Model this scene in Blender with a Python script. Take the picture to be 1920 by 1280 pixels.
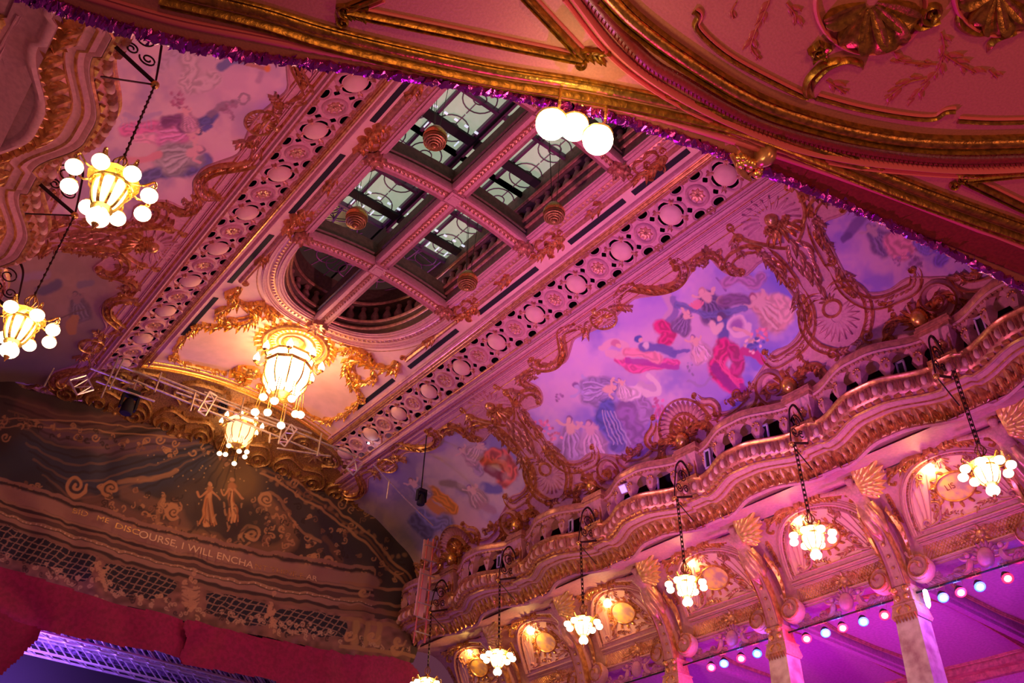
import bpy, math, random
import numpy as np
from mathutils import Vector, Matrix
random.seed(7); rng = np.random.RandomState(7)
PI = math.pi
S = 1.5            # metres per drawing unit: one gallery bay is 2.18 units
CXH = 5.17         # centre line of the hall
scn = bpy.context.scene
for o in list(bpy.data.objects): bpy.data.objects.remove(o)
col = scn.collection
scn.view_settings.view_transform = 'Standard'
scn.view_settings.look = 'None'
scn.view_settings.gamma = 1.0
scn.view_settings.use_curve_mapping = False
scn.view_settings.exposure = 0.0
# ---------------------------------------------------------------- camera
CM = np.array([[0.77441365, -0.63172318, 0.03477522], [-0.40588999, -0.45390415, 0.79323662], [0.48532135, 0.62840818, 0.60791969]])
FPX = 1721.49
cd = bpy.data.cameras.new('camera'); cam = bpy.data.objects.new('camera', cd); col.objects.link(cam)
cd.sensor_width = 36.0; cd.lens = FPX * 36.0 / 1920.0; cd.clip_start = 0.05; cd.clip_end = 200
cam.matrix_world = Matrix(((CM[0][0], CM[1][0], -CM[2][0], 0), (CM[0][1], CM[1][1], -CM[2][1], 0), (CM[0][2], CM[1][2], -CM[2][2], 0), (0, 0, 0, 1)))
scn.camera = cam
# ---------------------------------------------------------------- world
w = bpy.data.worlds.new('world'); scn.world = w; w.use_nodes = True
bg = w.node_tree.nodes['Background']; bg.inputs[0].default_value = (0.62, 0.17, 0.30, 1); bg.inputs[1].default_value = 0.17
# ---------------------------------------------------------------- lights (stage washes from out of view, plus added warm soffit fills)
def area(name, loc, tgt, size, colr, power, spread=160):
    l = bpy.data.lights.new(name, 'AREA'); l.shape = 'DISK'; l.size = size * S; l.color = colr; l.energy = power; l.spread = math.radians(spread)
    o = bpy.data.objects.new(name, l); col.objects.link(o)
    a = Vector(loc) * S; o.location = a
    o.rotation_euler = (Vector(tgt) * S - a).to_track_quat('-Z', 'Y').to_euler(); return o
def spot(name, loc, tgt, ang, colr, power, rad=.1, blend=.6):
    l = bpy.data.lights.new(name, 'SPOT'); l.color = colr; l.energy = power; l.spot_size = math.radians(ang); l.spot_blend = blend; l.shadow_soft_size = rad
    o = bpy.data.objects.new(name, l); col.objects.link(o)
    a = Vector(loc) * S; o.location = a
    o.rotation_euler = (Vector(tgt) * S - a).to_track_quat('-Z', 'Y').to_euler(); return o
def point(name, loc, colr, power, rad=.15):
    l = bpy.data.lights.new(name, 'POINT'); l.color = colr; l.energy = power; l.shadow_soft_size = rad
    o = bpy.data.objects.new(name, l); col.objects.link(o); o.location = Vector(loc) * S; return o
spot('wash_magenta_right', (2.6, 9.5, -1.5), (8.8, 6.6, 9.0), 52, (1.0, 0.23, 0.50), 6600, .5, .9)
spot('wash_violet_painting', (1.5, 3.0, 0.5), (9.2, 7.6, 8.9), 36, (0.40, 0.15, 1.0), 4300, .4, .9)
spot('wash_magenta_ceiling', (7.8, 6.0, -1.5), (4.6, 9.0, 10.0), 58, (1.0, 0.28, 0.40), 4600, .5, .9)
spot('wash_pink_left', (8.5, 7.0, -1.0), (1.2, 8.0, 8.8), 50, (1.0, 0.26, 0.42), 2600, .5, .9)
spot('wash_amber_gallery', (5.0, 6.0, -1.5), (11.4, 9.0, 6.4), 56, (1.0, 0.46, 0.30), 3300, .5, .9)
spot('wash_violet_gallery_near', (6.0, 0.5, 0.0), (11.8, 5.2, 6.0), 40, (0.8, 0.16, 0.9), 2500, .4, .9)
spot('wash_red_scrim', (5.2, 6.0, -2.0), (4.6, 16.5, 6.3), 40, (1.0, 0.22, 0.38), 900, .4, .9)
spot('rim_magenta_soffit', (3.2, 4.6, 1.2), (2.4, 1.0, 3.2), 80, (0.8, 0.02, 0.7), 900, .05, .9)
spot('warm_soffit_fill', (-.6, -1.6, 1.2), (2.4, 1.0, 3.2), 100, (1.0, 0.40, 0.15), 470, .3, .9)  # unseen fill added to warm the soffit
spot('warm_soffit_fill_right', (3.6, -1.6, 0.9), (3.0, 1.0, 3.2), 90, (0.95, 0.30, 0.22), 210, .25, .9)  # second unseen fill, added to lift the round panel's gilding
# ---------------------------------------------------------------- geometry helpers
def ray(px, py):
    v = np.stack([(np.asarray(px, float) - 960) / FPX, -(np.asarray(py, float) - 640) / FPX, np.ones_like(np.asarray(px, float))], -1)
    return v @ CM
def toPix(P):
    c = P @ CM.T
    return np.stack([960 + FPX * c[..., 0] / c[..., 2], 640 - FPX * c[..., 1] / c[..., 2]], -1)
def unit(v):
    return v / np.maximum(np.linalg.norm(v, axis=-1, keepdims=True), 1e-9)
def catmull(P, n=6, closed=False):
    P = np.asarray(P, float)
    if len(P) < 3: 
        t = np.linspace(0, 1, n + 1)[:, None]; return P[0] * (1 - t) + P[-1] * t
    Q = np.vstack([P[-1], P, P[0], P[1]]) if closed else np.vstack([2 * P[0] - P[1], P, 2 * P[-1] - P[-2]])
    out = []
    for i in range(1, len(Q) - 2):
        p0, p1, p2, p3 = Q[i - 1], Q[i], Q[i + 1], Q[i + 2]
        for k in range(n):
            t = k / n
            out.append(.5 * ((2 * p1) + (-p0 + p2) * t + (2 * p0 - 5 * p1 + 4 * p2 - p3) * t * t + (-p0 + 3 * p1 - 3 * p2 + p3) * t ** 3))
    if not closed: out.append(P[-1])
    return np.array(out)
class Surf:            # a surface that runs straight along y with a given x,z section
    def __init__(s, X, Z, room=(CXH, 4.0)):
        s.X = np.asarray(X, float); s.Z = np.asarray(Z, float); s.k = s.X / s.Z
        s.L = np.concatenate([[0], np.cumsum(np.hypot(np.diff(s.X), np.diff(s.Z)))])
        dx, dz = np.gradient(s.X, s.L), np.gradient(s.Z, s.L)
        nx, nz = dz, -dx
        sg = np.sign(nx * (room[0] - s.X) + nz * (room[1] - s.Z)); sg = np.where(sg == 0, 1, sg); s.nx = nx * sg; s.nz = nz * sg
    def at(s, q):
        q = np.asarray(q, float); u, y = q[..., 0], q[..., 1]
        P = np.stack([np.interp(u, s.L, s.X), y, np.interp(u, s.L, s.Z)], -1)
        N = unit(np.stack([np.interp(u, s.L, s.nx), y * 0, np.interp(u, s.L, s.nz)], -1)); return P, N
    def pix(s, pts):
        pts = np.asarray(pts, float); r = ray(pts[..., 0], pts[..., 1]); k = r[..., 0] / r[..., 2]
        if s.k[-1] > s.k[0]: u = np.interp(k, s.k, s.L)
        else: u = np.interp(-k, -s.k, s.L)
        return np.stack([u, r[..., 1] / r[..., 2] * np.interp(u, s.L, s.Z)], -1)
class PlaneY:          # an upright surface facing the hall, param (x, z)
    def __init__(s, y0, f=None): s.y0 = y0
    def at(s, q):
        q = np.asarray(q, float); P = np.stack([q[..., 0], q[..., 0] * 0 + s.y0, q[..., 1]], -1)
        return P, np.broadcast_to(np.array([0., -1, 0]), P.shape)
    def pix(s, pts):
        pts = np.asarray(pts, float); r = ray(pts[..., 0], pts[..., 1]); return np.stack([r[..., 0] / r[..., 1] * s.y0, r[..., 2] / r[..., 1] * s.y0], -1)
ROUND = np.array([(-1, -.3), (-.8, .55), (0, 1), (.8, .55), (1, -.3)])
BAND = np.array([(-1, -.3), (-1, .5), (-.85, .9), (-.68, .5), (-.45, .25), (-.1, .32), (.1, .32), (.45, .25), (.68, .5), (.85, .9), (1, .5), (1, -.3)])
STEP = np.array([(-1, -.3), (-1, .35), (-.62, .45), (-.55, .95), (-.1, .95), (0, .55), (.25, .5), (.5, .7), (.7, .5), (.75, .3), (1, .25), (1, -.3)])
FULL8 = np.array([(math.cos(a), math.sin(a)) for a in np.linspace(0, 2 * PI, 9)[:-1]])
FULL5 = np.array([(math.cos(a), math.sin(a)) for a in np.linspace(0, 2 * PI, 6)[:-1]])
class MB:
    def __init__(s): s.v = []; s.q = []; s.t = []; s.n = 0; s.c = []
    def add(s, V, Q=None, T=None):
        V = np.asarray(V, float).reshape(-1, 3)
        if Q is not None and len(Q): s.q.append(np.asarray(Q, int).reshape(-1, 4) + s.n)
        if T is not None and len(T): s.t.append(np.asarray(T, int).reshape(-1, 3) + s.n)
        s.v.append(V); s.n += len(V); return s
    def sweep(s, P, N, prof, wid, hei, closed=False, lift=0.0, caps=True, fan=True):
        P = np.asarray(P, float); n = len(P); N = np.broadcast_to(np.asarray(N, float), P.shape)
        T = unit((np.roll(P, -1, 0) - np.roll(P, 1, 0)) if closed else np.gradient(P, axis=0))
        B = unit(np.cross(N, T)); N2 = unit(np.cross(T, B)); m = len(prof)
        wid = np.broadcast_to(np.asarray(wid, float), (n,))[:, None, None]; hei = np.broadcast_to(np.asarray(hei, float), (n,))[:, None, None]
        V = P[:, None] + B[:, None] * prof[None, :, :1] * wid + N2[:, None] * (prof[None, :, 1:] * hei + lift)
        i = np.arange(n if closed else n - 1)[:, None]; j = np.arange(m)[None]; i2 = (i + 1) % n; j2 = (j + 1) % m
        Q = np.stack([i * m + j, i * m + j2, i2 * m + j2, i2 * m + j], -1).reshape(-1, 4)
        T_ = []
        if caps and not closed:
            c = len(V.reshape(-1, 3)); VV = np.vstack([V.reshape(-1, 3), V[0].mean(0), V[-1].mean(0)])
            for k in range(m): T_.append((c, (k + 1) % m, k)); T_.append((c + 1, (n - 1) * m + k, (n - 1) * m + (k + 1) % m))
            return s.add(VV, Q, T_)
        return s.add(V.reshape(-1, 3), Q)
    def tube(s, pts, r, closed=False, prof=FULL5, smooth=0):
        P = np.asarray(pts, float)
        if smooth: P = catmull(P, smooth, closed)
        if np.ndim(r) and len(r) != len(P): r = np.interp(np.linspace(0, 1, len(P)), np.linspace(0, 1, len(r)), r)
        d = P[-1] - P[0]; ref = np.array([0, 0, 1.]) if np.linalg.norm(np.cross(d, (0, 0, 1))) > .3 * np.linalg.norm(d) + 1e-6 else np.array([1., 0.13, 0])
        if closed:
            nn = np.cross(P[len(P) // 3] - P[0], P[2 * len(P) // 3] - P[0]); ref = nn / max(np.linalg.norm(nn), 1e-9)
        return s.sweep(P, ref, prof, r, r, closed)
    def box(s, c, size, ax=None):
        c = np.asarray(c, float); h = np.asarray(size, float) / 2; A = np.eye(3) if ax is None else np.asarray(ax, float)
        K = np.array([(x, y, z) for x in (-1, 1) for y in (-1, 1) for z in (-1, 1)]) * h
        return s.add(c + K @ A, [(0, 1, 3, 2), (4, 6, 7, 5), (0, 4, 5, 1), (2, 3, 7, 6), (0, 2, 6, 4), (1, 5, 7, 3)])
    def bar(s, a, b, w_, h_=None, up=(0, 0, 1)):
        a = np.asarray(a, float); b = np.asarray(b, float); d = b - a; L = np.linalg.norm(d); d = d / L
        x = np.cross(d, up); x = np.array([1., 0, 0]) if np.linalg.norm(x) < 1e-3 else unit(x); z = np.cross(x, d)
        return s.box((a + b) / 2, (w_, L, h_ or w_), np.array([x, d, z]))
    def lathe(s, prof, c, n=12, axis=None, sq=(1, 1), a0=0):
        prof = np.asarray(prof, float); a = np.linspace(0, 2 * PI, n + 1)[:-1] + a0; m = len(prof)
        R = np.stack([np.outer(prof[:, 0], np.cos(a)) * sq[0], np.outer(prof[:, 0], np.sin(a)) * sq[1], np.repeat(prof[:, 1][:, None], n, 1)], -1)
        if axis is not None:
            A = np.asarray(axis, float); R = R @ A
        i = np.arange(m - 1)[:, None]; j = np.arange(n)[None]; j2 = (j + 1) % n
        return s.add(R.reshape(-1, 3) + np.asarray(c, float), np.stack([i * n + j, i * n + j2, (i + 1) * n + j2, (i + 1) * n + j], -1).reshape(-1, 4))
    def sphere(s, c, r, n=10, m=6, sc=(1, 1, 1), axis=None):
        t = np.linspace(0, PI, m + 1); p = np.stack([np.sin(t) * r + 1e-5, -np.cos(t) * r], -1); k = len(s.v); s.lathe(p, (0, 0, 0), n, sq=(sc[0], sc[1]))
        V = s.v[-1]; V[:, 2] *= sc[2]
        if axis is not None: V = V @ np.asarray(axis, float)
        s.v[-1] = V + np.asarray(c, float); return s
    def grid(s, V, closed_u=False):
        V = np.asarray(V, float); a, b = V.shape[:2]; i = np.arange(a if closed_u else a - 1)[:, None]; j = np.arange(b - 1)[None]; i2 = (i + 1) % a
        return s.add(V.reshape(-1, 3), np.stack([i * b + j, i * b + j + 1, i2 * b + j + 1, i2 * b + j], -1).reshape(-1, 4))
    def build(s, name, mat, parent=None, colr=None, sharp=1.0, org=None):
        if not s.v: return None
        V = np.vstack(s.v) * S
        if parent is not None: o0 = np.array(wloc(parent))
        elif org is not None: o0 = np.asarray(org, float) * S
        else: o0 = (V.min(0) + V.max(0)) / 2; o0[2] = V[:, 2].min()
        V = V - o0
        Q = np.vstack(s.q) if s.q else np.zeros((0, 4), int); T = np.vstack(s.t) if s.t else np.zeros((0, 3), int)
        me = bpy.data.meshes.new(name); me.vertices.add(len(V)); me.vertices.foreach_set('co', V.ravel())
        me.loops.add(len(Q) * 4 + len(T) * 3); me.loops.foreach_set('vertex_index', np.concatenate([Q.ravel(), T.ravel()]))
        me.polygons.add(len(Q) + len(T))
        me.polygons.foreach_set('loop_start', np.concatenate([np.arange(len(Q)) * 4, len(Q) * 4 + np.arange(len(T)) * 3]))
        me.update(calc_edges=True); me.validate()
        me.shade_smooth()
        try: me.set_sharp_from_angle(angle=sharp)
        except Exception: pass
        me.materials.append(mat)
        if colr is not None:
            a = me.color_attributes.new('col', 'FLOAT_COLOR', 'POINT'); cc = np.ones((len(V), 4)); cc[:, :3] = colr; a.data.foreach_set('color', cc.ravel())
        ob = bpy.data.objects.new(name, me); col.objects.link(ob)
        if parent is not None: ob.parent = parent
        else: ob.location = o0
        return ob
def wloc(o):
    v = Vector(o.location)
    while o.parent: o = o.parent; v = v + Vector(o.location)
    return tuple(v)
def tag(o, label=None, cat=None, group=None, kind=None):
    if label: o['label'] = label
    if cat: o['category'] = cat
    if group: o['group'] = group
    if kind: o['kind'] = kind
    return o
def thing(name, loc, label, cat, group=None):
    o = bpy.data.objects.new(name, None); o.empty_display_size = .2; col.objects.link(o); o.location = Vector(loc) * S
    return tag(o, label, cat, group)
def struct(ob): ob['kind'] = 'structure'; return ob
def copy_tree(o, loc=None, label=None, parent=None, rz=None):
    c = o.copy(); col.objects.link(c); c.parent = parent
    if loc is not None: c.location = Vector(loc) * S
    if label: c['label'] = label
    if rz is not None: c.rotation_euler = (0, 0, rz)
    for ch in list(o.children): copy_tree(ch, None, None, c)
    return c
ORD = ['first', 'second', 'third', 'fourth', 'fifth', 'sixth', 'seventh', 'eighth', 'ninth', 'tenth', 'eleventh', 'twelfth', 'thirteenth', 'fourteenth', 'fifteenth', 'sixteenth', 'seventeenth', 'eighteenth', 'nineteenth', 'twentieth']
# ---------------------------------------------------------------- materials
def mat(name, c, rough=.6, metal=0., emit=None, es=0., bump=0., scale=8., var=0., trans=0., attr=False, spec=.5, c2=None):
    m = bpy.data.materials.new(name); m.use_nodes = True; nt = m.node_tree; b = nt.nodes['Principled BSDF']
    b.inputs['Roughness'].default_value = rough; b.inputs['Metallic'].default_value = metal; b.inputs['Specular IOR Level'].default_value = spec
    b.inputs['Base Color'].default_value = (*c, 1)
    if trans: b.inputs['Transmission Weight'].default_value = trans
    if emit: b.inputs['Emission Color'].default_value = (*emit, 1); b.inputs['Emission Strength'].default_value = es
    if bump or var:
        tc = nt.nodes.new('ShaderNodeTexCoord'); nz = nt.nodes.new('ShaderNodeTexNoise'); nz.inputs['Scale'].default_value = scale; nz.inputs['Detail'].default_value = 6
        nt.links.new(tc.outputs['Object'], nz.inputs['Vector'])
    src = None
    if attr:
        at = nt.nodes.new('ShaderNodeAttribute'); at.attribute_name = 'col'; src = at.outputs['Color']; nt.links.new(src, b.inputs['Base Color'])
    if var:
        mx = nt.nodes.new('ShaderNodeMix'); mx.data_type = 'RGBA'; d = c2 or tuple(max(0, x * (1 - var)) for x in c)
        mx.inputs[6].default_value = (*c, 1); mx.inputs[7].default_value = (*d, 1)
        rp = nt.nodes.new('ShaderNodeValToRGB'); rp.color_ramp.elements[0].position = .38; rp.color_ramp.elements[1].position = .62
        nt.links.new(nz.outputs['Fac'], rp.inputs['Fac']); nt.links.new(rp.outputs['Color'], mx.inputs[0])
        if attr: nt.links.new(src, mx.inputs[6]); mx.inputs[7].default_value = (.35, .28, .3, 1); rp.color_ramp.elements[1].color = (var, var, var, 1)
        nt.links.new(mx.outputs[2], b.inputs['Base Color'])
    if bump:
        bp = nt.nodes.new('ShaderNodeBump'); bp.inputs['Strength'].default_value = bump; bp.inputs['Distance'].default_value = .02
        nt.links.new(nz.outputs['Fac'], bp.inputs['Height']); nt.links.new(bp.outputs['Normal'], b.inputs['Normal'])
    return m
M = dict(
    plaster=mat('pink_plaster', (.60, .28, .34), .62, bump=.12, scale=14, var=.16),
    ceil=mat('cream_plaster', (.76, .45, .42), .7, bump=.08, scale=2.5, var=.12),
    stone=mat('rose_stone', (.60, .27, .28), .6, bump=.2, scale=20, var=.25),
    gold=mat('gilding', (.78, .43, .17), .30, .6, bump=.2, scale=10, var=.35, c2=(.48, .21, .09)),
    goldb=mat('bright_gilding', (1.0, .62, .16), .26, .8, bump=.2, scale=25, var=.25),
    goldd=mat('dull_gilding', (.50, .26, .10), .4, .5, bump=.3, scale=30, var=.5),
    rose=mat('rose_gilding', (.66, .31, .22), .34, .40, bump=.2, scale=10, var=.35),
    brown=mat('brown_shaft', (.20, .12, .09), .6, bump=.2, scale=12, var=.3),
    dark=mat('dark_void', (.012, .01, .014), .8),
    black=mat('black_metal', (.018, .016, .024), .75, 0, spec=.2),
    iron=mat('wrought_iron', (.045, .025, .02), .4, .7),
    steel=mat('scaffold_steel', (.60, .52, .50), .4, .5, var=.3, scale=12),
    alu=mat('aluminium_truss', (.75, .72, .80), .3, .8),
    glass_glow=mat('lit_globe_glass', (1, .95, .85), .2, emit=(1.0, .80, .48), es=9.0),
    glass_hot=mat('lit_lantern_glass', (1, .93, .8), .2, emit=(1.0, .74, .40), es=7.0),
    glass_dim=mat('dim_lantern_glass', (1, .85, .7), .3, emit=(1.0, .60, .32), es=1.3),
    sky=mat('skylight_glass', (.45, .55, .45), .25, emit=(.66, .80, .56), es=.42, var=.6, scale=.5, c2=(.12, .12, .07)),
    skydk=mat('unlit_skylight_glass', (.07, .05, .045), .25, emit=(.3, .2, .16), es=.05),
    sprig=mat('painted_sprig', (.42, .085, .05), .45),
    goldw=mat('yellow_gilding', (.95, .60, .20), .32, .45, bump=.15, scale=12, var=.2),
    mural=mat('mural_ground', (.85, .50, .16), .6, var=.5, scale=5, c2=(.45, .24, .28)),
    passage=mat('passage_shade', (.10, .05, .07), .8),  # dark base colour stands in for the shade of the deep walkway
    barv=mat('violet_steel_bars', (.16, .06, .16), .5, .3),
    tracery=mat('tracery_lead', (.30, .22, .30), .5, .3),
    violet=mat('violet_tracery', (.55, .20, .60), .5, .2),
    white=mat('daylit_white_glow', (.85, .82, .85), .5, emit=(.7, .85, 1.0), es=.8),  # emission stands in for daylight on the lattice
    paint=mat('painted_plaster', (.6, .5, .7), .75, attr=True, bump=.05, scale=30),
    scrim=mat('printed_scrim', (.3, .2, .2), .9, attr=True, bump=.1, scale=40),
    soffit=mat('maroon_soffit', (.50, .18, .11), .55, bump=.12, scale=60, var=.12),
    maroon=mat('maroon_fascia', (.22, .022, .018), .4, bump=.15, scale=40, var=.25),
    sgold=mat('antique_gilding', (.44, .24, .035), .33, .75, bump=.3, scale=25, var=.5),
    pinkstrip=mat('rose_painted_strip', (.66, .14, .15), .45),
    foil=mat('violet_foil', (.48, .06, .55), .17, .9, bump=.7, scale=14),
    red=mat('crimson_velvet', (.32, .001, .10), .75, bump=.15, scale=10, var=.3),
    goldlet=mat('gilt_lettering', (.62, .42, .28), .5),
    redled=mat('red_lamp', (1, .1, .1), .3, emit=(1.0, .0, .02), es=3.2),
    blueled=mat('blue_lamp', (.1, .2, 1), .3, emit=(.03, .08, 1.0), es=4),
    redcore=mat('red_lamp_core', (1, .8, .8), .3, emit=(1.0, .42, .36), es=6),
    bluecore=mat('blue_lamp_core', (.8, .9, 1), .3, emit=(.40, .60, 1.0), es=6),
    whiteled=mat('white_lamp', (1, 1, 1), .3, emit=(.8, .85, 1.0), es=8),
    lilac=mat('lilac_plaster', (.52, .17, .46), .6, bump=.15, scale=14, var=.2),
    column=mat('column_marble', (.72, .55, .62), .4, bump=.1, scale=3, var=.5, c2=(.40, .20, .28)),
    drum=mat('bronze_drum', (.42, .26, .08), .38, .6),
    grey=mat('speaker_grey', (.30, .28, .34), .5),
    frame=mat('lilac_window_frame', (.62, .50, .85), .5),
)
# ---------------------------------------------------------------- ornament helpers working in surface coordinates
def tr(surf, pts, n=5, closed=False): return surf.pix(catmull(pts, n, closed))
def mould(mb, surf, q, w_, h_, prof=ROUND, closed=False, off=0., lift=0., taper=False):
    q = np.asarray(q, float)
    if off:
        d = unit((np.roll(q, -1, 0) - np.roll(q, 1, 0)) if closed else np.gradient(q, axis=0)); q = q + np.stack([-d[:, 1], d[:, 0]], -1) * off
    P, N = surf.at(q)
    if taper:
        f = np.clip(np.minimum(np.linspace(0, 1, len(q)), np.linspace(1, 0, len(q))) * 5, .15, 1); w_ = w_ * f; h_ = h_ * f
    mb.sweep(P, N, prof, w_, h_, closed, lift)
def spiral(c, r0, a0, turns, r1=.12, n=None, sgn=1):
    n = n or int(14 * turns) + 4; t = np.linspace(0, 1, n); a = a0 + sgn * 2 * PI * turns * t; r = r0 * (1 - t * (1 - r1))
    return np.stack([c[0] + r * np.cos(a), c[1] + r * np.sin(a)], -1)
def leaf(mb, surf, p, d, L, W, H=.5, curl=.35, side=0.):
    t = np.linspace(0, 1, 5); d = np.asarray(d, float); d = d / max(np.hypot(*d), 1e-9); nrm = np.array([-d[1], d[0]])
    bend = side * L * t ** 2
    c = np.asarray(p)[None] + d[None] * (L * t)[:, None] + nrm[None] * bend[:, None]
    wv = W * np.array([.5, 1.0, .9, .55, .06]); hh = H * W * np.array([.5, 1.0, 1.15, 1.3, 1.6]) * (1 + curl * t)
    V = []
    for k, (s_, hz) in enumerate(((-1, .0), (-.45, .75), (0, .55), (.45, .75), (1, .0))):
        P, N = surf.at(c + nrm[None] * (s_ * wv)[:, None]); V.append(P + N * (hh * hz)[:, None])
    mb.grid(np.stack(V, 1))
def leafrow(mb, surf, q, L, W, gap, sides=(1, -1), lean=.9, jit=.3, H=.6):
    q = np.asarray(q, float); seg = np.hypot(*np.diff(q, axis=0).T); c = np.concatenate([[0], np.cumsum(seg)]); n = max(1, int(c[-1] / gap))
    for i in range(n):
        s_ = (i + .5) / n * c[-1]; p = np.array([np.interp(s_, c, q[:, 0]), np.interp(s_, c, q[:, 1])])
        p2 = np.array([np.interp(s_ + .01, c, q[:, 0]), np.interp(s_ + .01, c, q[:, 1])]); d = p2 - p
        if np.hypot(*d) < 1e-9: continue
        a = math.atan2(d[1], d[0])
        for sd in sides:
            aa = a + sd * lean * (1 + jit * (rng.rand() - .5)); k = 1 + jit * (rng.rand() - .5)
            leaf(mb, surf, p, (math.cos(aa), math.sin(aa)), L * k, W * k, H, side=-sd * .3)
def bead(mb, surf, q, r, h=.8, n=6):
    q = np.atleast_2d(q); P, N = surf.at(q)
    for p, nn in zip(P, N):
        x = unit(np.cross(nn, (0.3, 1, .1))); y = np.cross(nn, x)
        mb.lathe([(r, -.02 * r), (r * .92, r * .45 * h), (r * .55, r * .85 * h), (.001, r * h)], p, n, np.array([x, y, nn]))
def lobe(mb, surf, p, d, L, W, H=.4):
    t = np.linspace(0, 1, 8); d = np.asarray(d, float) / np.hypot(*d); nrm = np.array([-d[1], d[0]]); wv = W * np.array([.30, .5, .70, .86, .97, 1.0, .86, .45]); hh = H * W * np.array([.2, .45, .7, .9, 1.1, 1.3, 1.25, .55]); c = np.asarray(p)[None] + d[None] * (L * t)[:, None]; V = []
    for s_, hz in ((-1, .0), (-.9, .8), (-.6, .75), (-.3, .50), (0, .42), (.3, .50), (.6, .75), (.9, .8), (1, .0)):
        P, N = surf.at(c + nrm[None] * (s_ * wv)[:, None]); V.append(P + N * (hh * hz)[:, None])
    mb.grid(np.stack(V, 1))
def rosette(mb, surf, c, r, n=8, H=.5, a0=0.):
    for i in range(n):
        a = a0 + 2 * PI * i / n; leaf(mb, surf, (c[0] + .18 * r * math.cos(a), c[1] + .18 * r * math.sin(a)), (math.cos(a), math.sin(a)), .8 * r, .36 * r * 8 / n, H, curl=.1)
    bead(mb, surf, c, r * .26, 1.2, 8)
def shell(mb, surf, c, r0, r1, a0, a1, n=11, W=None, H=.8):
    for a in np.linspace(a0, a1, n):
        d = (math.cos(a), math.sin(a)); leaf(mb, surf, (c[0] + r0 * d[0], c[1] + r0 * d[1]), d, r1 - r0, W or (r1 * abs(a1 - a0) / n * .42), H, curl=.2)
def resamp(q, gap):
    q = np.asarray(q, float); c = np.concatenate([[0], np.cumsum(np.hypot(*np.diff(q, axis=0).T))]); n = max(2, int(c[-1] / gap)); s_ = np.linspace(0, c[-1], n)
    return np.stack([np.interp(s_, c, q[:, 0]), np.interp(s_, c, q[:, 1])], -1)
def inpoly(P, poly):
    x, y = P[..., 0], P[..., 1]; r = np.zeros(x.shape, bool); n = len(poly)
    for i in range(n):
        x1, y1 = poly[i]; x2, y2 = poly[(i + 1) % n]
        if y1 == y2: continue
        c = ((y1 > y) != (y2 > y)) & (x < (x2 - x1) * (y - y1) / (y2 - y1) + x1); r ^= c
    return r
def segd(P, pts):                 # distance from each picture point to a stroke, and how far along it
    best = np.full(P.shape[:-1], 1e9); tt = np.zeros(P.shape[:-1]); n = len(pts) - 1
    for i in range(max(n, 0)):
        a, b = np.array(pts[i], float), np.array(pts[i + 1], float); d = b - a; L = max((d ** 2).sum(), 1e-9)
        t = np.clip(((P - a) @ d) / L, 0, 1); e = np.linalg.norm(P - (a + t[..., None] * d), axis=-1); m_ = e < best; best = np.where(m_, e, best); tt = np.where(m_, (i + t) / n, tt)
    if n <= 0: best = np.linalg.norm(P - np.array(pts[0], float), axis=-1)
    return best, tt
def brush(C, P, pts, r, colr, soft=.35, op=1.0, taper=False, fold=0.):
    pts = catmull(pts, 4) if len(pts) > 2 else pts
    soft = soft * .62; lo = np.min(pts, 0) - r * 1.6; hi = np.max(pts, 0) + r * 1.6
    idx = np.nonzero(((P >= lo) & (P <= hi)).all(-1))[0]
    if not len(idx): return
    d, t = segd(P[idx], pts); rr = r * ((1 - .75 * t) if taper else 1)
    a = np.clip((rr * (1 + soft) - d) / (rr * 2 * soft + 1e-6), 0, 1) * op; c = np.array(colr, float)[None]
    if fold: c = c * (1 + fold * np.sin(d / r * 6 + 9 * hashn(P[idx], 11, 7) + t * 7))[:, None]
    C[idx] = C[idx] * (1 - a[:, None]) + c * a[:, None]
def hashn(P, s_, seed=0):          # smooth value noise on picture points
    r_ = np.random.RandomState(seed); G = r_.rand(64, 64); x = P[..., 0] / s_; y = P[..., 1] / s_
    xi, yi = np.floor(x).astype(int), np.floor(y).astype(int); fx, fy = x - xi, y - yi; fx = fx * fx * (3 - 2 * fx); fy = fy * fy * (3 - 2 * fy)
    g = lambda a, b: G[a % 64, b % 64]
    return (g(xi, yi) * (1 - fx) + g(xi + 1, yi) * fx) * (1 - fy) + (g(xi, yi + 1) * (1 - fx) + g(xi + 1, yi + 1) * fx) * fy
def patch(surf, poly, step, lift=.01):   # fine grid on a surface, kept inside a traced outline
    q = surf.pix(catmull(poly, 3, True)); lo, hi = q.min(0), q.max(0)
    nu, nv = int((hi[0] - lo[0]) / step) + 2, int((hi[1] - lo[1]) / step) + 2
    U, V = np.meshgrid(np.linspace(lo[0], hi[0], nu), np.linspace(lo[1], hi[1], nv), indexing='ij'); G = np.stack([U, V], -1); P, N = surf.at(G); P = P + N * lift
    ins = inpoly(G, q); k = ins[:-1, :-1] | ins[1:, :-1] | ins[:-1, 1:] | ins[1:, 1:]
    i, j = np.nonzero(k); Q = np.stack([i * nv + j, i * nv + j + 1, (i + 1) * nv + j + 1, (i + 1) * nv + j], -1)
    used = np.unique(Q); mp = np.full(nu * nv, -1); mp[used] = np.arange(len(used)); mb = MB(); Vv = P.reshape(-1, 3)[used]; mb.add(Vv, mp[Q]); return mb, toPix(Vv)
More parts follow.
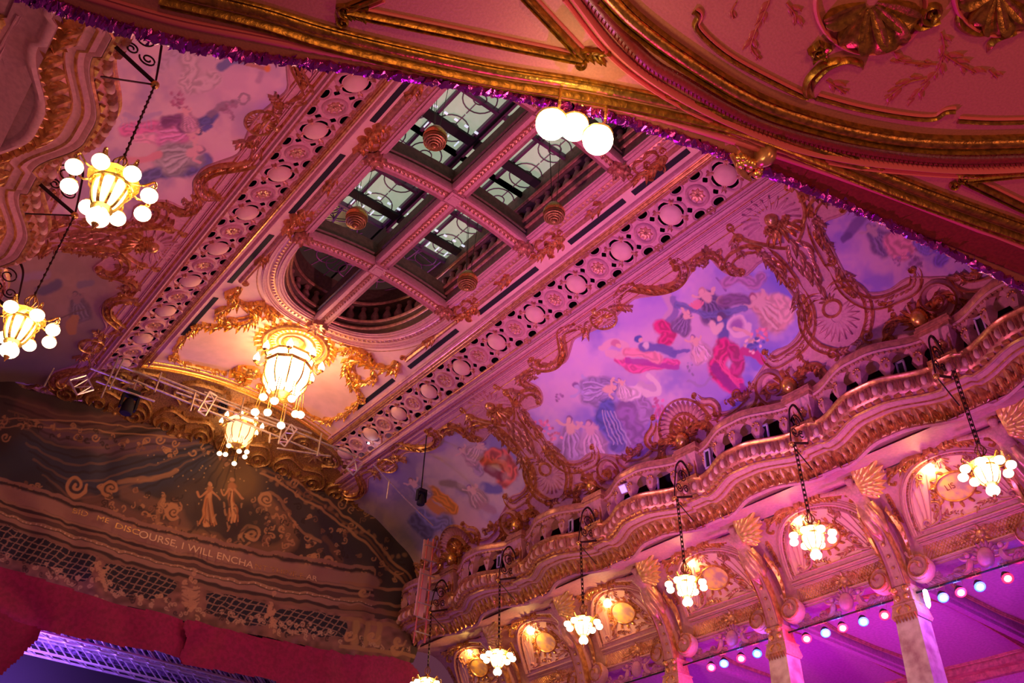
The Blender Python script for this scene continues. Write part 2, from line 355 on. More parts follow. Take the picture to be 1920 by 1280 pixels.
# ================================================================= HALL CEILING
hs = np.linspace(-2.74, 2.74, 61)
CEIL = Surf(CXH + hs, 10.16 - .0845 * hs ** 2)
def uh(h): return np.interp(CXH + np.asarray(h, float), CEIL.X, CEIL.L)
def cq(h, y): return np.stack([uh(h), np.asarray(y, float) + 0 * np.asarray(h, float)], -1)
SK0, SKY, SKE = 1.30, 10.41, 1.86           # skylight half width, start of its round end, length of that end
def skw(y, a=SK0, e=SKE): 
    t = np.clip((np.asarray(y, float) - SKY) / e, 0, 1); return a * np.maximum(1 - t ** 2.4, 0) ** (1 / 2.4)
YEND = 15.28
mb = MB()
ys = np.concatenate([np.linspace(2.2, SKY, 40), SKY + SKE * np.sin(np.linspace(.02, PI / 2, 40))])
for sg in (-1, 1):
    H = skw(ys)[:, None] * (1 - np.linspace(0, 1, 14)) + 2.03 * np.linspace(0, 1, 14); P, N = CEIL.at(cq(sg * H, np.repeat(ys[:, None], 14, 1))); mb.grid(P)
H, Y = np.meshgrid(np.linspace(-2.03, 2.03, 40), np.linspace(SKY + SKE, YEND, 30)); P, N = CEIL.at(cq(H, Y)); mb.grid(P)
struct(mb.build('ceiling', M['ceil']))
# the oval frame round the skylight: stepped moulding, beads, inner lip
def skpath(a, e, n=60, y0=2.3):
    t = np.linspace(0, PI / 2, n)
    yy = np.concatenate([np.linspace(y0, SKY - .02, 40), SKY + e * np.sin(t)[:-1]]); hh = np.concatenate([np.full(40, a), a * np.maximum(1 - np.sin(t[:-1]) ** 2.4, 0) ** (1 / 2.4)])
    hh = np.concatenate([-hh, [0], hh[::-1]]); yy = np.concatenate([yy, [SKY + e], yy[::-1]]); return cq(hh, yy)
fr = struct(MB().build('trim_1', M['plaster']) or tag(bpy.data.objects.new('trim_1', None))); col.objects.link(fr)
mb = MB(); mould(mb, CEIL, skpath(SK0 + .06, SKE + .07), .07, .05, STEP); mould(mb, CEIL, skpath(SK0 + .29, SKE + .33), .055, .045, STEP); mb.build('frame_moulding', M['plaster'], fr)
mb = MB(); mould(mb, CEIL, skpath(SK0 + .175, SKE + .2), .055, .012, ROUND); mb.build('bead_channel', M['rose'], fr)
mb = MB(); bead(mb, CEIL, resamp(skpath(SK0 + .175, SKE + .2), .085), .028, 1.1); tag(mb.build('bead_row', M['plaster'], fr), 'row of pale plaster beads round the skylight', kind='stuff')
mb = MB(); mould(mb, CEIL, skpath(SK0 + .40, SKE + .46), .012, .012, ROUND); mb.build('thin_fillet', M['rose'], fr)
# shaft of the skylight
def ring3(a, e, z, n=60):
    q = skpath(a, e, n); P, N = CEIL.at(q); P = P.copy(); P[:, 2] = z if np.isscalar(z) else P[:, 2] + z[0]; return P
r0 = ring3(SK0, SKE, [0.0]); r1 = ring3(SK0, SKE, [.16]); r2 = ring3(SK0 - .05, SKE - .05, 10.30); r3 = ring3(SK0 - .05, SKE - .05, 10.34); r4 = ring3(SK0 + .22, SKE + .2, 10.36); r5 = ring3(SK0 + .22, SKE + .2, 10.74); r6 = ring3(SK0 - .02, SKE - .04, 10.76); r7 = ring3(SK0 - .02, SKE - .04, 11.12)
mb = MB(); mb.grid(np.stack([r0, r1, r2, r3, r4, r5, r6, r7], 1)); struct(mb.build('trim_2', M['brown']))
mb = MB()
for z_, a_ in ((10.2, SK0 - .02), (10.33, SK0 - .06), (10.77, SK0 - .03)):
    P = ring3(a_, SKE - (SK0 - a_), z_); mb.sweep(P, np.array([0, 0, -1.]), ROUND, .03, .03)
struct(mb.build('trim_3', M['rose']))
# turned balusters round the skylight well
bal0 = None
def bulb(c, name='well_baluster'):
    mb = MB(); mb.lathe([(.03, 0), (.055, .03), (.05, .08), (.085, .17), (.06, .25), (.035, .31), (.055, .35), (.05, .38)], c, 8); return mb
rr = ring3(SK0 + .08, SKE + .07, 10.36); c_ = np.concatenate([[0], np.cumsum(np.linalg.norm(np.diff(rr, axis=0), axis=1))])
k_ = 0
for s_ in np.arange(0.2, c_[-1], .232):
    p = np.array([np.interp(s_, c_, rr[:, i]) for i in range(3)])
    if p[0] < CXH + .1 and p[1] < 11.0 or p[1] < 5.0: continue
    L = 'small bulbous plaster baluster on the ledge inside the skylight well'
    if bal0 is None: bal0 = bulb(p).build('well_baluster', M['stone'], org=p); tag(bal0, L, 'baluster', 'balusters round the skylight well')
    else: copy_tree(bal0, p, L)
    k_ += 1
# glazing: one window per coffer, with bars and ring tracery
GZ = 11.10; wn = 0
beams_y = [4.02, 6.15, 8.28, 10.41]
def circ(c, r, z, n=20): a = np.linspace(0, 2 * PI, n + 1)[:-1]; return np.stack([c[0] + r * np.cos(a), c[1] + r * np.sin(a), a * 0 + z], -1)
for bi, y0 in enumerate(beams_y):
    for sg in (-1, 1):
        wn += 1
        if y0 < 10:
            x0, x1 = sorted((CXH + sg * .05, CXH + sg * 1.42)); y1 = y0 + 2.13
            gm = MB(); gm.box(((x0 + x1) / 2, (y0 + y1) / 2, GZ + .03), (x1 - x0, y1 - y0 - .05, .03)); g = struct(gm.build('window_%d' % wn, M['sky']))
            fb = MB()
            for k in range(3): xx = x0 + (x1 - x0) * (k / 2); fb.box((xx, (y0 + y1) / 2, GZ - .02), (.045, 2.13, .09))
            for k in (0, 1.5, 3): yy = y0 + 2.13 * k / 3; fb.box(((x0 + x1) / 2, yy, GZ - .03), (x1 - x0, .055, .1))
            fb.build('window_bars', M['barv'], g)
            tm = MB()
            for a in range(2):
                for b in range(3):
                    c = (x0 + (x1 - x0) * (a + .5) / 2, y0 + 2.13 * (b + .5) / 3)
                    for r in (.10, .26): tm.sweep(circ(c, r, GZ - .01), np.array([0, 0, -1.]), ROUND, .011, .012, True)
                    for d in (-1, 1):
                        tm.bar((c[0] + d * .34, c[1], GZ - .01), (c[0] + d * .1, c[1], GZ - .01), .014); tm.bar((c[0], c[1] + d * .34, GZ - .01), (c[0], c[1] + d * .1, GZ - .01), .014)
            tm.build('ring_tracery', M['tracery'], g)
            # daylit-glowing walkway lattice and dark gantry at the stage end of each bay
            st = MB(); st.box((CXH + sg * .68, y1 - .42, 10.98), (1.3, .16, .05)); st.build('gantry_beam', M['dark'], g)
            la = MB()
            for k in range(13):
                xx = CXH + sg * (.1 + k * .095); la.box((xx, y1 - .22, 11.0), (.018, .12, .02)) if k % 2 else la.box((xx, y1 - .60, 10.99), (.06, .035, .02))
            if bi == 2 or sg < 0: la.build('lattice_walkway', M['white'], g)
        else:
            tt = np.linspace(0, 1, 24); yy = SKY + (SKE + .05) * tt; hw = skw(yy, 1.42, SKE + .1)
            V = np.stack([np.stack([CXH + sg * .02 + 0 * tt, yy, 0 * tt + GZ + .02], -1), np.stack([CXH + sg * (.02 + hw), yy, 0 * tt + GZ + .02], -1)], 1)
            gm = MB(); gm.grid(V); g = struct(gm.build('window_%d' % wn, M['skydk'])); tm = MB()
            for k in (1.0, .62, .3): 
                yy2 = SKY + .02 + SKE * k * np.sin(np.linspace(0, PI / 2, 24)); P = np.stack([CXH + sg * skw(yy2, 1.25 * k, SKE * k + .03), yy2, 0 * yy2 + GZ - .01], -1); tm.sweep(P, np.array([0, 0, -1.]), ROUND, .014, .014)
            for k in range(6):
                a = PI / 2 * (k + .5) / 6; c = (CXH + sg * .95 * math.cos(a) * 1.05, SKY + 1.42 * math.sin(a)); tm.sweep(circ(c, .19, GZ - .01), np.array([0, 0, -1.]), ROUND, .011, .012, True)
                tm.bar((CXH + sg * .35 * math.cos(a), SKY + .5 * math.sin(a), GZ - .01), (CXH + sg * 1.25 * math.cos(a), SKY + 1.85 * math.sin(a), GZ - .01), .014)
            tm.build('fan_tracery', M['violet'], g)
mb = MB(); mb.box((CXH, 8, 12.0), (9.5, 18, .1)); struct(mb.build('trim_4', M['dark']))
# beams of the skylight
def beam(pa, pb, name, label, idx):
    mb = MB(); n = 24; t = np.linspace(0, 1, n)[:, None]; H = pa[0] * (1 - t) + pb[0] * t; Y = pa[1] * (1 - t) + pb[1] * t; q = cq(H[:, 0], Y[:, 0]); P, N = CEIL.at(q)
    pr = np.array([(-1, -.35), (-1, .5), (-.86, .9), (-.72, .45), (.72, .45), (.86, .9), (1, .5), (1, -.35)]); mb.sweep(P, N, pr, .15, .10)
    o = struct(mb.build(name, M['plaster']))
    wb = MB(); wb.sweep(P, N, np.array([(-1, -3.6), (-1, -.2), (-.8, -.2), (-.8, -.2), (1, -.2), (1, -3.6)]), .135, .10); wb.sweep(P - N * .10, N, np.array([(-1, -.2), (-1.1, .0), (-1, .2), (1, .2), (1.1, 0), (1, -.2)]), .15, .08); wb.build('beam_web', M['brown'], o)
    lm = MB(); leafrow(lm, CEIL_L, q, .075, .032, .075, lean=.75, jit=.1, H=.9); lm.build('guilloche', M['rose'], o)
    return o
CEIL_L = Surf(CEIL.X, CEIL.Z - .045)
tn = 5
for y0 in beams_y: beam((-SK0 - .05, y0), (SK0 + .05, y0), 'trim_%d' % tn, '', 0); tn += 1
yb = beams_y + [SKY + SKE + .04]
for a, b in zip(yb[:-1], yb[1:]): beam((0, a + .14), (0, b - (.14 if b < 12 else 0)), 'trim_%d' % tn, '', 0); tn += 1
for y0 in beams_y:
    mb = MB(); P, N = CEIL.at(cq(np.array([0.]), np.array([y0]))); mb.box((CXH, y0, P[0][2] - .07), (.22, .22, .03)); mb.box((CXH, y0, P[0][2] - .085), (.13, .13, .02)); tag(mb.build('crossing_boss', M['plaster']), 'square panelled boss on the skylight beam crossing ' + ('nearest the round end', 'second from the round end', 'third from the round end', 'farthest from the round end')[3 - beams_y.index(y0)], 'boss', 'bosses on the skylight beams')
for y0 in beams_y:
    for sg in (-1, 1):
        mb = MB(); c = (float(uh(sg * (SK0 + .08))), y0); rosette(mb, CEIL_L, c, .17, 6, .8, .3); rosette(mb, CEIL_L, c, .11, 5, 1.5)
        tag(mb.build('acanthus_boss', M['rose']), 'leafy plaster knot at the %s end of the skylight crossbeam %s' % ('left' if sg < 0 else 'right', ('nearest the round end', 'second from the round end', 'third from the round end', 'farthest from the round end')[3 - beams_y.index(y0)]), 'boss', 'leafy knots on the skylight frame')
mb = MB(); rosette(mb, CEIL_L, (float(uh(0)), SKY + SKE + .14), .2, 7, 1.0, .3); tag(mb.build('acanthus_boss', M['rose']), 'leafy plaster knot at the tip of the skylight round end', 'boss')
# ---------------------------------------------------------------- pierced bands
MY0, MP = 5.09, 1.022; BC = 2.37
def holes(h, y):                 # signed distance, negative inside an opening
    yy = (y - MY0 + MP / 2) % MP - MP / 2; hh = h - BC; d = np.full(h.shape, 9.)
    r = np.hypot(yy, hh); a = np.arctan2(hh, yy); am = np.abs((a + PI / 4) % (PI / 2) - PI / 4)
    d = np.minimum(d, np.maximum(np.maximum(.165 - r, r - .205 - .0 * a), (am - .6) * r))
    for sy in (-1, 1):
        for sh in (-1, 1):
            d = np.minimum(d, (np.hypot((yy - sy * .335) / .085, (hh - sh * .235) / .05) - 1) * .05)
            d = np.minimum(d, (np.abs(yy - sy * .268) / .052 + np.abs(hh - sh * .105) / .05) * .035 - .035)
    return d
for sg, side in ((1, 'right'), (-1, 'left')):
    hg = np.linspace(2.03, 2.71, 56); yg = np.arange(2.6, 15.9, .0125); Hh, Yy = np.meshgrid(hg, yg, indexing='ij'); d = holes(Hh, Yy)
    e = 1e-3; gx = (holes(Hh + e, Yy) - d) / e; gy = (holes(Hh, Yy + e) - d) / e; g2 = gx * gx + gy * gy + 1e-9
    near = (np.abs(d) < .013); near[0] = near[-1] = False
    H2 = np.where(near, Hh - d * gx / g2, Hh); Y2 = np.where(near, Yy - d * gy / g2, Yy)
    P, N = CEIL.at(cq(sg * H2, Y2)); dc = (d[:-1, :-1] + d[1:, :-1] + d[:-1, 1:] + d[1:, 1:]) / 4; i, j = np.nonzero(dc > -.001); nv = len(yg)
    mb = MB(); mb.add(P.reshape(-1, 3), np.stack([i * nv + j, i * nv + j + 1, (i + 1) * nv + j + 1, (i + 1) * nv + j], -1))
    band = tag(mb.build('pierced_frieze', M['plaster']), 'pierced plaster band of rings and medallions along the %s side of the ceiling' % side, 'ceiling frieze', 'pierced bands of the ceiling')
    rm = MB(); sm = MB()
    for k in range(-2, 11):
        yc = MY0 + MP * k
        a = np.linspace(0, 2 * PI, 49)[:-1]; R = .225 + .028 * np.cos(4 * a); q = cq(sg * (BC + R * np.sin(a)), yc + R * np.cos(a)); mould(rm, CEIL, q, .026, .028, ROUND, True)
        R = .245 + 0 * a
        for sy in (-1, 1):
            for sh in (-1, 1):
                b_ = np.linspace(-.3 * PI, 1.3 * PI, 16) if sh < 0 else np.linspace(-1.3 * PI, .3 * PI, 16)
                q = cq(sg * (BC + sh * .235 + .072 * np.sin(b_)), yc + sy * .335 + .108 * np.cos(b_)); q = q[np.abs(q[:, 0] - float(uh(sg * BC))) < .345]
                if len(q) > 3: mould(rm, CEIL, q, .014, .022, ROUND)
                sp = spiral((0, 0), .05, sh * PI / 2, 1.2, sgn=sy * sh); mould(sm, CEIL, cq(sg * (BC + sh * .27 + sp[:, 1]), yc + sy * .49 + sp[:, 0]), .013, .024, ROUND)
    rm.build('ring_mouldings', M['plaster'], band); sm.build('small_scrolls', M['rose'], band)
    for k in range(-2, 11):
        yc = MY0 + MP * k; n_ = 10 - k
        lab = 'domed medallion in the %s pierced ceiling band, %s from the stage end' % (side, ORD[n_])
        P, N = CEIL.at(cq(np.array([sg * BC]), np.array([yc]))); t = thing('ceiling_medallion', P[0], lab, 'medallion', 'round medallions in the pierced bands')
        dm = MB(); bead(dm, CEIL, cq(np.array([sg * BC]), np.array([yc])), .165, .45, 20); dm.build('dome', M['ceil'], t)
        lm = MB()
        for q_ in range(4):
            a = PI / 4 + q_ * PI / 2
            for d_ in (-.35, .35): leaf(lm, CEIL, cq(sg * (BC + .17 * math.sin(a)), yc + .17 * math.cos(a)), (sg * math.sin(a + d_), math.cos(a + d_)), .09, .03, 1.2)
            bead(lm, CEIL, cq(np.array([sg * (BC + .16 * math.sin(a))]), np.array([yc + .16 * math.cos(a)])), .02, 1.2)
        lm.build('leaf_clasps', M['rose'], t)
        yr = yc + MP / 2; P, N = CEIL.at(cq(np.array([sg * BC]), np.array([yr]))); t = thing('ceiling_rosette', P[0], 'small ringed daisy rosette in the %s pierced band, stage side of %s medallion' % (side, ORD[n_]), 'rosette', 'daisy rosettes in the pierced bands')
        fm = MB(); rosette(fm, CEIL, cq(sg * BC, yr), .115, 8, .5); fm.build('petals', M['rose'], t)
        rg = MB(); a = np.linspace(0, 2 * PI, 33)[:-1]; mould(rg, CEIL, cq(sg * (BC + .145 * np.sin(a)), yr + .145 * np.cos(a)), .028, .04, ROUND, True); rg.build('ring', M['plaster'], t)
    # long mouldings each side of the band
    for h_, w_, m_ in ((2.03, .045, 'goldb' if False else 'gold'), (1.93, .03, 'plaster')):
        mb = MB(); y_ = np.linspace(2.4, YEND + .02, 60); mould(mb, CEIL, cq(0 * y_ + sg * h_, y_), w_, .05, STEP if w_ > .04 else ROUND); struct(mb.build('trim_%d' % tn, M[m_])); tn += 1
    mb = MB(); y_ = np.linspace(2.4, 15.9, 60); mould(mb, CEIL, cq(0 * y_ + sg * 2.10, y_), .02, .03, ROUND); mould(mb, CEIL, cq(0 * y_ + sg * 2.655, y_), .02, .03, ROUND); struct(mb.build('trim_%d' % tn, M['rose'])); tn += 1
    # slots of the air vents
    for k, (a, b) in enumerate(((4.0, 5.05), (5.23, 6.30), (6.48, 7.68), (8.45, 9.98), (10.6, 12.1), (12.62, 14.0))):
        q = cq(np.full(6, sg * 1.80), np.linspace(a, b, 6)); mb = MB(); P, N = CEIL.at(q); mb.sweep(P, N, np.array([(-1, -1), (-1, .6), (1, .6), (1, -1)]), .043, .02)
        tag(mb.build('linear_air_vent', M['black']), 'long black slot vent in the %s ceiling side, %s from the stage end' % (side, ORD[5 - k]), 'air vent', 'black slot vents')
# gold moulding across the stage end of the ceiling
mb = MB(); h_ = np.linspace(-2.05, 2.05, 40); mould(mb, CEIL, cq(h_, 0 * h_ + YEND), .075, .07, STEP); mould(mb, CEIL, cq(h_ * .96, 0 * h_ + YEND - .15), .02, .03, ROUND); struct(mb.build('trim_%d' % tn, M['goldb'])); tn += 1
# dark sheets standing in for shade in the void above the bands
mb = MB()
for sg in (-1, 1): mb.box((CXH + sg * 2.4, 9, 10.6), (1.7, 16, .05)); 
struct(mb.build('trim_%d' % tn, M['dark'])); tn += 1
# ================================================================= COVES (right and left)
ch = np.array([2.71, 2.80, 2.90, 3.05, 3.4, 3.8, 4.2, 4.55, 4.85, 5.1, 5.3, 5.42, 5.52, 5.6]); cz = np.array([9.54, 9.47, 9.44, 9.39, 9.33, 9.23, 9.08, 8.90, 8.70, 8.45, 8.16, 7.92, 7.7, 7.4])
hh = np.linspace(2.71, 5.45, 60)
from_ = np.interp(hh, ch, cz); k9 = np.ones(5) / 5; sm_ = from_.copy(); sm_[2:-2] = np.convolve(from_, k9, 'valid')
RC = Surf(CXH + hh, sm_); LC = Surf(CXH - hh, sm_)
for sf, nm in ((RC, 'wall_right'), (LC, 'wall_left')):
    G = np.stack(np.meshgrid(np.linspace(0, sf.L[-1], 60), np.linspace(1.5, 17.6, 90), indexing='ij'), -1); P, N = sf.at(G); mb = MB(); mb.grid(P); struct(mb.build(nm, M['plaster']))
    mb = MB(); y_ = np.linspace(2, 16.2, 60)
    for u, w_, h_ in ((.06, .06, .10), (.19, .035, .05), (.30, .05, .03)): mould(mb, sf, np.stack([0 * y_ + u, y_], -1), w_, h_, STEP)
    struct(mb.build('trim_%d' % tn, M['plaster'])); tn += 1
    mb = MB(); mould(mb, sf, np.stack([0 * y_ + .125, y_], -1), .012, .05, ROUND); mould(mb, sf, np.stack([0 * y_ + .36, y_], -1), .01, .02, ROUND); struct(mb.build('trim_%d' % tn, M['gold'])); tn += 1
# far cove above the stage
class SurfX:
    def __init__(s): 
        t = np.linspace(0, 1, 40); s.Y = 15.3 + 2.7 * t; s.Z = 9.80 - .25 * t - 2.3 * t ** 2.6; s.t = t; s.L = np.concatenate([[0], np.cumsum(np.hypot(np.diff(s.Y), np.diff(s.Z)))])
        dy, dz = np.gradient(s.Y, s.L), np.gradient(s.Z, s.L); s.ny, s.nz = dz, -dy
    def at(s, q):
        q = np.asarray(q, float); x, u = q[..., 0], q[..., 1]
        return np.stack([x, np.interp(u, s.L, s.Y), np.interp(u, s.L, s.Z) + np.maximum(.36 - .0845 * (x - CXH) ** 2, -.3) * (1 - np.interp(u, s.L, s.t)) ** 3], -1), unit(np.stack([x * 0, np.interp(u, s.L, s.ny), np.interp(u, s.L, s.nz)], -1))
    def pix(s, pts):
        pts = np.asarray(pts, float); r = ray(pts[..., 0], pts[..., 1]); k = r[..., 1] / r[..., 2]; u = np.interp(k, s.Y / s.Z, s.L); return np.stack([r[..., 0] / r[..., 1] * np.interp(u, s.L, s.Y), u], -1)
FC = SurfX()
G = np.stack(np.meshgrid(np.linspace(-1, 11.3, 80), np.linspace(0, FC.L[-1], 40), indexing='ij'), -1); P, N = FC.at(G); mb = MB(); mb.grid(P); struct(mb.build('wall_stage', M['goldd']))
# ================================================================= UPPER GALLERIES (one bay every 2.18 units, bowed out to the hall)
PY = [4.02 + 2.18 * k for k in range(6)]           # pier positions
def sstep(t): t = np.clip(t, 0, 1); return t * t * (3 - 2 * t)
def railh(y):                                       # distance of the rail from the hall's centre line
    t = ((np.asarray(y, float) - PY[0]) / 2.18) % 1.0; m = np.minimum(t, 1 - t)
    return 5.03 - .28 * (.5 - .5 * np.cos(PI * np.clip((m - .085) / .36, 0, 1))) - .06 * (m < .078)
def railh2(y): return railh(y) + .07
def extr(prof, y, sg, dy=0, f=None):
    prof = np.asarray(prof, float); V = np.stack([CXH + sg * ((f or railh)(y)[:, None] + prof[None, :, 0]), np.repeat(y[:, None], len(prof), 1), np.repeat(prof[None, :, 1], len(y), 0)], -1); return V
def bays(sg): return (2, 5) if sg < 0 else (-1, 6)
wood = M['rose']
side_n = {1: 'right', -1: 'left'}
def closedgrid(mb, V):
    V = np.concatenate([V, V[:, :1]], 1); mb.grid(V)
BAYN = {1: ['nearest the camera', 'second from the camera', 'third from the camera', 'fourth from the camera', 'fifth from the camera', 'beside the stage'], -1: ['nearest the camera', 'second', 'third', 'fourth', 'fifth', 'sixth']}
def egg(mb, c, sg, dn):
    # one egg of the egg and dart: c point, facing the hall and down
    ax = np.array([[0, 1., 0], unit(np.array([sg * .35, 0, 1.])), [0, 0, 0]]); ax[2] = np.cross(ax[0], ax[1])
    mb.sphere(c, 1, 8, 5, (.042, .085, .05), ax)
ylo, yhi = 1.7, 16.5
for sg in (1, -1):
    nm = side_n[sg]
    ya, yb_ = (1.7, 16.6) if sg > 0 else (1.7, 12.5)
    y = np.arange(ya, yb_, .045)
    # cornice under the balustrade, a setting of several bands
    root = MB(); V = extr([(.30, 7.22), (-.05, 7.22), (-.07, 7.19), (-.05, 7.165), (-.02, 7.15)], y, sg); root.grid(V); cor = struct(root.build('trim_%d' % tn, M['gold'])); tn += 1
    m = MB(); m.grid(extr([(-.02, 7.15), (-.025, 7.08), (.01, 6.99), (.05, 6.955)], y, sg)); m.build('torus_bed', M['rose'], cor)
    m = MB(); bands = MB(); yy = ya + .05; i = 0
    while yy < yb_:
        x = CXH + sg * (float(railh(np.array(yy))) - .02)
        if i % 3 == 0: egg(m, (x, yy, 7.055), sg, 0)
        else:
            bands.sphere((x + sg * .0, yy, 7.055), 1, 6, 4, (.05, .022, .095))
        yy += .062; i += 1
    eggs = m.build('egg_row', M['ceil'], cor); tag(eggs, 'row of pale plaster eggs', kind='stuff')
    tag(bands.build('rib_row', M['rose'], cor), 'row of narrow ribs between the eggs', kind='stuff')
    m = MB(); yy = ya
    while yy < yb_: m.box((CXH + sg * (float(railh(np.array(yy))) + .055), yy, 6.935), (.05, .085, .035)); yy += .125
    tag(m.build('dentil_row', M['gold'], cor), 'row of small gilded dentils', kind='stuff')
    m = MB(); m.grid(extr([(.05, 6.955), (.09, 6.94), (.07, 6.905), (.10, 6.88), (.13, 6.89), (.15, 6.905), (.19, 6.885), (.20, 6.86), (.24, 6.865), (.27, 6.88), (.30, 6.865), (.32, 6.85)], y, sg)); m.build('cyma_band', M['plaster'], cor)
    m = MB(); m.grid(extr([(.075, 6.91), (.06, 6.895), (.085, 6.88)], y, sg)); m.grid(extr([(.195, 6.875), (.20, 6.848), (.225, 6.86)], y, sg)); m.grid(extr([(.30, 6.87), (.31, 6.84), (.33, 6.85)], y, sg)); m.build('gilt_fillets', M['gold'], cor)
    m = MB(); m.grid(extr([(.32, 6.85), (.36, 6.83), (.46, 6.73), (.50, 6.69)], y, sg)); m.grid(extr([(.38, 6.60)], y, sg)); m.build('leaf_bed', M['rose'], cor); m = MB(); m.grid(extr([(.50, 6.69), (.49, 6.66), (.53, 6.64), (.57, 6.66), (.59, 6.69), (.85, 6.74)], y, sg)); m.build('lower_fascia', M['plaster'], cor)
    m = MB(); yy = ya
    class _S:      # the sloping leaf band as a surface in (d, y)
        def at(s, q):
            q = np.asarray(q, float); d, y_ = q[..., 0], q[..., 1]; return np.stack([CXH + sg * (railh(y_) + .32 + .18 * d), y_, 6.85 - .16 * d], -1), np.broadcast_to(unit(np.array([-sg * .66, 0, -.75])), q.shape[:-1] + (3,))
    SL = _S(); i = 0
    while yy < yb_:
        leaf(m, SL, (.0, yy), (1, .0), .95, .055, .9, curl=.8); 
        for d_ in (-1, 1): leaf(m, SL, (.3, yy + d_ * .01), (1, d_ * .09), .55, .03, 1.6)
        leaf(m, SL, (1.0, yy + .068), (-1, 0), .7, .03, 1.2)
        yy += .135
    tag(m.build('acanthus_row', M['gold'], cor), 'row of gilded acanthus leaves', kind='stuff')
    k0, k1 = bays(sg)
    for k in range(k0, k1):
        y0 = 4.02 + 2.18 * k; y1 = y0 + 2.18; nm2 = BAYN[sg][max(0, min(5, k + (0 if sg > 0 else -2)))]
        if k < 0: nm2 = 'half hidden by the soffit edge'
        t = thing('balustrade', (CXH + sg * 4.8, (y0 + y1) / 2, 7.22), ('bowed plaster balustrade on the %s gallery, bay %s' % (nm, nm2)), 'balustrade', 'bowed balustrades of the galleries')
        y = np.linspace(y0 + .17, y1 - .17, 44)
        mb = MB(); closedgrid(mb, extr([(-.085, 7.79), (.10, 7.79), (.12, 7.75), (.08, 7.70), (.07, 7.62), (-.07, 7.62), (-.075, 7.68), (-.105, 7.73)], y, sg, f=railh2)); mb.build('handrail', M['rose'], t)
        mb = MB(); mb.grid(extr([(-.078, 7.69), (-.095, 7.665), (-.075, 7.64)], y, sg, f=railh2)); mb.build('rail_roll', M['plaster'], t)
        mb = MB(); yy = y0 + .2
        while yy < y1 - .2: mb.box((CXH + sg * (float(railh2(np.array(yy))) - .07), yy, 7.615), (.03, .03, .03)); yy += .07
        tag(mb.build('dentils', M['rose'], t), kind='stuff')
        for j in range(5):
            yb2 = y0 + .17 + (1.84) * (j + .5) / 5; x = CXH + sg * (float(railh2(np.array(yb2)))); e = .02; dh = (float(railh(np.array(yb2 + e))) - float(railh(np.array(yb2 - e)))) / (2 * e)
            T = unit(np.array([sg * dh, 1, 0])); Nn = unit(np.array([-sg, dh, 0])); Nn = unit(Nn - T * (Nn @ T))
            zz = np.array([7.24, 7.30, 7.36, 7.44, 7.50, 7.56, 7.62]); wd = np.array([.035, .045, .075, .105, .075, .10, .17]); dp = np.array([.04, .05, .07, .08, .05, .05, .06])
            V = np.stack([np.array([x, yb2, z]) + T * w_ * a + Nn * d_ * b for z, w_, d_ in zip(zz, wd, dp) for a, b in ((-1, -.6), (-.6, 1), (.6, 1), (1, -.6), (0, -1))]).reshape(len(zz), 5, 3)
            mb = MB(); mb.grid(np.concatenate([V, V[:, :1]], 1)); b = mb.build('baluster', M['plaster'], t)
            mb = MB(); c = np.array([x, yb2, 7.47]) + Nn * .07
            for a in range(5):
                an = PI * (a / 4) ; mb.sphere(c + T * .045 * math.cos(an) + np.array([0, 0, .05 * math.sin(an)]), .018, 5, 4)
            mb.sphere(c + np.array([0, 0, -.07]), .02, 5, 4, (1, 1, 2)); mb.build('leaf_carving', M['gold'], b)
    # piers
    for k in range(k0 + (1 if sg > 0 else 0), k1 + (0 if sg > 0 else 0)):
        y0 = 4.02 + 2.18 * k; kk = k if sg > 0 else k - 2; nm2 = ['first from the camera', 'second from the camera', 'third from the camera', 'fourth from the camera', 'fifth from the camera', 'beside the stage drape'][min(kk, 5)]
        h0 = 5.10; t = thing('balustrade_pier', (CXH + sg * h0, y0, 7.15), 'panelled pier between balustrades on the %s gallery, %s' % (nm, nm2), 'pier', 'piers of the gallery balustrades')
        X = lambda d: CXH + sg * (h0 + d)
        mb = MB()
        Zp = [(7.23, .14), (7.30, .15), (7.42, .15), (7.55, .17), (7.62, .19), (7.64, .21)]
        for (z0, w0), (z1, w1) in zip(Zp[:-1], Zp[1:]): pass
        V = np.array([[[X(-a), y0 - w_, z], [X(-a), y0 + w_, z], [X(.22), y0 + w_, z], [X(.22), y0 - w_, z], [X(-a), y0 - w_, z]] for (z, w_), a in zip(Zp, (.10, .07, .08, .13, .16, .18))]); mb.grid(V); mb.build('shaft', M['plaster'], t, sharp=.5)
        mb = MB(); mb.box((X(.0), y0, 7.67), (.36, .44, .06)); mb.box((X(.0), y0, 7.73), (.40, .50, .05)); mb.box((X(.0), y0, 7.78), (.36, .46, .06)); mb.build('cap', M['rose'], t, sharp=.5)
        mb = MB(); mb.box((X(-.02), y0, 7.205), (.34, .40, .06)); mb.build('base', M['gold'], t, sharp=.5)
        PSf = type('P', (), {'at': staticmethod(lambda q: (np.stack([np.asarray(q)[..., 0] * 0 + X(-.095), y0 + np.asarray(q)[..., 0], np.asarray(q)[..., 1]], -1), np.broadcast_to(np.array([-sg * 1., 0, -.1]), np.asarray(q).shape[:-1] + (3,))))})
        mb = MB()
        for a, b in (((-.12, 7.27), (.12, 7.27)), ((.12, 7.27), (.13, 7.58)), ((.13, 7.58), (-.13, 7.58)), ((-.13, 7.58), (-.12, 7.27))): mould(mb, PSf, np.linspace(a, b, 4), .012, .03)
        rosette(mb, PSf, (.0, 7.43), .09, 6, 1.2); leafrow(mb, PSf, spiral((.03, 7.43), .09, 1, 1.2), .05, .016, .05, H=1.5)
        mb.build('panel_ornament', M['gold'], t)
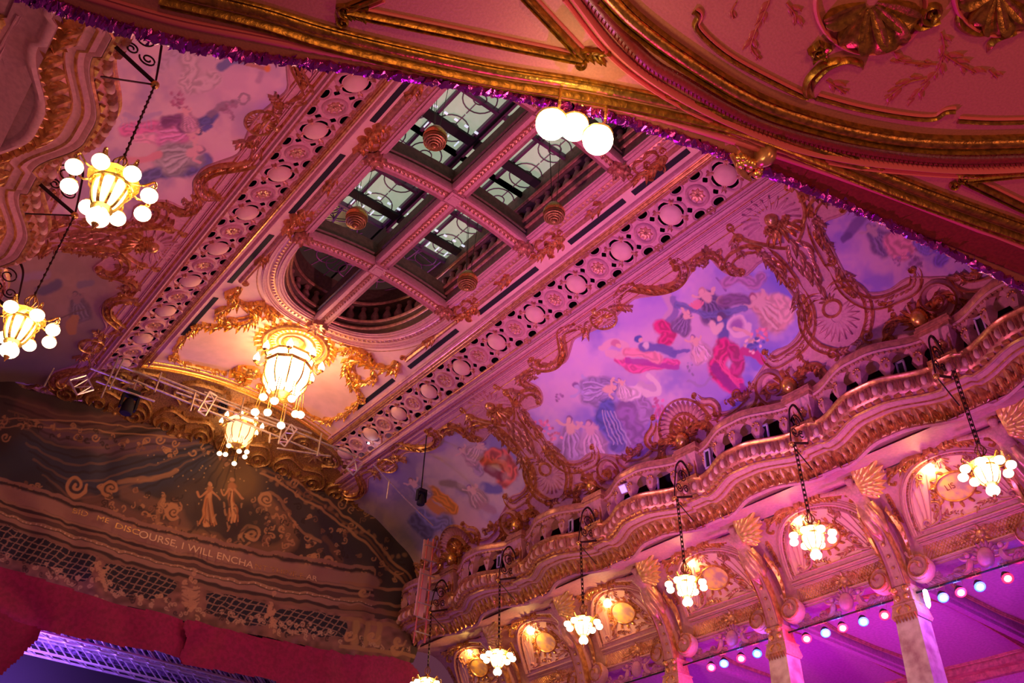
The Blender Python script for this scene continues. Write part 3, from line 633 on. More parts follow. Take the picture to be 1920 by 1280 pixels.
# ================================================================= ARCADE BELOW THE RIGHT GALLERY
ARC = Surf([10.55, 10.62, 11.0, 11.45, 11.85, 12.1, 12.2, 12.22], [6.60, 6.60, 6.76, 6.72, 6.40, 6.0, 5.58, 5.50])
# finer, smoother section
def smooth_surf(X, Z, n=60):
    q = catmull(np.stack([X, Z], -1), 12); return Surf(q[:, 0], q[:, 1])
ARC = smooth_surf([10.62, 11.0, 11.45, 11.85, 12.1, 12.2], [6.66, 6.77, 6.71, 6.40, 6.0, 5.58])
mb = MB(); G = np.stack(np.meshgrid(np.linspace(0, ARC.L[-1], 40), np.linspace(1.7, 17.0, 80), indexing='ij'), -1); P, N = ARC.at(G); mb.grid(P); struct(mb.build('wall_arcade', M['plaster']))
uA = lambda ratio: float(np.interp(ratio, ARC.k, ARC.L))
U_CR, U_SP, U_F0, U_F1 = uA(1.685), uA(1.99), uA(2.03), uA(2.165)
def archq(ym, a, uc, us, n=40): t = np.linspace(0, PI, n); return np.stack([us - (us - uc) * np.sin(t) ** .9, ym + a * np.cos(t)], -1)
names = ['nearest the camera', 'second from the camera', 'third from the camera', 'fourth from the camera', 'fifth from the camera', 'beside the stage drape']
MURAL = [(.72, .30, .05), (.75, .38, .08), (.70, .36, .10), (.75, .42, .08), (.72, .40, .08), (.6, .4, .1)]
for k in range(-1, 6):
    y0 = 4.02 + 2.18 * k; ym = y0 + 1.09 - .06; nk = names[k + 0] if k >= 0 else 'cut by the right frame edge'
    if k < 0: nk = 'cut by the right edge'
    # lunette thing
    P0, _ = ARC.at(np.array([(U_SP, ym)])); t = thing('arched_lunette', P0[0], 'arched lunette with gilded scrolls below the right gallery, %s' % nk, 'lunette', 'lunettes of the arcade')
    t['group'] = 'lunettes of the arcade'
    mb = MB(); q = archq(ym, .80, U_CR + .05, U_SP); s_ = np.linspace(.0, 1, 12); Q = (q[:, None] * (1 - s_[None, :, None]) + np.array([U_SP, ym])[None, None] * s_[None, :, None]); P, N = ARC.at(Q); mb.grid(P + N * .012); mb.build('tympanum', M['ceil'], t)
    mb = MB(); mould(mb, ARC, archq(ym, .88, U_CR, U_SP + .04), .05, .07, STEP); mould(mb, ARC, archq(ym, .76, U_CR + .10, U_SP + .04), .022, .05); mb.build('archivolt', M['plaster'], t)
    mb = MB(); leafrow(mb, ARC, archq(ym, .82, U_CR + .05, U_SP), .06, .022, .05, lean=.8, H=1.2); mb.build('archivolt_leaves', M['rose'], t)
    mb = MB()
    for d in (-1, 1):            # ribbed fans each side
        for j in range(4):
            a = np.array([U_SP - .05 - .02 * j, ym + d * (.66 - .05 * j)]); b = np.array([U_CR + .22 + .03 * j, ym + d * (.52 - .13 * j)]); mould(mb, ARC, np.linspace(a, b, 8), .012, .03)
        mould(mb, ARC, spiral((U_SP - .07, ym + d * .62), .07, 0, 1.5, sgn=d), .018, .05)
        mould(mb, ARC, catmull([(U_SP - .02, ym + d * .60), (U_SP - .06, ym + d * .45), (U_SP - .16, ym + d * .38), (U_SP - .28, ym + d * .36), (U_SP - .31, ym + d * .44)], 5), .022, .05)
    mould(mb, ARC, np.array([(U_SP + .0, ym - .8), (U_SP, ym + .8)]), .02, .05); mb.build('scroll_mouldings', M['plaster'], t)
    mb = MB(); cu = (U_CR * .42 + U_SP * .58); a = np.linspace(0, 2 * PI, 41)[:-1]; q = np.stack([cu + .21 * np.sin(a), ym + .27 * np.cos(a)], -1)
    P, N = ARC.at(q); c0, n0 = ARC.at(np.array([(cu, ym)])); VV = np.vstack([P + N * .03, c0 + n0 * .03]); mb.add(VV, None, [(len(q), j, (j + 1) % len(q)) for j in range(len(q))])
    mp = mb.build('painted_oval', M['mural'], t)
    mb = MB(); mould(mb, ARC, q, .022, .05, ROUND, True)
    for b in np.linspace(0, 2 * PI, 15)[:-1]: leaf(mb, ARC, (cu + .22 * math.sin(b), ym + .28 * math.cos(b)), (math.sin(b + .5), math.cos(b + .5)), .10, .035, 1.2)
    shell(mb, ARC, (U_CR + .20, ym + .0), .03, .13, PI * .6, PI * 1.4, 9, H=1.2)
    leafrow(mb, ARC, catmull([(cu + .24, ym - .5), (cu + .16, ym - .36), (cu, ym - .33), (cu - .14, ym - .25)], 5), .07, .024, .05, H=1.4); leafrow(mb, ARC, catmull([(cu + .24, ym + .5), (cu + .16, ym + .36), (cu, ym + .33), (cu - .14, ym + .25)], 5), .07, .024, .05, H=1.4)
    mb.build('gilt_cartouche', M['gold'], t)
    if k == 0:
        cu_ = bpy.data.curves.new('t', 'FONT'); cu_.body = 'LIS'; cu_.size = 1; ob_ = bpy.data.objects.new('t', cu_); col.objects.link(ob_); me = bpy.data.meshes.new_from_object(ob_.evaluated_get(bpy.context.evaluated_depsgraph_get())); Vt = np.array([v.co[:] for v in me.vertices]); q_ = np.stack([cu - .02 - (Vt[:, 1] - .3) * .13, ym + .14 - Vt[:, 0] * .12], -1); P, N = ARC.at(q_); me.vertices.foreach_set('co', ((P + N * .04) * S - np.array(wloc(t))).ravel()); me.materials.clear(); me.materials.append(M['maroon']); me.update(); o_ = bpy.data.objects.new('lettering', me); col.objects.link(o_); o_.parent = t; bpy.data.objects.remove(ob_)
    # crown ornament above each arch and scrolls in the spandrels
    mb = MB()
    for d in (-1, 1):
        leafrow(mb, ARC, catmull([(U_CR - .04, ym + d * .1), (U_CR - .06, ym + d * .32), (U_CR + .03, ym + d * .52), (U_CR + .0, ym + d * .64)], 5), .10, .036, .055, H=1.4)
        mould(mb, ARC, spiral((U_CR + .02, ym + d * .44), .09, 0, 1.4, sgn=d), .02, .05)
        mould(mb, ARC, catmull([(U_CR + .10, ym + d * .70), (U_CR + .19, ym + d * .80), (U_CR + .25, ym + d * .74), (U_CR + .21, ym + d * .70)], 5), .022, .05)
        leafrow(mb, ARC, catmull([(U_CR + .32, ym + d * .93), (U_SP - .22, ym + d * .97)], 4), .05, .02, .045, H=1.6)
    rosette(mb, ARC, (U_CR - .02, ym), .13, 7, 1.4)
    mb.build('crown_ornament', M['gold'], t)
    mb = MB()
    for d in (-1, 1):
        leafrow(mb, ARC, catmull([(U_CR + .12, ym + d * .30), (U_CR + .22, ym + d * .42), (U_CR + .38, ym + d * .40)], 5), .07, .025, .045, jit=.9, H=1.5); leafrow(mb, ARC, catmull([(U_SP - .04, ym + d * .52), (U_SP - .10, ym + d * .28), (U_SP - .05, ym + d * .10)], 5), .06, .022, .045, jit=.9, H=1.4)
        mould(mb, ARC, spiral((U_CR + .26, ym + d * .34), .06, 0, 1.4, sgn=d), .015, .05); mould(mb, ARC, catmull([(U_SP - .34, ym + d * .42), (U_SP - .30, ym + d * .34), (U_SP - .20, ym + d * .36), (U_SP - .10, ym + d * .50)], 5), .02, .05)
    shell(mb, ARC, (U_CR + .12, ym), .04, .16, PI * .1, PI * 1.9, 15, H=1.0); mb.build('tympanum_foliage', M['rose'], t)
    # entablature between the columns
    mb = MB()
    for u_, w_, h_ in ((U_F0, .03, .06), (U_F0 + .06, .02, .03), (U_F1, .04, .08)):
        mould(mb, ARC, np.array([(u_, y0 + .2), (u_, y0 + 1.9)]), w_, h_, STEP)
    e = thing('arcade_frieze', ARC.at(np.array([(U_F1, ym)]))[0][0], 'diapered frieze with centre cartouche under lunette %s' % nk, 'frieze', 'friezes of the arcade'); mb.build('frieze_moulding', M['plaster'], e)
    mb = MB(); uu0, uu1 = U_F0 + .09, U_F1 - .05
    for j in range(34):
        ya_ = y0 + .2 + j * .05
        for s2 in (-1, 1):
            b = ya_ + s2 * .16
            mould(mb, ARC, np.array([(uu0, ya_), (uu1, min(max(b, y0 + .2), y0 + 1.9))]), .005, .008)
    mb.build('diaper_pattern', M['gold'], e)
    mb = MB(); c = ((uu0 + uu1) / 2, ym); bead(mb, ARC, np.array([c]), .07, .7, 10)
    for b in np.linspace(0, 2 * PI, 9)[:-1]: leaf(mb, ARC, (c[0] + .06 * math.sin(b), c[1] + .08 * math.cos(b)), (math.sin(b), math.cos(b)), .09, .035, 1.1)
    for d in (-1, 1): mould(mb, ARC, spiral((c[0] - .03, c[1] + d * .17), .06, 0, 1.3, sgn=d), .014, .03); leafrow(mb, ARC, np.array([(c[0] + .02, c[1] + d * .2), (c[0] + .03, c[1] + d * .40)]), .05, .02, .05, H=1.3)
    mb.build('centre_cartouche', M['rose'], e)
    # hanging crest below the frieze
    pc = type('P', (), {'at': staticmethod(lambda q: (np.stack([np.asarray(q)[..., 0] * 0 + 12.12, np.asarray(q)[..., 0], np.asarray(q)[..., 1]], -1), np.broadcast_to(np.array([-1., 0, 0]), np.asarray(q).shape[:-1] + (3,))))})
    cr = thing('pierced_crest', (12.12, ym, 5.27), 'openwork crest of putti on the lamp bar, lunette %s' % nk, 'crest', 'crests above the lamp bars')
    mb = MB(); mb.sphere((12.10, ym, 5.42), 1, 12, 8, (.07, .12, .15)); mb.build('oval_boss', M['lilac'], cr)
    for d in (-1, 1):
        mb = MB(); mb.sphere((12.1, ym + d * .235, 5.52), .045, 8, 6); mb.tube([(12.1, ym + d * .22, 5.47), (12.1, ym + d * .23, 5.40), (12.1, ym + d * .26, 5.33), (12.1, ym + d * .34, 5.29)], [.03, .055, .05, .03], smooth=4); mb.tube([(12.1, ym + d * .24, 5.46), (12.08, ym + d * .30, 5.47), (12.08, ym + d * .35, 5.52)], [.022, .02, .012], smooth=3); mb.tube([(12.1, ym + d * .2, 5.45), (12.08, ym + d * .14, 5.48)], [.022, .014]); mb.build('putto', M['lilac'], cr)
    mb = MB()
    for d in (-1, 1):
        mould(mb, pc, spiral((ym + d * .42, 5.35), .07, -PI / 2, 1.4, sgn=d), .02, .03); mould(mb, pc, spiral((ym + d * .56, 5.31), .05, -PI / 2, 1.4, sgn=-d), .018, .03)
        leafrow(mb, pc, np.array([(ym + d * .1, 5.28), (ym + d * .85, 5.285)]), .09, .035, .045, H=1.0); rosette(mb, pc, (ym + d * .72, 5.38), .08, 6, 1.0)
    for b in np.linspace(.1, PI - .1, 9): leaf(mb, pc, (ym + .11 * math.cos(b), 5.44 + .13 * math.sin(b)), (math.cos(b), math.sin(b)), .09, .03, 1.2)
    mb.build('scrollwork', M['lilac'], cr)
# columns, consoles, ribs and winged figures
def bone_fig(name, joints, edges, parent, mat_, org, sub=2):
    me = bpy.data.meshes.new(name); o0 = np.array(wloc(parent)); V = [tuple(np.array(j[0]) * S - o0) for j in joints]; me.from_pydata(V, edges, []); me.materials.append(mat_)
    ob = bpy.data.objects.new(name, me); col.objects.link(ob); ob.parent = parent
    md = ob.modifiers.new('skin', 'SKIN'); md.use_smooth_shade = True
    for i, j in enumerate(joints):
        sv = me.skin_vertices[0].data[i]; r = j[1] * S * 1.28; sv.radius = (r, r * (j[2] if len(j) > 2 else 1)); sv.use_root = (i == 0)
    sb = ob.modifiers.new('sub', 'SUBSURF'); sb.levels = sub; sb.render_levels = sub
    return ob
def blade(mb, a, b, w_, nrm, sag=.0):
    a, b = np.asarray(a, float), np.asarray(b, float); t = np.linspace(0, 1, 6); d = b - a; sd = unit(np.cross(nrm, d)); wv = w_ * np.array([.45, .8, 1, 1.05, .85, .15]); c = a + d * t[:, None] + nrm * (sag * np.sin(t * PI))[:, None]; V = []
    for s_, hz in ((-1, -.3), (-.5, .25), (0, .42), (.5, .25), (1, -.3)): V.append(c + sd * (s_ * wv)[:, None] + nrm * (hz * w_))
    V.append(c - nrm * (.5 * w_)); V.append(V[0]); mb.grid(np.stack(V, 1))
def wing(parent, y0, d, x0, z0):
    mb = MB(); base = np.array([x0 + .04, y0 + d * .12, z0]); nrm = unit(np.array([-.80, 0, -.60])); up = unit(np.array([-.30, d * .10, .40 + .3])); up = unit(up - nrm * (up @ nrm)); out = np.cross(nrm, up); out = out * (1 if out[1] * d > 0 else -1)
    for tier, (n, L0, L1, w_, lift) in enumerate(((11, .66, .27, .042, .0), (9, .42, .20, .044, .03), (6, .22, .13, .042, .055))):
        for i in range(n):
            f = i / (n - 1); an = math.radians(84 - 128 * f ** 1.1); L = L0 * (1 - f) + L1 * f; o = base + up * (.10 * (1 - f)) + nrm * lift
            blade(mb, o, o + (up * math.sin(an) + out * math.cos(an)) * L, w_ * (1 + .35 * f), nrm, .03)
    mb.tube([base - up * .08, base + up * .08 + out * .02 + nrm * .05, base + up * .30 + out * -.01 + nrm * .03, base + up * .55 + out * .03], [.03, .05, .03, .01], smooth=4)
    return mb.build('wing', M['goldw'], parent)
def skirt(mb, axis_pts, rad, n=14, folds=5, amp=.18):
    P = catmull(axis_pts, 5); R = np.interp(np.linspace(0, 1, len(P)), np.linspace(0, 1, len(rad)), rad); T = unit(np.gradient(P, axis=0)); yv = np.array([0, 1., 0]); V = []
    a = np.linspace(0, 2 * PI, n * 2 + 1)
    for p, r, t in zip(P, R, T):
        x = unit(np.cross(yv, t)); V.append(p + np.outer(np.cos(a) * r * (1 + amp * np.cos(folds * a + p[2] * 9)), yv) + np.outer(np.sin(a) * r * (1 + amp * np.cos(folds * a + p[2] * 9)), x))
    mb.grid(np.array(V))
for k in range(0, 6):
    y0 = 4.02 + 2.18 * k; nk = ['first from the camera', 'second from the camera', 'third from the camera', 'fourth from the camera', 'fifth from the camera', 'beside the stage drape'][k]
    yc = y0 + .03
    t = thing('winged_caryatid', (11.9, yc, 5.45), 'gilded winged caryatid leaning under the right gallery, %s' % nk, 'statue', 'winged caryatids of the gallery')
    hd = (11.12, yc, 6.70)
    J = [((11.45, yc, 6.36), .095), ((11.36, yc, 6.45), .08, .8), ((11.26, yc, 6.53), .10, .8), ((11.20, yc, 6.585), .085, .8), ((11.15, yc, 6.63), .036), ((11.12, yc, 6.675), .055), ((11.115, yc, 6.73), .058),
         ((11.19, yc + .115, 6.60), .045), ((11.17, yc + .27, 6.62), .034), ((11.17, yc + .46, 6.66), .024), ((11.17, yc + .54, 6.67), .022),
         ((11.19, yc - .115, 6.60), .045), ((11.17, yc - .27, 6.62), .034), ((11.17, yc - .46, 6.66), .024), ((11.17, yc - .54, 6.67), .022), ((11.56, yc, 6.22), .09)]
    bone_fig('body', J, [(0, 1), (1, 2), (2, 3), (3, 4), (4, 5), (5, 6), (3, 7), (7, 8), (8, 9), (9, 10), (3, 11), (11, 12), (12, 13), (13, 14), (0, 15)], t, M['stone'], None)
    mb = MB()
    for q_ in range(14): mb.sphere((11.135 + .03 * rng.rand(), yc + .05 * (rng.rand() - .5) * 2, 6.72 + .05 * rng.rand()), .03, 6, 4)
    mb.build('hair', M['gold'], t)
    wing(t, yc, -1, 11.17, 6.56)
    mb = MB(); skirt(mb, [(11.40, yc, 6.42), (11.52, yc, 6.26), (11.66, yc, 6.08), (11.76, yc, 5.94)], [.12, .16, .15, .06]); mb.build('drapery', M['rose'], t)
    rb = thing('bracket_rib', (12.0, yc, 5.3), 'curved pink rib below the winged caryatid, %s' % nk, 'bracket', 'ribs carrying the gallery')
    P = catmull([(11.50, yc, 6.30), (11.70, yc, 6.05), (11.86, yc, 5.75), (11.95, yc, 5.45), (11.97, yc, 5.32)], 6); mb = MB(); N = np.array([-.9, 0, -.35])
    mb.sweep(P, N, np.array([(-1, -1), (-1, .4), (-.75, .8), (-.6, .45), (.6, .45), (.75, .8), (1, .4), (1, -1)]), np.linspace(.10, .13, len(P)), .16); mb.build('rib_band', M['plaster'], rb)
    mb = MB()
    for d in (-1, 1): mb.sweep(P + np.array([-.03, d * .115, -.01]), N, ROUND, .018, .09)
    for i in (6, 9, 12, 15, 18): mb.sphere(P[i] + np.array([-.10, 0, -.03]), .045 - .0015 * i, 7, 5)
    mb.build('rib_gilding', M['gold'], rb)
    # flanking foliage scroll on the far side of the rib
    mb = MB()
    for d in (-1, 1):
        Pq = catmull([(11.62, yc + d * .2, 6.32), (11.80, yc + d * .24, 6.12), (11.95, yc + d * .22, 5.85), (12.03, yc + d * .17, 5.55)], 6); mb.tube(Pq, [.02, .05, .03, .015]); 
        for i in range(0, len(Pq), 2): mb.tube([Pq[i], Pq[i] + np.array([-.07, d * .05, .03])], [.03, .006])
        a = np.linspace(0, 2.4 * PI, 22); r = .085 * (1 - a / 9); mb.tube(np.stack([11.74 + 0 * a, yc + d * .21 + r * np.cos(a) * .8, 6.20 + r * np.sin(a)], -1), .02)
    mb.build('foliage_scrolls', M['gold'], rb)
    # column
    c = thing('arcade_column', (12.0, yc, 2.0), 'square marbled column with carved capital under the right gallery, %s' % nk, 'column', 'columns of the arcade')
    def sq(z, w_): return [[12.03 - w_, yc - w_, z], [12.03 - w_, yc + w_, z], [12.03 + w_, yc + w_, z], [12.03 + w_, yc - w_, z], [12.03 - w_, yc - w_, z]]
    mb = MB(); mb.grid(np.array([sq(1.8, .20), sq(3.4, .195), sq(4.86, .165)])); mb.build('shaft', M['column'], c, sharp=.5)
    mb = MB(); mb.grid(np.array([sq(4.84, .18), sq(4.88, .20), sq(5.03, .17), sq(5.05, .19), sq(5.08, .15), sq(5.25, .13), sq(5.26, .17), sq(5.30, .17), sq(5.31, .12), sq(5.36, .12)])); mb.build('neck', M['stone'], c, sharp=.5)
    mb = MB()
    for d in (-1, 1): mb.sphere((11.88, yc + d * .07, 5.14), .045, 7, 5); mb.sphere((11.86, yc + d * .09, 5.25), .05, 7, 5); mb.tube([(11.86, yc + d * .05, 4.9), (11.84, yc + d * .09, 4.96), (11.86, yc + d * .03, 5.02)], .02, smooth=3)
    for q_ in range(7): mb.tube([(11.87, yc - .15 + .05 * q_, 4.80), (11.83, yc - .15 + .05 * q_, 4.89)], [.008, .026])
    mb.build('capital_carving', M['gold'], c)
    for d in (-1, 1):
        mb = MB(); cy, cz_ = yc + d * .30, 5.50; sg_ = 1; a = np.linspace(0, 2.6 * PI, 44); r = .185 * (1 - a / (2.9 * PI) * .85); sgx = -d
        Pq = np.stack([11.98 - .08 * (a / 8) + 0 * a, cy + sgx * r * np.cos(a + PI * .5) * 1.0, cz_ + r * np.sin(a + PI * .5)], -1); mb.sweep(Pq, np.array([-1., 0, -.2]), ROUND, .030, .05)
        mb.lathe([(.185, -.1), (.185, 0), (.17, .03), (.001, .035)], (11.97, cy, cz_), 16, np.array([[0, 1., 0], [0, 0, 1.], [-1., 0, 0]])); mb.tube([(12.0, yc + d * .14, 5.80), (12.0, yc + d * .2, 5.72), (12.0, yc + d * .28, 5.69)], .035, smooth=4)
        sc_ = mb.build('scroll_console', M['plaster'], c); mb = MB(); mb.sweep(Pq + np.array([-.03, 0, 0]), np.array([-1., 0, -.2]), ROUND, .009, .05)
        for i in range(0, 24, 2): mb.sphere(Pq[i] + np.array([-.03, 0, 0]), .022, 5, 4)
        mb.build('gilt_edging', M['gold'], sc_)
# the left gallery's underside and its nearest caryatid
LARC = smooth_surf([2 * CXH - x for x in (10.62, 11.0, 11.45, 11.85, 12.1, 12.2)], [6.66, 6.77, 6.71, 6.40, 6.0, 5.58])
mb = MB(); G = np.stack(np.meshgrid(np.linspace(0, ARC.L[-1], 30), np.linspace(3.5, 13.0, 50), indexing='ij'), -1); P, N = ARC.at(G); P = P.copy(); P[..., 0] = 2 * CXH - P[..., 0]; mb.grid(P); struct(mb.build('wall_arcade_left', M['plaster']))
for c0 in [o for o in col.objects if o.name == 'winged_caryatid.001']:
    l = Vector(c0.location) / S; c2 = copy_tree(c0, (2 * CXH - l.x, l.y, l.z), 'gilded winged caryatid under the left gallery in the top left corner', rz=PI)
for k in (0, 1, 2):
    ym = 4.02 + 2.18 * k + 1.03; t = thing('spandrel_ornament', (-.9, ym, 6.5), 'gilded leafy spandrel scrollwork below the left gallery cornice, %s from the camera' % ORD[k], 'ornament', 'spandrel ornaments of the left gallery'); mb = MB()
    LS = type('L', (), {'at': staticmethod(lambda q: (lambda PN: (PN[0] * [-1, 1, 1] + [2 * CXH, 0, 0], PN[1] * [-1, 1, 1]))(ARC.at(q)))})
    for d in (-1, 1):
        leafrow(mb, LS, catmull([(.55, ym + d * .1), (.50, ym + d * .32), (.60, ym + d * .52), (.55, ym + d * .75)], 5), .14, .05, .06, H=1.4); mould(mb, LS, spiral((.65, ym + d * .44), .12, 0, 1.4, sgn=d), .03, .07); mould(mb, LS, spiral((.85, ym + d * .7), .14, 0, 1.4, sgn=d), .03, .07)
    mb.build('scrolls', M['gold'], t); m2 = MB(); mould(m2, LS, np.array([(.30, ym - 1.0), (.34, ym - .4), (.36, ym), (.34, ym + .4), (.30, ym + 1.0)]), .03, .05, STEP); m2.build('fillet', M['plaster'], t)
# passage wall coloured as deep gallery shade, floodlights and slim fixtures standing in the openings
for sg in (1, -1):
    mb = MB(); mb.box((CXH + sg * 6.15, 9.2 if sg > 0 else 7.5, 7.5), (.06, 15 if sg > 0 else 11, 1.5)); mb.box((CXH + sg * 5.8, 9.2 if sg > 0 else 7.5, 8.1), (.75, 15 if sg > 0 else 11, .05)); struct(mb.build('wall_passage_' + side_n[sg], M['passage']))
FX = [(1840, 613, .9, 0), (1690, 690, .6, 1), (1435, 812, .8, 0), (1327, 860, .9, 0), (1230, 911, .8, 0), (1163, 934, .8, 0), (1070, 986, .7, 0), (936, 1052, .7, 0), (1004, 1018, .7, 0)]
for i, (px, py, k_, dk) in enumerate(FX):
    r = ray(px, py); c = r / r[0] * (CXH + 4.96); t = thing('slim_light_fixture', c, 'slim %s upright light fixture in a right balustrade opening, %s from the right' % ('dark' if dk else 'lilac-framed', ORD[i if i < 9 else 8]), 'light fixture', 'slim fixtures in the balustrade')
    mb = MB(); h_ = .17 * k_; w_ = .05; yaw = .5
    for a, b, sz in ((0, h_, (.03, .12, .02)), (0, -h_, (.03, .12, .02)), (-.05, 0, (.03, .02, 2 * h_)), (.05, 0, (.03, .02, 2 * h_))): mb.box(c + (0, a, b), sz)
    mb.build('frame', M['frame'] if not dk else M['grey'], t); mb = MB(); mb.box(c + (.02, 0, 0), (.02, .1, 2 * h_)); mb.build('dark_panel', M['dark'], t)
r = ray(1172, 915); c = r / r[0] * (CXH + 4.80); t = thing('floodlight', c, 'square lilac glowing floodlight on the balustrade of the right gallery', 'floodlight'); mb = MB(); A = np.array([unit(np.array([.2, 1, .2])), unit(np.array([-.5, 0, .8])), unit(np.array([-.8, .2, -.5]))]); mb.box(c, (.19, .15, .09), A); mb.build('housing', M['frame'], t)
mb = MB(); mb.box(c + A[2] * .047, (.16, .12, .01), A); mb.build('glass', mat('flood_glass', (.5, .4, 1), .2, emit=(.35, .25, 1.0), es=1.6), t)
# ================================================================= LOWER GALLERY INSIDE (purple)
mb = MB(); mb.box((14.4, 9.2, 5.62), (4.4, 15.6, .08)); struct(mb.build('ceiling_gallery', M['lilac']))
mb = MB(); mb.box((16.6, 9.2, 4.2), (.1, 15.6, 2.9)); struct(mb.build('wall_gallery', M['lilac']))
for k in range(6):
    y0 = 4.05 + 2.18 * k; mb = MB(); mb.box((14.4, y0, 5.53), (4.3, .22, .14)); mb.box((14.4, y0, 5.44), (4.3, .10, .05)); struct(mb.build('trim_%d' % tn, M['lilac'])); tn += 1
    rf = MB(); ym = y0 + 1.09; q = [(12.8, y0 + .3), (16.0, y0 + .3), (16.2, y0 + .5), (16.2, y0 + 1.7), (16.0, y0 + 1.9), (12.8, y0 + 1.9)]
    P = np.array([(a, b, 5.57) for a, b in catmull(q, 4, True)]); rf.sweep(P, np.array([0, 0, -1.]), STEP, .035, .04, True); struct(rf.build('trim_%d' % tn, M['rose'])); tn += 1
    t = MB(); t.lathe([(.13, 0), (.15, -.05), (.10, -.12), (.05, -.17), (.06, -.22), (.001, -.27)], (15.9, y0, 5.42), 12); tag(t.build('ceiling_pendant', M['stone']), 'turned plaster pendant on purple gallery ceiling beam, %s from the camera' % ORD[k], 'pendant', 'pendants of the lower gallery ceiling')
mb = MB(); mb.box((16.4, 9.2, 5.50), (.3, 15.6, .14)); mb.box((16.5, 9.2, 5.38), (.12, 15.6, .1)); struct(mb.build('trim_%d' % tn, M['rose'])); tn += 1
# lamp bars with red and blue lamps
LN = {0: 'nearest the camera'}
first_lamp = {}
def par_lamp(c, kind, label):
    t = thing('stage_lamp', c, label, 'stage lamp', 'red and blue lamps on the bars')
    mb = MB(); mb.tube([(c[0], c[1] - .06, c[2] - .12), (c[0], c[1] - .06, c[2] - .02), (c[0], c[1] + .06, c[2] - .02), (c[0], c[1] + .06, c[2] - .12)], .006); mb.tube([(c[0], c[1], c[2] + .02), (c[0], c[1], c[2] - .02)], .012); mb.build('yoke', M['steel'], t)
    ax = unit(np.array([-.55, -.42, -.75])); x = unit(np.cross(ax, (0, 1, 0))); A = np.array([x, np.cross(ax, x), ax])
    mb = MB(); mb.lathe([(.001, -.11), (.035, -.10), (.062, -.03), (.076, .05)], (c[0], c[1], c[2] - .15), 12, A); mb.build('housing', M['black'], t)
    mb = MB(); mb.lathe([(.074, .045), (.03, .058)], (c[0], c[1], c[2] - .15), 14, A); mb.build('lens', M[kind], t); mb = MB(); mb.lathe([(.046, .056), (.001, .066)], (c[0], c[1], c[2] - .15), 12, A); mb.build('lamp_core', M['redcore' if kind == 'redled' else 'bluecore'], t)
    return np.array([c[0], c[1], c[2] - .15]) + ax * .12
KN = ['nearest the camera', 'second from the camera', 'third from the camera', 'fourth from the camera', 'fifth from the camera']
for k in range(0, 4):
    y0 = 4.02 + 2.18 * (k - 0); nm2 = KN[k]
    mb = MB(); mb.tube([(12.05, y0 - (.0 if k else 1.4), 5.22), (12.05, y0 + 2.18, 5.22)], .014); tag(mb.build('lamp_bar', M['black']), 'thin black lamp bar between arcade columns, %s' % nm2, 'lamp bar', 'lamp bars')
# lamp y positions traced along the bar (near bay to far bay)
LAMPS = [((1893, 1100), 'redled'), ((1840, 1112), 'blueled'), ((1804, 1123), 'redled'), ((1771, 1133), 'blueled'), ((1660, 1162), 'redled'), ((1620, 1172), 'blueled'), ((1581, 1184), 'redled'), ((1549, 1194), 'blueled'), ((1513, 1202), 'redled'), ((1420, 1228), 'blueled'), ((1390, 1237), 'redled'), ((1358, 1247), 'blueled'), ((1334, 1254), 'redled'), ((1270, 1272), 'blueled')]
lc = {}
for (px, py), kd in LAMPS:
    r = ray(px, py); yv = r[1] / r[0] * 12.05; cn = 'red' if kd == 'redled' else 'blue'; lc[cn] = lc.get(cn, 0) + 1
    p = par_lamp((12.05, yv, 5.22), kd, 'glowing %s stage lamp on the bar under the right gallery, %s %s from the right' % (cn, ORD[lc[cn] - 1], cn))
    point('lamp_glow_' + cn, (p[0] - .02, p[1], p[2] - .05), (1, .03, .10) if cn == 'red' else (.06, .12, 1), 42, .08)
t = thing('stage_lamp', (12.05, 6.75, 5.22), 'pale lamp with a glowing housing on the bar just right of the near column', 'stage lamp')
c = np.array([12.0, 6.0 * 12.05 / 12.05 - .35, 5.14]); mb = MB(); mb.lathe([(.001, .14), (.03, .12), (.04, 0), (.03, -.1), (.001, -.14)], ray(1738, 1122) / ray(1738, 1122)[0] * 12.0, 10); mb.build('housing', M['whiteled'], t)  # emission puts a glow into the pale housing
for k in range(4):
    yv = 5.1 + 2.18 * k; point('violet_glow', (13.6, yv, 4.6), (.45, .03, 1.0), 34, .3)
area('violet_gallery_wash', (13.2, 8.5, 2.6), (14.6, 8.5, 5.6), 4.0, (.72, .01, .72), 240, 170)
# ================================================================= SOFFIT OF THE BALCONY OVERHEAD
SZ = 3.2
SO = Surf(np.linspace(-1.6, 6.2, 40), np.full(40, SZ), room=(2., 0.))
def sp(pts, n=8): return SO.pix(catmull(pts, n))
class _U:               # same surface but every ornament grows downwards, thickness above
    pass
E0 = [(20, -25), (90, 3), (240, 52), (440, 98), (640, 124), (900, 165), (1100, 205), (1280, 258), (1500, 345), (1700, 432), (1960, 556)]
edge = sp(E0)
outer = SO.at(edge)[0]
inner = np.array([[p[0] - .2, min(p[1] - 3.4, -.6), SZ] for p in outer])
mb = MB(); t_ = np.linspace(0, 1, 14)[None, :, None]; mb.grid(outer[:, None] * (1 - t_) + inner[:, None] * t_); struct(mb.build('ceiling_balcony', M['soffit']))
mb = MB(); mb.grid(np.stack([outer, outer + np.array([0, .0, .04]), outer + np.array([0, -.02, .35]), outer + np.array([.0, -.5, .4])], 1)); struct(mb.build('trim_%d' % tn, M['maroon'])); tn += 1
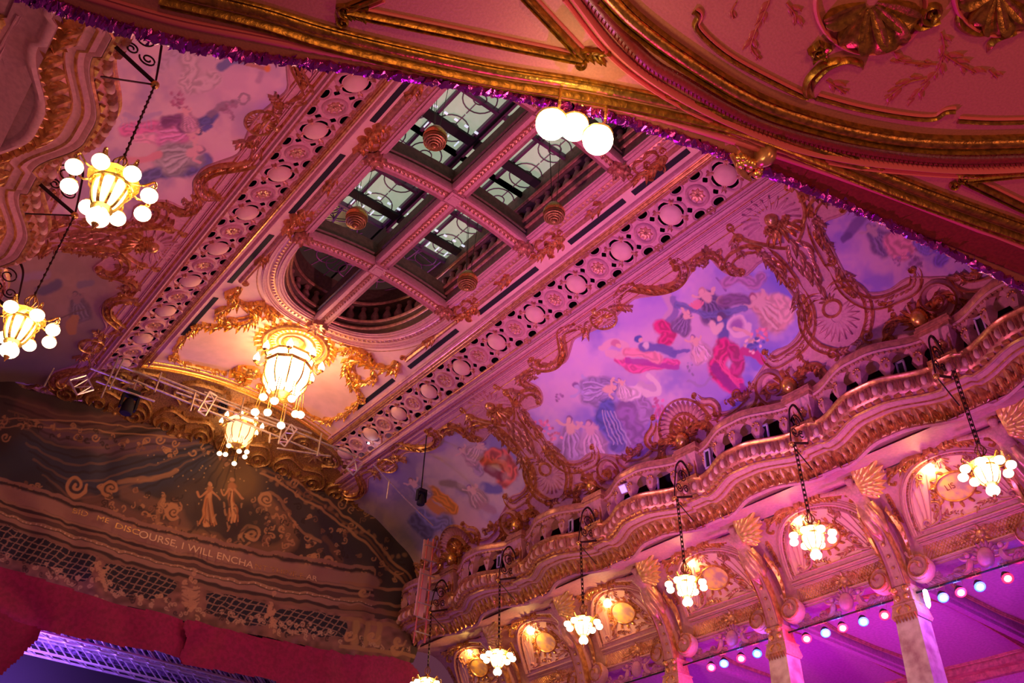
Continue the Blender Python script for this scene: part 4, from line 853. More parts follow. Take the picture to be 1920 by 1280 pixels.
# broad gilded edge moulding (three rolls) and rose strip
GM = [(300, -12), (480, 30), (640, 78), (900, 137), (1100, 170), (1280, 208), (1420, 245), (1560, 300), (1730, 368), (1960, 450)]
g = sp(GM)
EM = tag(bpy.data.objects.new('trim_%d' % tn, None)); col.objects.link(EM); EM['kind'] = 'structure'; EM.location = Vector((1, 1, SZ)) * S; tn += 1
def wscale(q, px):      # width in units of a given picture width
    return px
mb = MB(); mould(mb, SO, g, .019, .03, ROUND, off=.028); mould(mb, SO, g, .009, .016, ROUND, off=.055); mould(mb, SO, g, .024, .018, ROUND, off=-.022); mould(mb, SO, g, .007, .014, ROUND, off=-.055); mb.build('gilded_roll', M['sgold'], EM)
PS = [(140, -12), (320, 40), (480, 72), (640, 104), (900, 155), (1100, 190), (1280, 236), (1500, 306), (1700, 378), (1960, 480)]
q = sp(PS); mb = MB(); mould(mb, SO, q, .016, .012, ROUND); mould(mb, SO, q, .005, .012, ROUND, off=-.026); mb.build('rose_strip', M['pinkstrip'], EM)
q2 = sp([(1430, 300), (1560, 345), (1700, 400), (1960, 505)]); mb = MB(); mould(mb, SO, q2, .075, .012, BAND); mb.build('maroon_band', M['maroon'], EM)
# violet foil garland along the edge
mb = MB(); P = catmull(outer, 5); n = len(P); rg2 = np.random.RandomState(3)
P = P + np.array([0, 0, -.012])
tw = np.cumsum(rg2.randn(n) * .7); 
V = []
for i in range(n):
    a = tw[i] + np.arange(7) * 2 * PI / 7; r = (.016 + .012 * rg2.rand(7)) * (1.0 if P[i, 0] > .6 else 1.3); V.append(P[i] + np.stack([0 * a, r * np.cos(a), r * np.sin(a)], -1) + rg2.randn(7, 3) * .004)
V = np.array(V); mb.grid(np.concatenate([V, V[:, :1]], 1))
for i in range(0, n, 1):
    for _ in range(2):
        a = rg2.rand() * 2 * PI; c = P[i] + np.array([0, .02 * math.cos(a), .018 * math.sin(a)]); d1 = rg2.randn(3) * .011; d2 = rg2.randn(3) * .011; k_ = 1.3 if (P[i, 0] < .75 or P[i, 0] > 2.7) else .8; mb.add([c, c + d1 * k_, c + d2 * k_], None, [(0, 1, 2)])
tag(mb.build('foil_garland', M['foil'], sharp=.2), 'crumpled violet foil garland wound along the edge of the balcony soffit', 'garland')
# triangular gilded panels
def panel(name, label, polys, fleur):
    t = thing(name, SO.at(sp(polys[0], 2))[0][0], label, 'panel moulding')
    mb = MB(); m2 = MB()
    for pl in polys:
        q = SO.pix(np.array([np.array(pl[0]) * (1 - s) + np.array(pl[1]) * s for s in np.linspace(0, 1, 12)])) if len(pl) == 2 else sp(pl)
        mould(mb, SO, q, .014, .026, ROUND); mould(mb, SO, q, .006, .02, ROUND, off=.022); mould(m2, SO, q, .007, .010, ROUND, off=-.024)
    mb.build('gilded_rail', M['sgold'], t); m2.build('rose_fillet', M['pinkstrip'], t)
    for (fx, fy) in fleur:
        c = SO.pix(np.array([fx, fy], float)); fm = MB(); mould(fm, SO, spiral(c, .032, .5, 1.5), .008, .022); mould(fm, SO, spiral(c + np.array([.02, .05]), .026, 3, 1.3, sgn=-1), .007, .02); leafrow(fm, SO, np.array([c + (-.04, .02), c + (.05, -.03)]), .045, .014, .02, H=1.2); fm.build('corner_fleuron', M['sgold'], t)
panel('panel_moulding', 'long gilded triangular panel moulding on the maroon soffit, left of the round ceiling panel', [[(652, 20), (1092, 110)], [(985, -10), (1095, 106)], [(715, -8), (652, 18)]], [(648, 18), (1100, 100)])
panel('panel_moulding', 'gilded panel moulding on the soffit under the right rim of the round panel', [[(1812, 333), (1960, 318)], [(1812, 336), (1960, 408)]], [(1806, 330)])
# round panel
RP = thing('round_ceiling_panel', SO.at(SO.pix(np.array([1640., 60.])))[0], 'huge round gilded ceiling panel with leaf rim and shell centre on the maroon soffit', 'ceiling panel')
C1 = [(1138, -12), (1190, 40), (1280, 107), (1413, 187), (1547, 233), (1680, 260), (1800, 268), (1960, 264)]
C2 = [(1100, -12), (1205, 108), (1280, 155), (1413, 228), (1547, 268), (1680, 291), (1800, 300), (1960, 296)]
C3 = [(1072, -12), (1160, 98), (1280, 184), (1447, 262), (1580, 296), (1713, 312), (1830, 318), (1960, 312)]
C4 = [(1215, -12), (1290, 55), (1400, 130), (1497, 172), (1613, 203), (1747, 222)]
mb = MB(); q = sp(C1); mould(mb, SO, q, .030, .022, ROUND, off=.005); mould(mb, SO, q, .009, .03, ROUND, off=.042); mould(mb, SO, q, .008, .026, ROUND, off=-.036); mb.build('gilded_ring', M['sgold'], RP)
mb = MB(); q = sp(C2); mould(mb, SO, q, .034, .02, ROUND); mb.build('leaf_bed', M['maroon'], RP)
mb = MB(); s_ = resamp(q, .022)
for i in range(len(s_) - 1):
    d = unit(s_[i + 1] - s_[i]); a = math.atan2(d[1], d[0]); leaf(mb, SO, s_[i] + np.array([-d[1], d[0]]) * -.03, (math.cos(a + 1.0), math.sin(a + 1.0)), .062, .013, 1.3)
tag(mb.build('leaf_row', M['maroon'], RP), kind='stuff')
mb = MB(); q = sp(C3); mould(mb, SO, q, .016, .03, ROUND); mould(mb, SO, q, .010, .02, ROUND, off=.036); mb.build('rose_ring', M['pinkstrip'], RP)
IN = [[(1300, 22), (1308, 30), (1302, 48), (1320, 72), (1360, 105), (1413, 136), (1497, 178), (1515, 182)], [(1530, 183), (1613, 205), (1700, 220), (1750, 222), (1772, 210), (1790, 208)], [(1795, 226), (1860, 229), (1960, 227)]]
mb = MB(); m2 = MB()
for pl in IN: q = sp(pl, 6); mould(mb, SO, q, .011, .02, ROUND); mould(m2, SO, q, .006, .012, ROUND, off=-.018)
mb.build('inner_gilt_arc', M['sgold'], RP); m2.build('inner_rose_arc', M['pinkstrip'], RP)
# shells and scrolls in the middle
def petals(cx, cy, r, n, a0, a1, nm, lab):
    c = SO.pix(np.array([cx, cy], float)); rr = np.linalg.norm(SO.pix(np.array([cx, cy + r], float)) - c); mb = MB()
    b0 = SO.pix(np.array([cx + r * math.cos(a0), cy + r * math.sin(a0)])) - c; 
    for i in range(n):
        a = a0 + (a1 - a0) * (i + .5) / n; e = SO.pix(np.array([cx + r * math.cos(a), cy + r * math.sin(a)])) - c; L = np.hypot(*e)
        lobe(mb, SO, c + e * .10, e, L * .92, L * .92 * abs(a1 - a0) / n / 2, .75)
        for d in (): leaf(mb, SO, c + e * .2, (e[0] * math.cos(d * .4) - e[1] * math.sin(d * .4), e[0] * math.sin(d * .4) + e[1] * math.cos(d * .4)), L * .72, L * .05, .9)
    o = mb.build(nm, M['sgold'], RP); 
    q = SO.pix(np.array([(cx + r * 1.12 * math.cos(a), cy + r * 1.02 * math.sin(a)) for a in np.linspace(a0 - .25, a1 + .25, 40)])); m3 = MB(); mould(m3, SO, q, .010, .02, ROUND); m3.build('shell_rim', M['pinkstrip'], RP); return o
petals(1632, 5, 92, 5, .05, PI - .1, 'shell', '')
petals(1872, -12, 75, 5, .2, PI + .1, 'shell', '')
mb = MB()
for pts in ([(1585, 118), (1570, 112), (1540, 122), (1515, 148), (1512, 175), (1528, 186)], [(1618, 130), (1612, 118), (1585, 112), (1552, 125), (1528, 150), (1524, 172)], [(1700, 35), (1720, 50), (1748, 40), (1760, 10)], [(1850, 98), (1862, 75), (1890, 62), (1915, 58)], [(1795, 20), (1800, 45), (1830, 60), (1870, 55)]):
    q = sp(pts, 6); mould(mb, SO, q, .016, .028, ROUND, taper=True)
c = SO.pix(np.array([1536., 94.])); rosette(mb, SO, c, .05, 5, 1.0); mould(mb, SO, spiral(c, .03, 0, 1.3), .008, .03)
c = SO.pix(np.array([1748., 22.])); mould(mb, SO, spiral(c, .05, 0, 1.5), .012, .03)
mb.build('acanthus_scrolls', M['sgold'], RP)
mb = MB()
SPR = [[(1445, -5), (1430, 30), (1415, 60), (1408, 90), (1425, 110)], [(1380, 5), (1372, 20), (1375, 35)], [(1765, 60), (1770, 90), (1758, 130), (1740, 150), (1705, 190)], [(1740, 145), (1700, 155), (1660, 185)], [(1768, 100), (1800, 120), (1830, 135)], [(1755, 120), (1715, 118), (1680, 112)], [(1475, 5), (1490, 25), (1492, 42)], [(1550, 150), (1565, 160), (1585, 175)], [(1855, 130), (1870, 145)]]
for pts in SPR:
    q = sp(pts, 5); mould(mb, SO, q, .0035, .008, ROUND); leafrow(mb, SO, q, .040, .011, .040, lean=.7, jit=1.0, H=.45)
mb.build('foliage_sprigs', M['sprig'], RP)
# gilded bracket and the three globe lamps hanging at the edge
c3 = lambda px, py, z: ray(px, py) / ray(px, py)[2] * z
t = thing('gilt_edge_ornament', c3(1420, 315, SZ), 'bright gilded acanthus ornament where the soffit edge turns, beside violet foil', 'ornament')
mb = MB()
for pts in ([(1372, 290), (1385, 310), (1400, 330), (1412, 322)], [(1385, 285), (1400, 300), (1420, 312), (1432, 300)], [(1378, 300), (1392, 325), (1408, 338)]):
    mb.tube(catmull([c3(a, b, SZ - .04) for a, b in pts], 5), [.012, .018, .008])
for i in range(9): mb.sphere(c3(1385 + 5 * i, 296 + 3 * i + 8 * math.sin(i * 2), SZ - .05), .018 + .008 * (i % 2), 7, 5)
mb.build('acanthus', M['goldb'], t)
mb = MB(); P = np.array([c3(1430 - 4 + i * 6, 286 + i * 4, SZ - .03) for i in range(4)]); mb.tube(P, [.045, .06, .055, .04], prof=FULL8); mb.build('gilt_cuff', M['gold'], t)
for i, (gx, gy, rr, lb) in enumerate(((1034, 233, 30, 'left'), (1077, 238, 27, 'middle'), (1121, 262, 29, 'right'))):
    z = 3.02 if i != 1 else 3.1; c = c3(gx, gy, z); dep = c @ CM[2]; r = rr / FPX * dep
    t = thing('globe_pendant', c, 'bright frosted glass globe lamp at the soffit edge, %s of the trio' % lb, 'pendant lamp', 'trio of globe lamps')
    mb = MB(); mb.sphere(c, r, 24, 14); mb.build('globe', M['glass_glow'], t)
    mb = MB(); mb.lathe([(r * .94, r * .38), (r * 1.02, r * .45), (r * .9, r * .62), (r * .6, r * .85), (r * .28, r * 1.0), (r * .3, r * 1.15), (.001, r * 1.2)], c, 20); mb.build('gilt_cap', M['goldb'], t)
    mb = MB(); mb.tube([c + (0, 0, r * 1.15), c + (.02, -.02, r * 1.6), c + (0, -.05, r * 1.5), (c[0], c[1] - .06, SZ - .0)], .007, smooth=4); mb.build('hook', M['goldb'], t)
point('pendant_glow', tuple(c3(1077, 262, 2.80)), (1, .62, .30), 16, .1)
# ================================================================= STAGE END
SC = PlaneY(16.5)
spx = lambda pts: SC.pix(np.array(pts, float))
def foldpatch(plane, poly, step, amp, freq, seed, col_fn, name, matn, label, cat_):
    mb, PX = patch(plane, poly, step, 0.0); V = mb.v[0]
    ph = hashn(np.stack([V[:, 0] * 30, V[:, 2] * 30], -1), 22, seed); V[:, 1] += amp * np.sin(freq * V[:, 0] + 6 * ph) + amp * .5 * ph - .0
    C = col_fn(PX) if col_fn else None
    return tag(mb.build(name, M[matn], colr=C), label, cat_)
TOP = [(-30, 705), (40, 728), (100, 742), (170, 756), (240, 770), (275, 742), (296, 732), (315, 752), (345, 785), (400, 800), (440, 808), (478, 800), (488, 792), (520, 832), (570, 885), (620, 905), (700, 948), (760, 985), (800, 1004)]
BOT = [(798, 1060), (786, 1150), (776, 1240), (700, 1236), (600, 1216), (500, 1194), (400, 1174), (350, 1165), (260, 1140), (180, 1120), (90, 1090), (-30, 1056)]
DK = (.045, .024, .028); BR = (.17, .075, .045); LB = (.40, .20, .105); RD = (.20, .07, .08)
def arcp(pts, n=30): return catmull(pts, n)
def fine_scrolls(C, P):
    r_ = np.random.RandomState(9); zones = [((190, 905), (335, 1000), 60), ((470, 925), (560, 1040), 60), ((320, 990), (460, 1035), 60), ((560, 990), (650, 1060), 30), ((0, 905), (100, 960), 20), ((560, 870), (760, 1060), 60), ((0, 770), (440, 800), 60), ((300, 930), (340, 1000), 30)]
    for (x0, y0), (x1, y1), n in zones:
        for j in range(n):
            x, y = x0 + (x1 - x0) * r_.rand(), y0 + (y1 - y0) * r_.rand(); y += (x - x0) * .18 * (n > 50); q = spiral((x, y), 3 + 6 * r_.rand(), r_.rand() * 6, .5 + r_.rand(), n=6, sgn=r_.choice([-1, 1]))
            k = r_.rand(); brush(C, P, [tuple(p) for p in q], 1.0 + .8 * r_.rand(), (.42, .21, .11) if k < .5 else ((.20, .09, .06) if k < .75 else (.03, .018, .02)), .5, .75)
def scrim_paint(P):
    P = P + 5 * np.stack([hashn(P, 14, 21) - .5, hashn(P, 14, 22) - .5], -1)
    C = np.tile(np.array([.060, .038, .036]), (len(P), 1)); n = hashn(P, 60, 1); C *= (.7 + .7 * n)[:, None]
    f = np.clip((P[:, 1] - 870 - (P[:, 0] - 300) * .1) / 60, 0, 1)[:, None]
    # painted drapery: sky-coloured centre left, swags above
    for pts, r, c, o in (([(60, 850), (150, 885), (280, 885), (400, 830)], 38, (.035, .038, .075), .9), ([(90, 800), (200, 835), (330, 825), (420, 790)], 17, (.14, .07, .12), .8), ([(40, 760), (160, 790), (300, 780), (440, 800)], 14, (.13, .055, .06), .8), ([(300, 740), (340, 790), (440, 806)], 10, (.22, .09, .07), .9), ([(500, 820), (600, 900), (720, 970)], 20, (.10, .05, .05), .8), ([(500, 880), (560, 950), (640, 1010)], 40, (.05, .035, .045), .9), ([(440, 860), (450, 900)], 40, (.22, .12, .05), .6), ([(20, 880), (60, 900)], 40, (.03, .03, .05), .9), ([(640, 1000), (720, 1040), (770, 1120)], 40, (.035, .025, .04), .8)): brush(C, P, pts, r, c, .6, o)
    # fold lines converging on the lantern
    for i, y0 in enumerate(np.linspace(740, 905, 12)):
        brush(C, P, [(0 + i * 8, y0), (150, y0 + 42), (300, y0 + 30 - i * 3), (445, 820)], 2.2, (.025, .015, .02) if i % 2 else (.20, .10, .07), .6, .55)
    for i in range(7): brush(C, P, [(450, 815), (330 + i * 18, 900 + i * 3)], 1.6, (.03, .02, .02), .6, .5)
    for y_ in (826, 840): brush(C, P, [(0, y_ - 40), (110, y_ - 38), (220, y_ - 30), (330, y_ - 22), (420, y_ - 28)], 1.5, LB, .4, .7)
    for cx, cy in ((145, 818), (178, 822), (300, 823), (330, 828), (520, 895), (550, 905), (10, 820), (640, 945), (660, 985)):
        brush(C, P, [tuple(p) for p in spiral((cx, cy), 9, 0, 1.2)], 1.6, LB, .4, .85)
    # right hand printed cornices
    for off in (0, 12, 22): brush(C, P, [(490, 865 + off), (560, 905 + off), (640, 960 + off), (700, 1010 + off), (770, 1085 + off)], 2.2, LB if off != 12 else BR, .5, .8)
    for i in range(24): x = 495 + i * 11.5; brush(C, P, [(x, 885 + (x - 495) * .62 + 10 * math.sin(i))], 4, LB, .6, .5)
    # upper scroll pediment and figures
    for pts, r, c in (([(170, 938), (215, 955), (280, 980), (340, 1000)], 14, (.20, .09, .075)), ([(225, 905), (300, 893), (330, 880)], 5, LB), ([(235, 925), (280, 940), (330, 960), (345, 985)], 13, (.22, .11, .08)), ([(500, 945), (530, 975), (545, 1010), (520, 1035), (480, 1030)], 15, (.26, .13, .07)), ([(490, 925), (520, 930), (560, 985), (600, 1015)], 3, LB), ([(610, 1010), (640, 1050)], 6, BR), ([(310, 930), (296, 955), (300, 985), (322, 990)], 4, LB), ([(330, 995), (400, 1005), (440, 1030)], 8, (.26, .13, .07))): brush(C, P, pts, r, c, .5, .55)
    fine_scrolls(C, P)
    for cx, cy, r, a in ((142, 910, 22, 0), (208, 915, 16, 2), (326, 957, 16, 1), (472, 1000, 18, 3), (618, 1052, 12, 0), (498, 935, 14, 1), (40, 935, 8, 0)):
        brush(C, P, [tuple(p) for p in spiral((cx, cy), r, a, 1.6)], 3.2, LB, .4, .95); brush(C, P, [tuple(p) for p in spiral((cx + 1, cy + 1), r * .7, a, 1.2)], 1.4, DK, .4, .7)
    for x0, y0, s_ in ((392, 930, 1), (436, 925, 1.15)):       # two standing figures in printed drapery
        brush(C, P, [(x0 - 10, y0 + 30), (x0 + 30, y0 + 45)], 26, (.035, .022, .025), .9, .7); brush(C, P, [(x0, y0 - 22 * s_)], 4.2, (.40, .19, .11), .4, 1); brush(C, P, [(x0, y0 - 14), (x0 - 1, y0 + 8)], 5.5 * s_, (.34, .14, .07), .4, .95)
        r_ = np.random.RandomState(int(x0))
        for j in range(16):
            a_ = r_.rand() * 2 - 1; c_ = [(.46, .19, .08), (.26, .09, .045), (.10, .04, .03), (.52, .26, .13)][j % 4]; brush(C, P, [(x0 + a_ * 3, y0 - 6 + 14 * r_.rand()), (x0 + a_ * 8, y0 + 22), (x0 + a_ * 13 + r_.randn() * 2, y0 + 46 + 12 * r_.rand())], 1.2 + 1.2 * r_.rand(), c_, .5, .85)
        brush(C, P, [(x0 - 5, y0 - 8), (x0 - 15, y0 + 2), (x0 - 20, y0 - 8)], 2, (.45, .2, .1), .4, .9); brush(C, P, [(x0 + 5, y0 - 8), (x0 + 14, y0 + 0), (x0 + 20, y0 + 8)], 2, (.45, .2, .1), .4, .9)
    for j in range(46): x, y = 320 + rng.rand() * 150, 935 + rng.rand() * 90; brush(C, P, [(x, y), (x + rng.randn() * 6, y + 8)], 1.8, LB if j % 2 else DK, .4, .6)
    # the lettered fascia between its mouldings (runs along the bow of the arch)
    def line(off): return [(-20, 905 + off), (60, 930 + off), (150, 958 + off), (260, 992 + off), (380, 1024 + off), (500, 1050 + off), (620, 1070 + off), (700, 1082 + off)]
    for off, r, c in ((-16, 3.5, (.26, .13, .11)), (-9, 2, DK), (8, 13, (.30, .155, .14)), (24, 2.4, (.30, .16, .12)), (29, 3, DK), (35, 3, (.26, .13, .10)), (42, 3.4, (.10, .05, .05)), (49, 2.4, (.34, .19, .13)), (58, 4.5, (.30, .16, .14)), (66, 2, DK), (73, 3.5, (.22, .11, .09))): brush(C, P, line(off), r, c, .25, .95)
    L = catmull(line(50), 20); 
    for i in range(0, len(L), 2): brush(C, P, [tuple(L[i])], 1.3, (.62, .42, .34), .4, .9)
    L = catmull(line(-12), 20)
    for i in range(0, len(L), 3): brush(C, P, [tuple(L[i])], 1.2, DK, .4, .9)
    # lattice frieze: four fields between pilasters
    fields = [[(0, 985), (60, 1004), (170, 1043), (178, 1045), (160, 1090), (100, 1070), (0, 1035)], [(200, 1055), (325, 1085), (318, 1112), (300, 1120), (270, 1124), (195, 1100)], [(402, 1108), (500, 1135), (495, 1175), (400, 1150), (388, 1128)], [(528, 1140), (640, 1155), (652, 1165), (645, 1192), (560, 1190), (520, 1175)]]
    base = np.zeros(len(P), bool)
    bd = (P[:, 1] > np.interp(P[:, 0], [-20, 60, 260, 380, 500, 620, 700, 800], [982, 1006, 1068, 1100, 1126, 1146, 1158, 1165])) & (P[:, 0] < 770); C[bd] = np.array([.20, .095, .085]) * (.6 + .8 * hashn(P[bd], 9, 3))[:, None]
    for F in fields:
        m_ = inpoly(P, catmull(F, 3, True)); u = (P[:, 0] * .92 + P[:, 1] * .80) / 15; v = (-P[:, 0] * .42 + P[:, 1] * 1.25) / 15
        du = np.abs(u - np.round(u)); dv = np.abs(v - np.round(v)); lat = (du < .10) | (dv < .10); C[m_ & ~lat] = (.014, .014, .03); C[m_ & lat] = (.24, .14, .12)
    for j in range(170): 
        x = rng.rand() * 770; y = np.interp(x, [0, 180, 350, 500, 640, 770], [1056, 1110, 1154, 1183, 1208, 1228]) - rng.rand() * 26; brush(C, P, [tuple(p) for p in spiral((x, y), 5, rng.rand() * 6, 1.0, n=6)], 1.3, (.46, .28, .20) if j % 3 else DK, .4, .8)
    for cx, cy in ((187, 1075), (360, 1118), (510, 1155)):
        for j in range(18): brush(C, P, [tuple(p) for p in spiral((cx + rng.randn() * 7, cy + rng.randn() * 18), 5, rng.rand() * 6, 1.1, n=6)], 1.6, (.46, .25, .17), .4, .85)
    for j in range(5): brush(C, P, [(342, 1100 + j * 7), (358, 1106 + j * 7), (374, 1102 + j * 7)], 2, (.40, .22, .16), .4, .9)
    # printed box front at the right
    for y_, h_, c in ((1095, 3, (.30, .14, .10)), (1125, 3, (.30, .15, .10)), (1140, 5, (.22, .10, .07)), (1163, 4, (.30, .15, .09)), (1215, 4, (.34, .18, .10))): brush(C, P, [(642, y_ - 4), (775, y_ + 14)], h_, c, .3, .9)
    for x_ in (668, 690, 712): brush(C, P, [(x_, 1168), (x_ - 2, 1206)], 5, (.34, .19, .10), .4, .9)
    for cx, cy in ((680, 1110), (700, 1192), (745, 1200), (740, 1215), (655, 1190)):
        for j in range(3): brush(C, P, [tuple(p) for p in spiral((cx, cy), 14 - j * 4, j, 1.0, n=9)], 2, (.42, .22, .12), .4, .85)
    # small golden flecks near the lantern
    for j in range(150): x, y = 440 + rng.randn() * 80, 850 + rng.randn() * 40; brush(C, P, [(x, y)], 1.4, (.55, .32, .14), .5, .5)
    return C
scrim = foldpatch(SC, TOP + BOT, .0115, .035, 5, 4, scrim_paint, 'printed_scrim', 'scrim', 'dark gauze drape printed with gilded proscenium, figures and lettering across the stage', 'stage drape')
# lettering on the drape, each line following the bowed fascia
def letters(txt, p0, p1, hpx, dark, parent):
    # characters are set one by one along the traced line
    A = spx([p0])[0]; B = spx([p1])[0]; A3, B3 = SC.at(np.array([A, B]))[0]; d = unit(B3 - A3); up = np.cross(np.array([0, -1., 0]) * -1, d); up = unit(np.array([-d[2], 0, d[0]])); L = np.linalg.norm(B3 - A3)
    cu = bpy.data.curves.new('t', 'FONT'); cu.body = txt; cu.size = 1; cu.extrude = .002; ob = bpy.data.objects.new('t', cu); col.objects.link(ob); dg = bpy.context.evaluated_depsgraph_get(); me = bpy.data.meshes.new_from_object(ob.evaluated_get(dg)); V = np.array([v.co[:] for v in me.vertices]); wd = V[:, 0].max() - V[:, 0].min()
    hgt = hpx; sx = L / wd; W = A3 + (V[:, :1] - V[:, 0].min()) * sx * d + V[:, 1:2] * hgt * up + np.array([0, -.09, 0]) + V[:, 2:3] * np.array([0, -1., 0]) * .5
    o0 = np.array(wloc(parent)); me.vertices.foreach_set('co', (W * S - o0).ravel()); me.materials.clear(); me.materials.append(M['goldlet'] if not dark else M['goldd']); me.update()
    o = bpy.data.objects.new('lettering', me); col.objects.link(o); o.parent = parent; bpy.data.objects.remove(ob)
ltr = bpy.data.objects.new('lettering_line', None)
letters('BID', (132, 964), (160, 972), .14, True, scrim)
letters('ME', (178, 978), (200, 984), .14, True, scrim)
letters('DISC', (212, 992), (256, 1006), .15, True, scrim)
letters('OURSE, I WILL ENCHA', (256, 1009), (470, 1068), .19, False, scrim)
letters('NT THINE E', (474, 1068), (565, 1086), .14, True, scrim)
letters('AR', (570, 1087), (590, 1092), .15, False, scrim)
# crimson velvet pelmet and curtain
VP = PlaneY(16.35); PEL = [(-30, 1058), (90, 1092), (180, 1122), (260, 1142), (350, 1167), (360, 1228), (345, 1242), (334, 1228), (250, 1212), (150, 1192), (78, 1180), (40, 1170), (-30, 1150)]
foldpatch(VP, PEL, .03, .04, 4, 9, None, 'velvet_pelmet', 'red', 'crimson velvet pelmet panel below the printed drape, left part', 'curtain')
foldpatch(PlaneY(16.32), [(350, 1164), (450, 1186), (560, 1208), (660, 1228), (770, 1240), (764, 1300), (520, 1300), (522, 1276), (450, 1262), (345, 1240), (352, 1200)], .03, .04, 4, 5, None, 'velvet_pelmet', 'red', 'crimson velvet pelmet panel below the printed drape, right part', 'curtain')
foldpatch(PlaneY(16.2), [(-30, 1145), (30, 1165), (76, 1181), (50, 1215), (20, 1245), (-30, 1275)], .03, .06, 6, 6, None, 'velvet_curtain', 'red', 'gathered crimson velvet curtain at the bottom left corner', 'curtain')
mb = MB(); mb.box((5.2, 18.6, 5.4), (13, .1, 4.6)); struct(mb.build('wall_stage_back', M['dark']))
# lighting trusses seen under the pelmet
def truss(a, b, w_, name, label, n=18):
    a, b = np.array(a, float), np.array(b, float); d = unit(b - a); up = np.array([0, 0, 1.]); sd = np.cross(d, up); mb = MB(); off = [up * w_ / 2 + sd * w_ / 2, up * w_ / 2 - sd * w_ / 2, -up * w_ / 2 + sd * w_ / 2, -up * w_ / 2 - sd * w_ / 2]
    for o in off: mb.tube([a + o, b + o], .022 * w_ / .25)
    m2 = MB()
    for i in range(n):
        p, q = a + (b - a) * i / n, a + (b - a) * (i + 1) / n
        for j, k in ((0, 1), (2, 3), (0, 2), (1, 3)): m2.tube([p + off[j], q + off[k]], .012 * w_ / .25)
    t = thing(name, a, label, 'truss', 'stage lighting trusses'); mb.build('chords', M['alu'], t); m2.build('lacing', M['alu'], t)
for i, (zz, yy) in enumerate(((5.62, 17.0), (5.50, 17.5), (5.36, 17.0), (5.22, 17.6))):
    truss((-1.5, yy, zz), (8.6, yy, zz), .26, 'lighting_truss', 'aluminium lighting truss lit violet under the red pelmet, %s from the top' % ORD[i], 34)
mb = MB(); rg3 = np.random.RandomState(5)
mb.box((3.4, 17.9, 5.75), (10.5, .04, .9)); mb.build
o = mb.build('crystal_backcloth', mat('glitter_cloth', (.42, .30, .62), .3, .4, bump=1.0, scale=9, var=.7, c2=(.03, .02, .06))); tag(o, 'glittering violet backcloth behind the lighting trusses', 'backcloth')
area('violet_stage', (3.0, 17.1, 4.0), (3.4, 17.4, 5.8), 0.9, (.35, .12, 1.0), 600, 170)
# scaffolding above the drape
FP = PlaneY(15.9); f3 = lambda px, py, y=15.12: ray(px, py) / ray(px, py)[1] * y
SCAF = thing('scaffold_grid', f3(450, 760), 'scaffold tube grid hung under the stage end of the ceiling', 'scaffolding')
RL = [((222, 684), (372, 742)), ((383, 735), (584, 812)), ((170, 690), (250, 720)), ((250, 712), (440, 790)), ((300, 706), (686, 862)), ((440, 785), (600, 850)), ((180, 714), (290, 752)), ((330, 735), (520, 800)), ((520, 840), (620, 855))]
PSt = [((303, 698), (290, 735)), ((367, 735), (357, 770)), ((458, 745), (450, 778)), ((536, 768), (522, 832)), ((603, 812), (595, 855)), ((222, 670), (190, 745)), ((232, 672), (205, 730)), ((101, 690), (82, 725)), ((507, 812), (505, 830))]
for a, b in RL: mb = MB(); mb.tube([f3(*a), f3(*b)], .020); mb.build('scaffold_tube', M['steel'], SCAF)
for a, b in PSt: mb = MB(); mb.tube([f3(*a, 15.07), f3(*b, 15.07)], .017); mb.build('scaffold_standard', M['steel'], SCAF)
def minitruss(pa, pb, w_, label):
    t = thing('outrigger_truss', f3(*pa), label, 'truss', 'short outrigger trusses'); a, b = f3(*pa, 15.1), f3(*pb, 15.1); d = unit(b - a); n_ = np.cross(d, (0, 1, 0)) * w_; mb = MB()
    for o in (n_ / 2, -n_ / 2): mb.tube([a + o, b + o], .018)
    for i in range(4): p, q = a + (b - a) * i / 4, a + (b - a) * (i + 1) / 4; s2 = 1 if i % 2 else -1; mb.tube([p + n_ / 2 * s2, q - n_ / 2 * s2], .012)
    mb.tube([a + n_ / 2, a - n_ / 2], .018); mb.tube([b + n_ / 2, b - n_ / 2], .018); mb.build('truss_frame', M['alu'], t)
minitruss((685, 852), (656, 884), .2, 'short white outrigger truss at the right corner of the scaffold'); minitruss((551, 800), (528, 832), .16, 'short outrigger truss on the scaffold near the small lantern'); minitruss((400, 738), (378, 775), .16, 'short violet-lit outrigger truss above the drape peak'); minitruss((146, 708), (160, 735), .3, 'short outrigger truss at the left end of the scaffold')
t = thing('scaffold_tower', f3(800, 1010, 15.0), 'narrow scaffold tower with white sheeting beside the drape', 'scaffolding')
mb = MB(); mb.tube([f3(813, 1010, 14.9), f3(796, 1205, 14.9)], .02); mb.tube([f3(803, 1010, 14.9), f3(775, 1205, 14.9)], .015); mb.build('standard', M['pinkstrip'], t)
for i in range(7): y_ = 1020 + i * 27; mb = MB(); mb.tube([f3(796 - i * 3, y_, 14.85), f3(822 - i * 3, y_ + 8, 14.85)], .014); mb.build('rung', M['steel'], t)
for (a, b, w_) in (((803, 1014), (799, 1050), .22), ((796, 1068), (784, 1155), .20)):
    mb = MB(); mb.bar(f3(*a, 14.95), f3(*b, 14.95), w_, .03, up=(0, 1, 0)) ; mb.build('white_sheet', M['white'] if False else M['ceil'], t)
mb = MB(); mb.tube([f3(700, 870, 14.0), f3(760, 935, 14.0), f3(812, 985, 14.0)], .014); mb.tube([f3(730, 900, 14.0), f3(725, 935, 14.0)], .014); tag(mb.build('safety_rail', M['steel']), 'thin scaffold rail running down beside the cloudy lower painting', 'scaffolding')
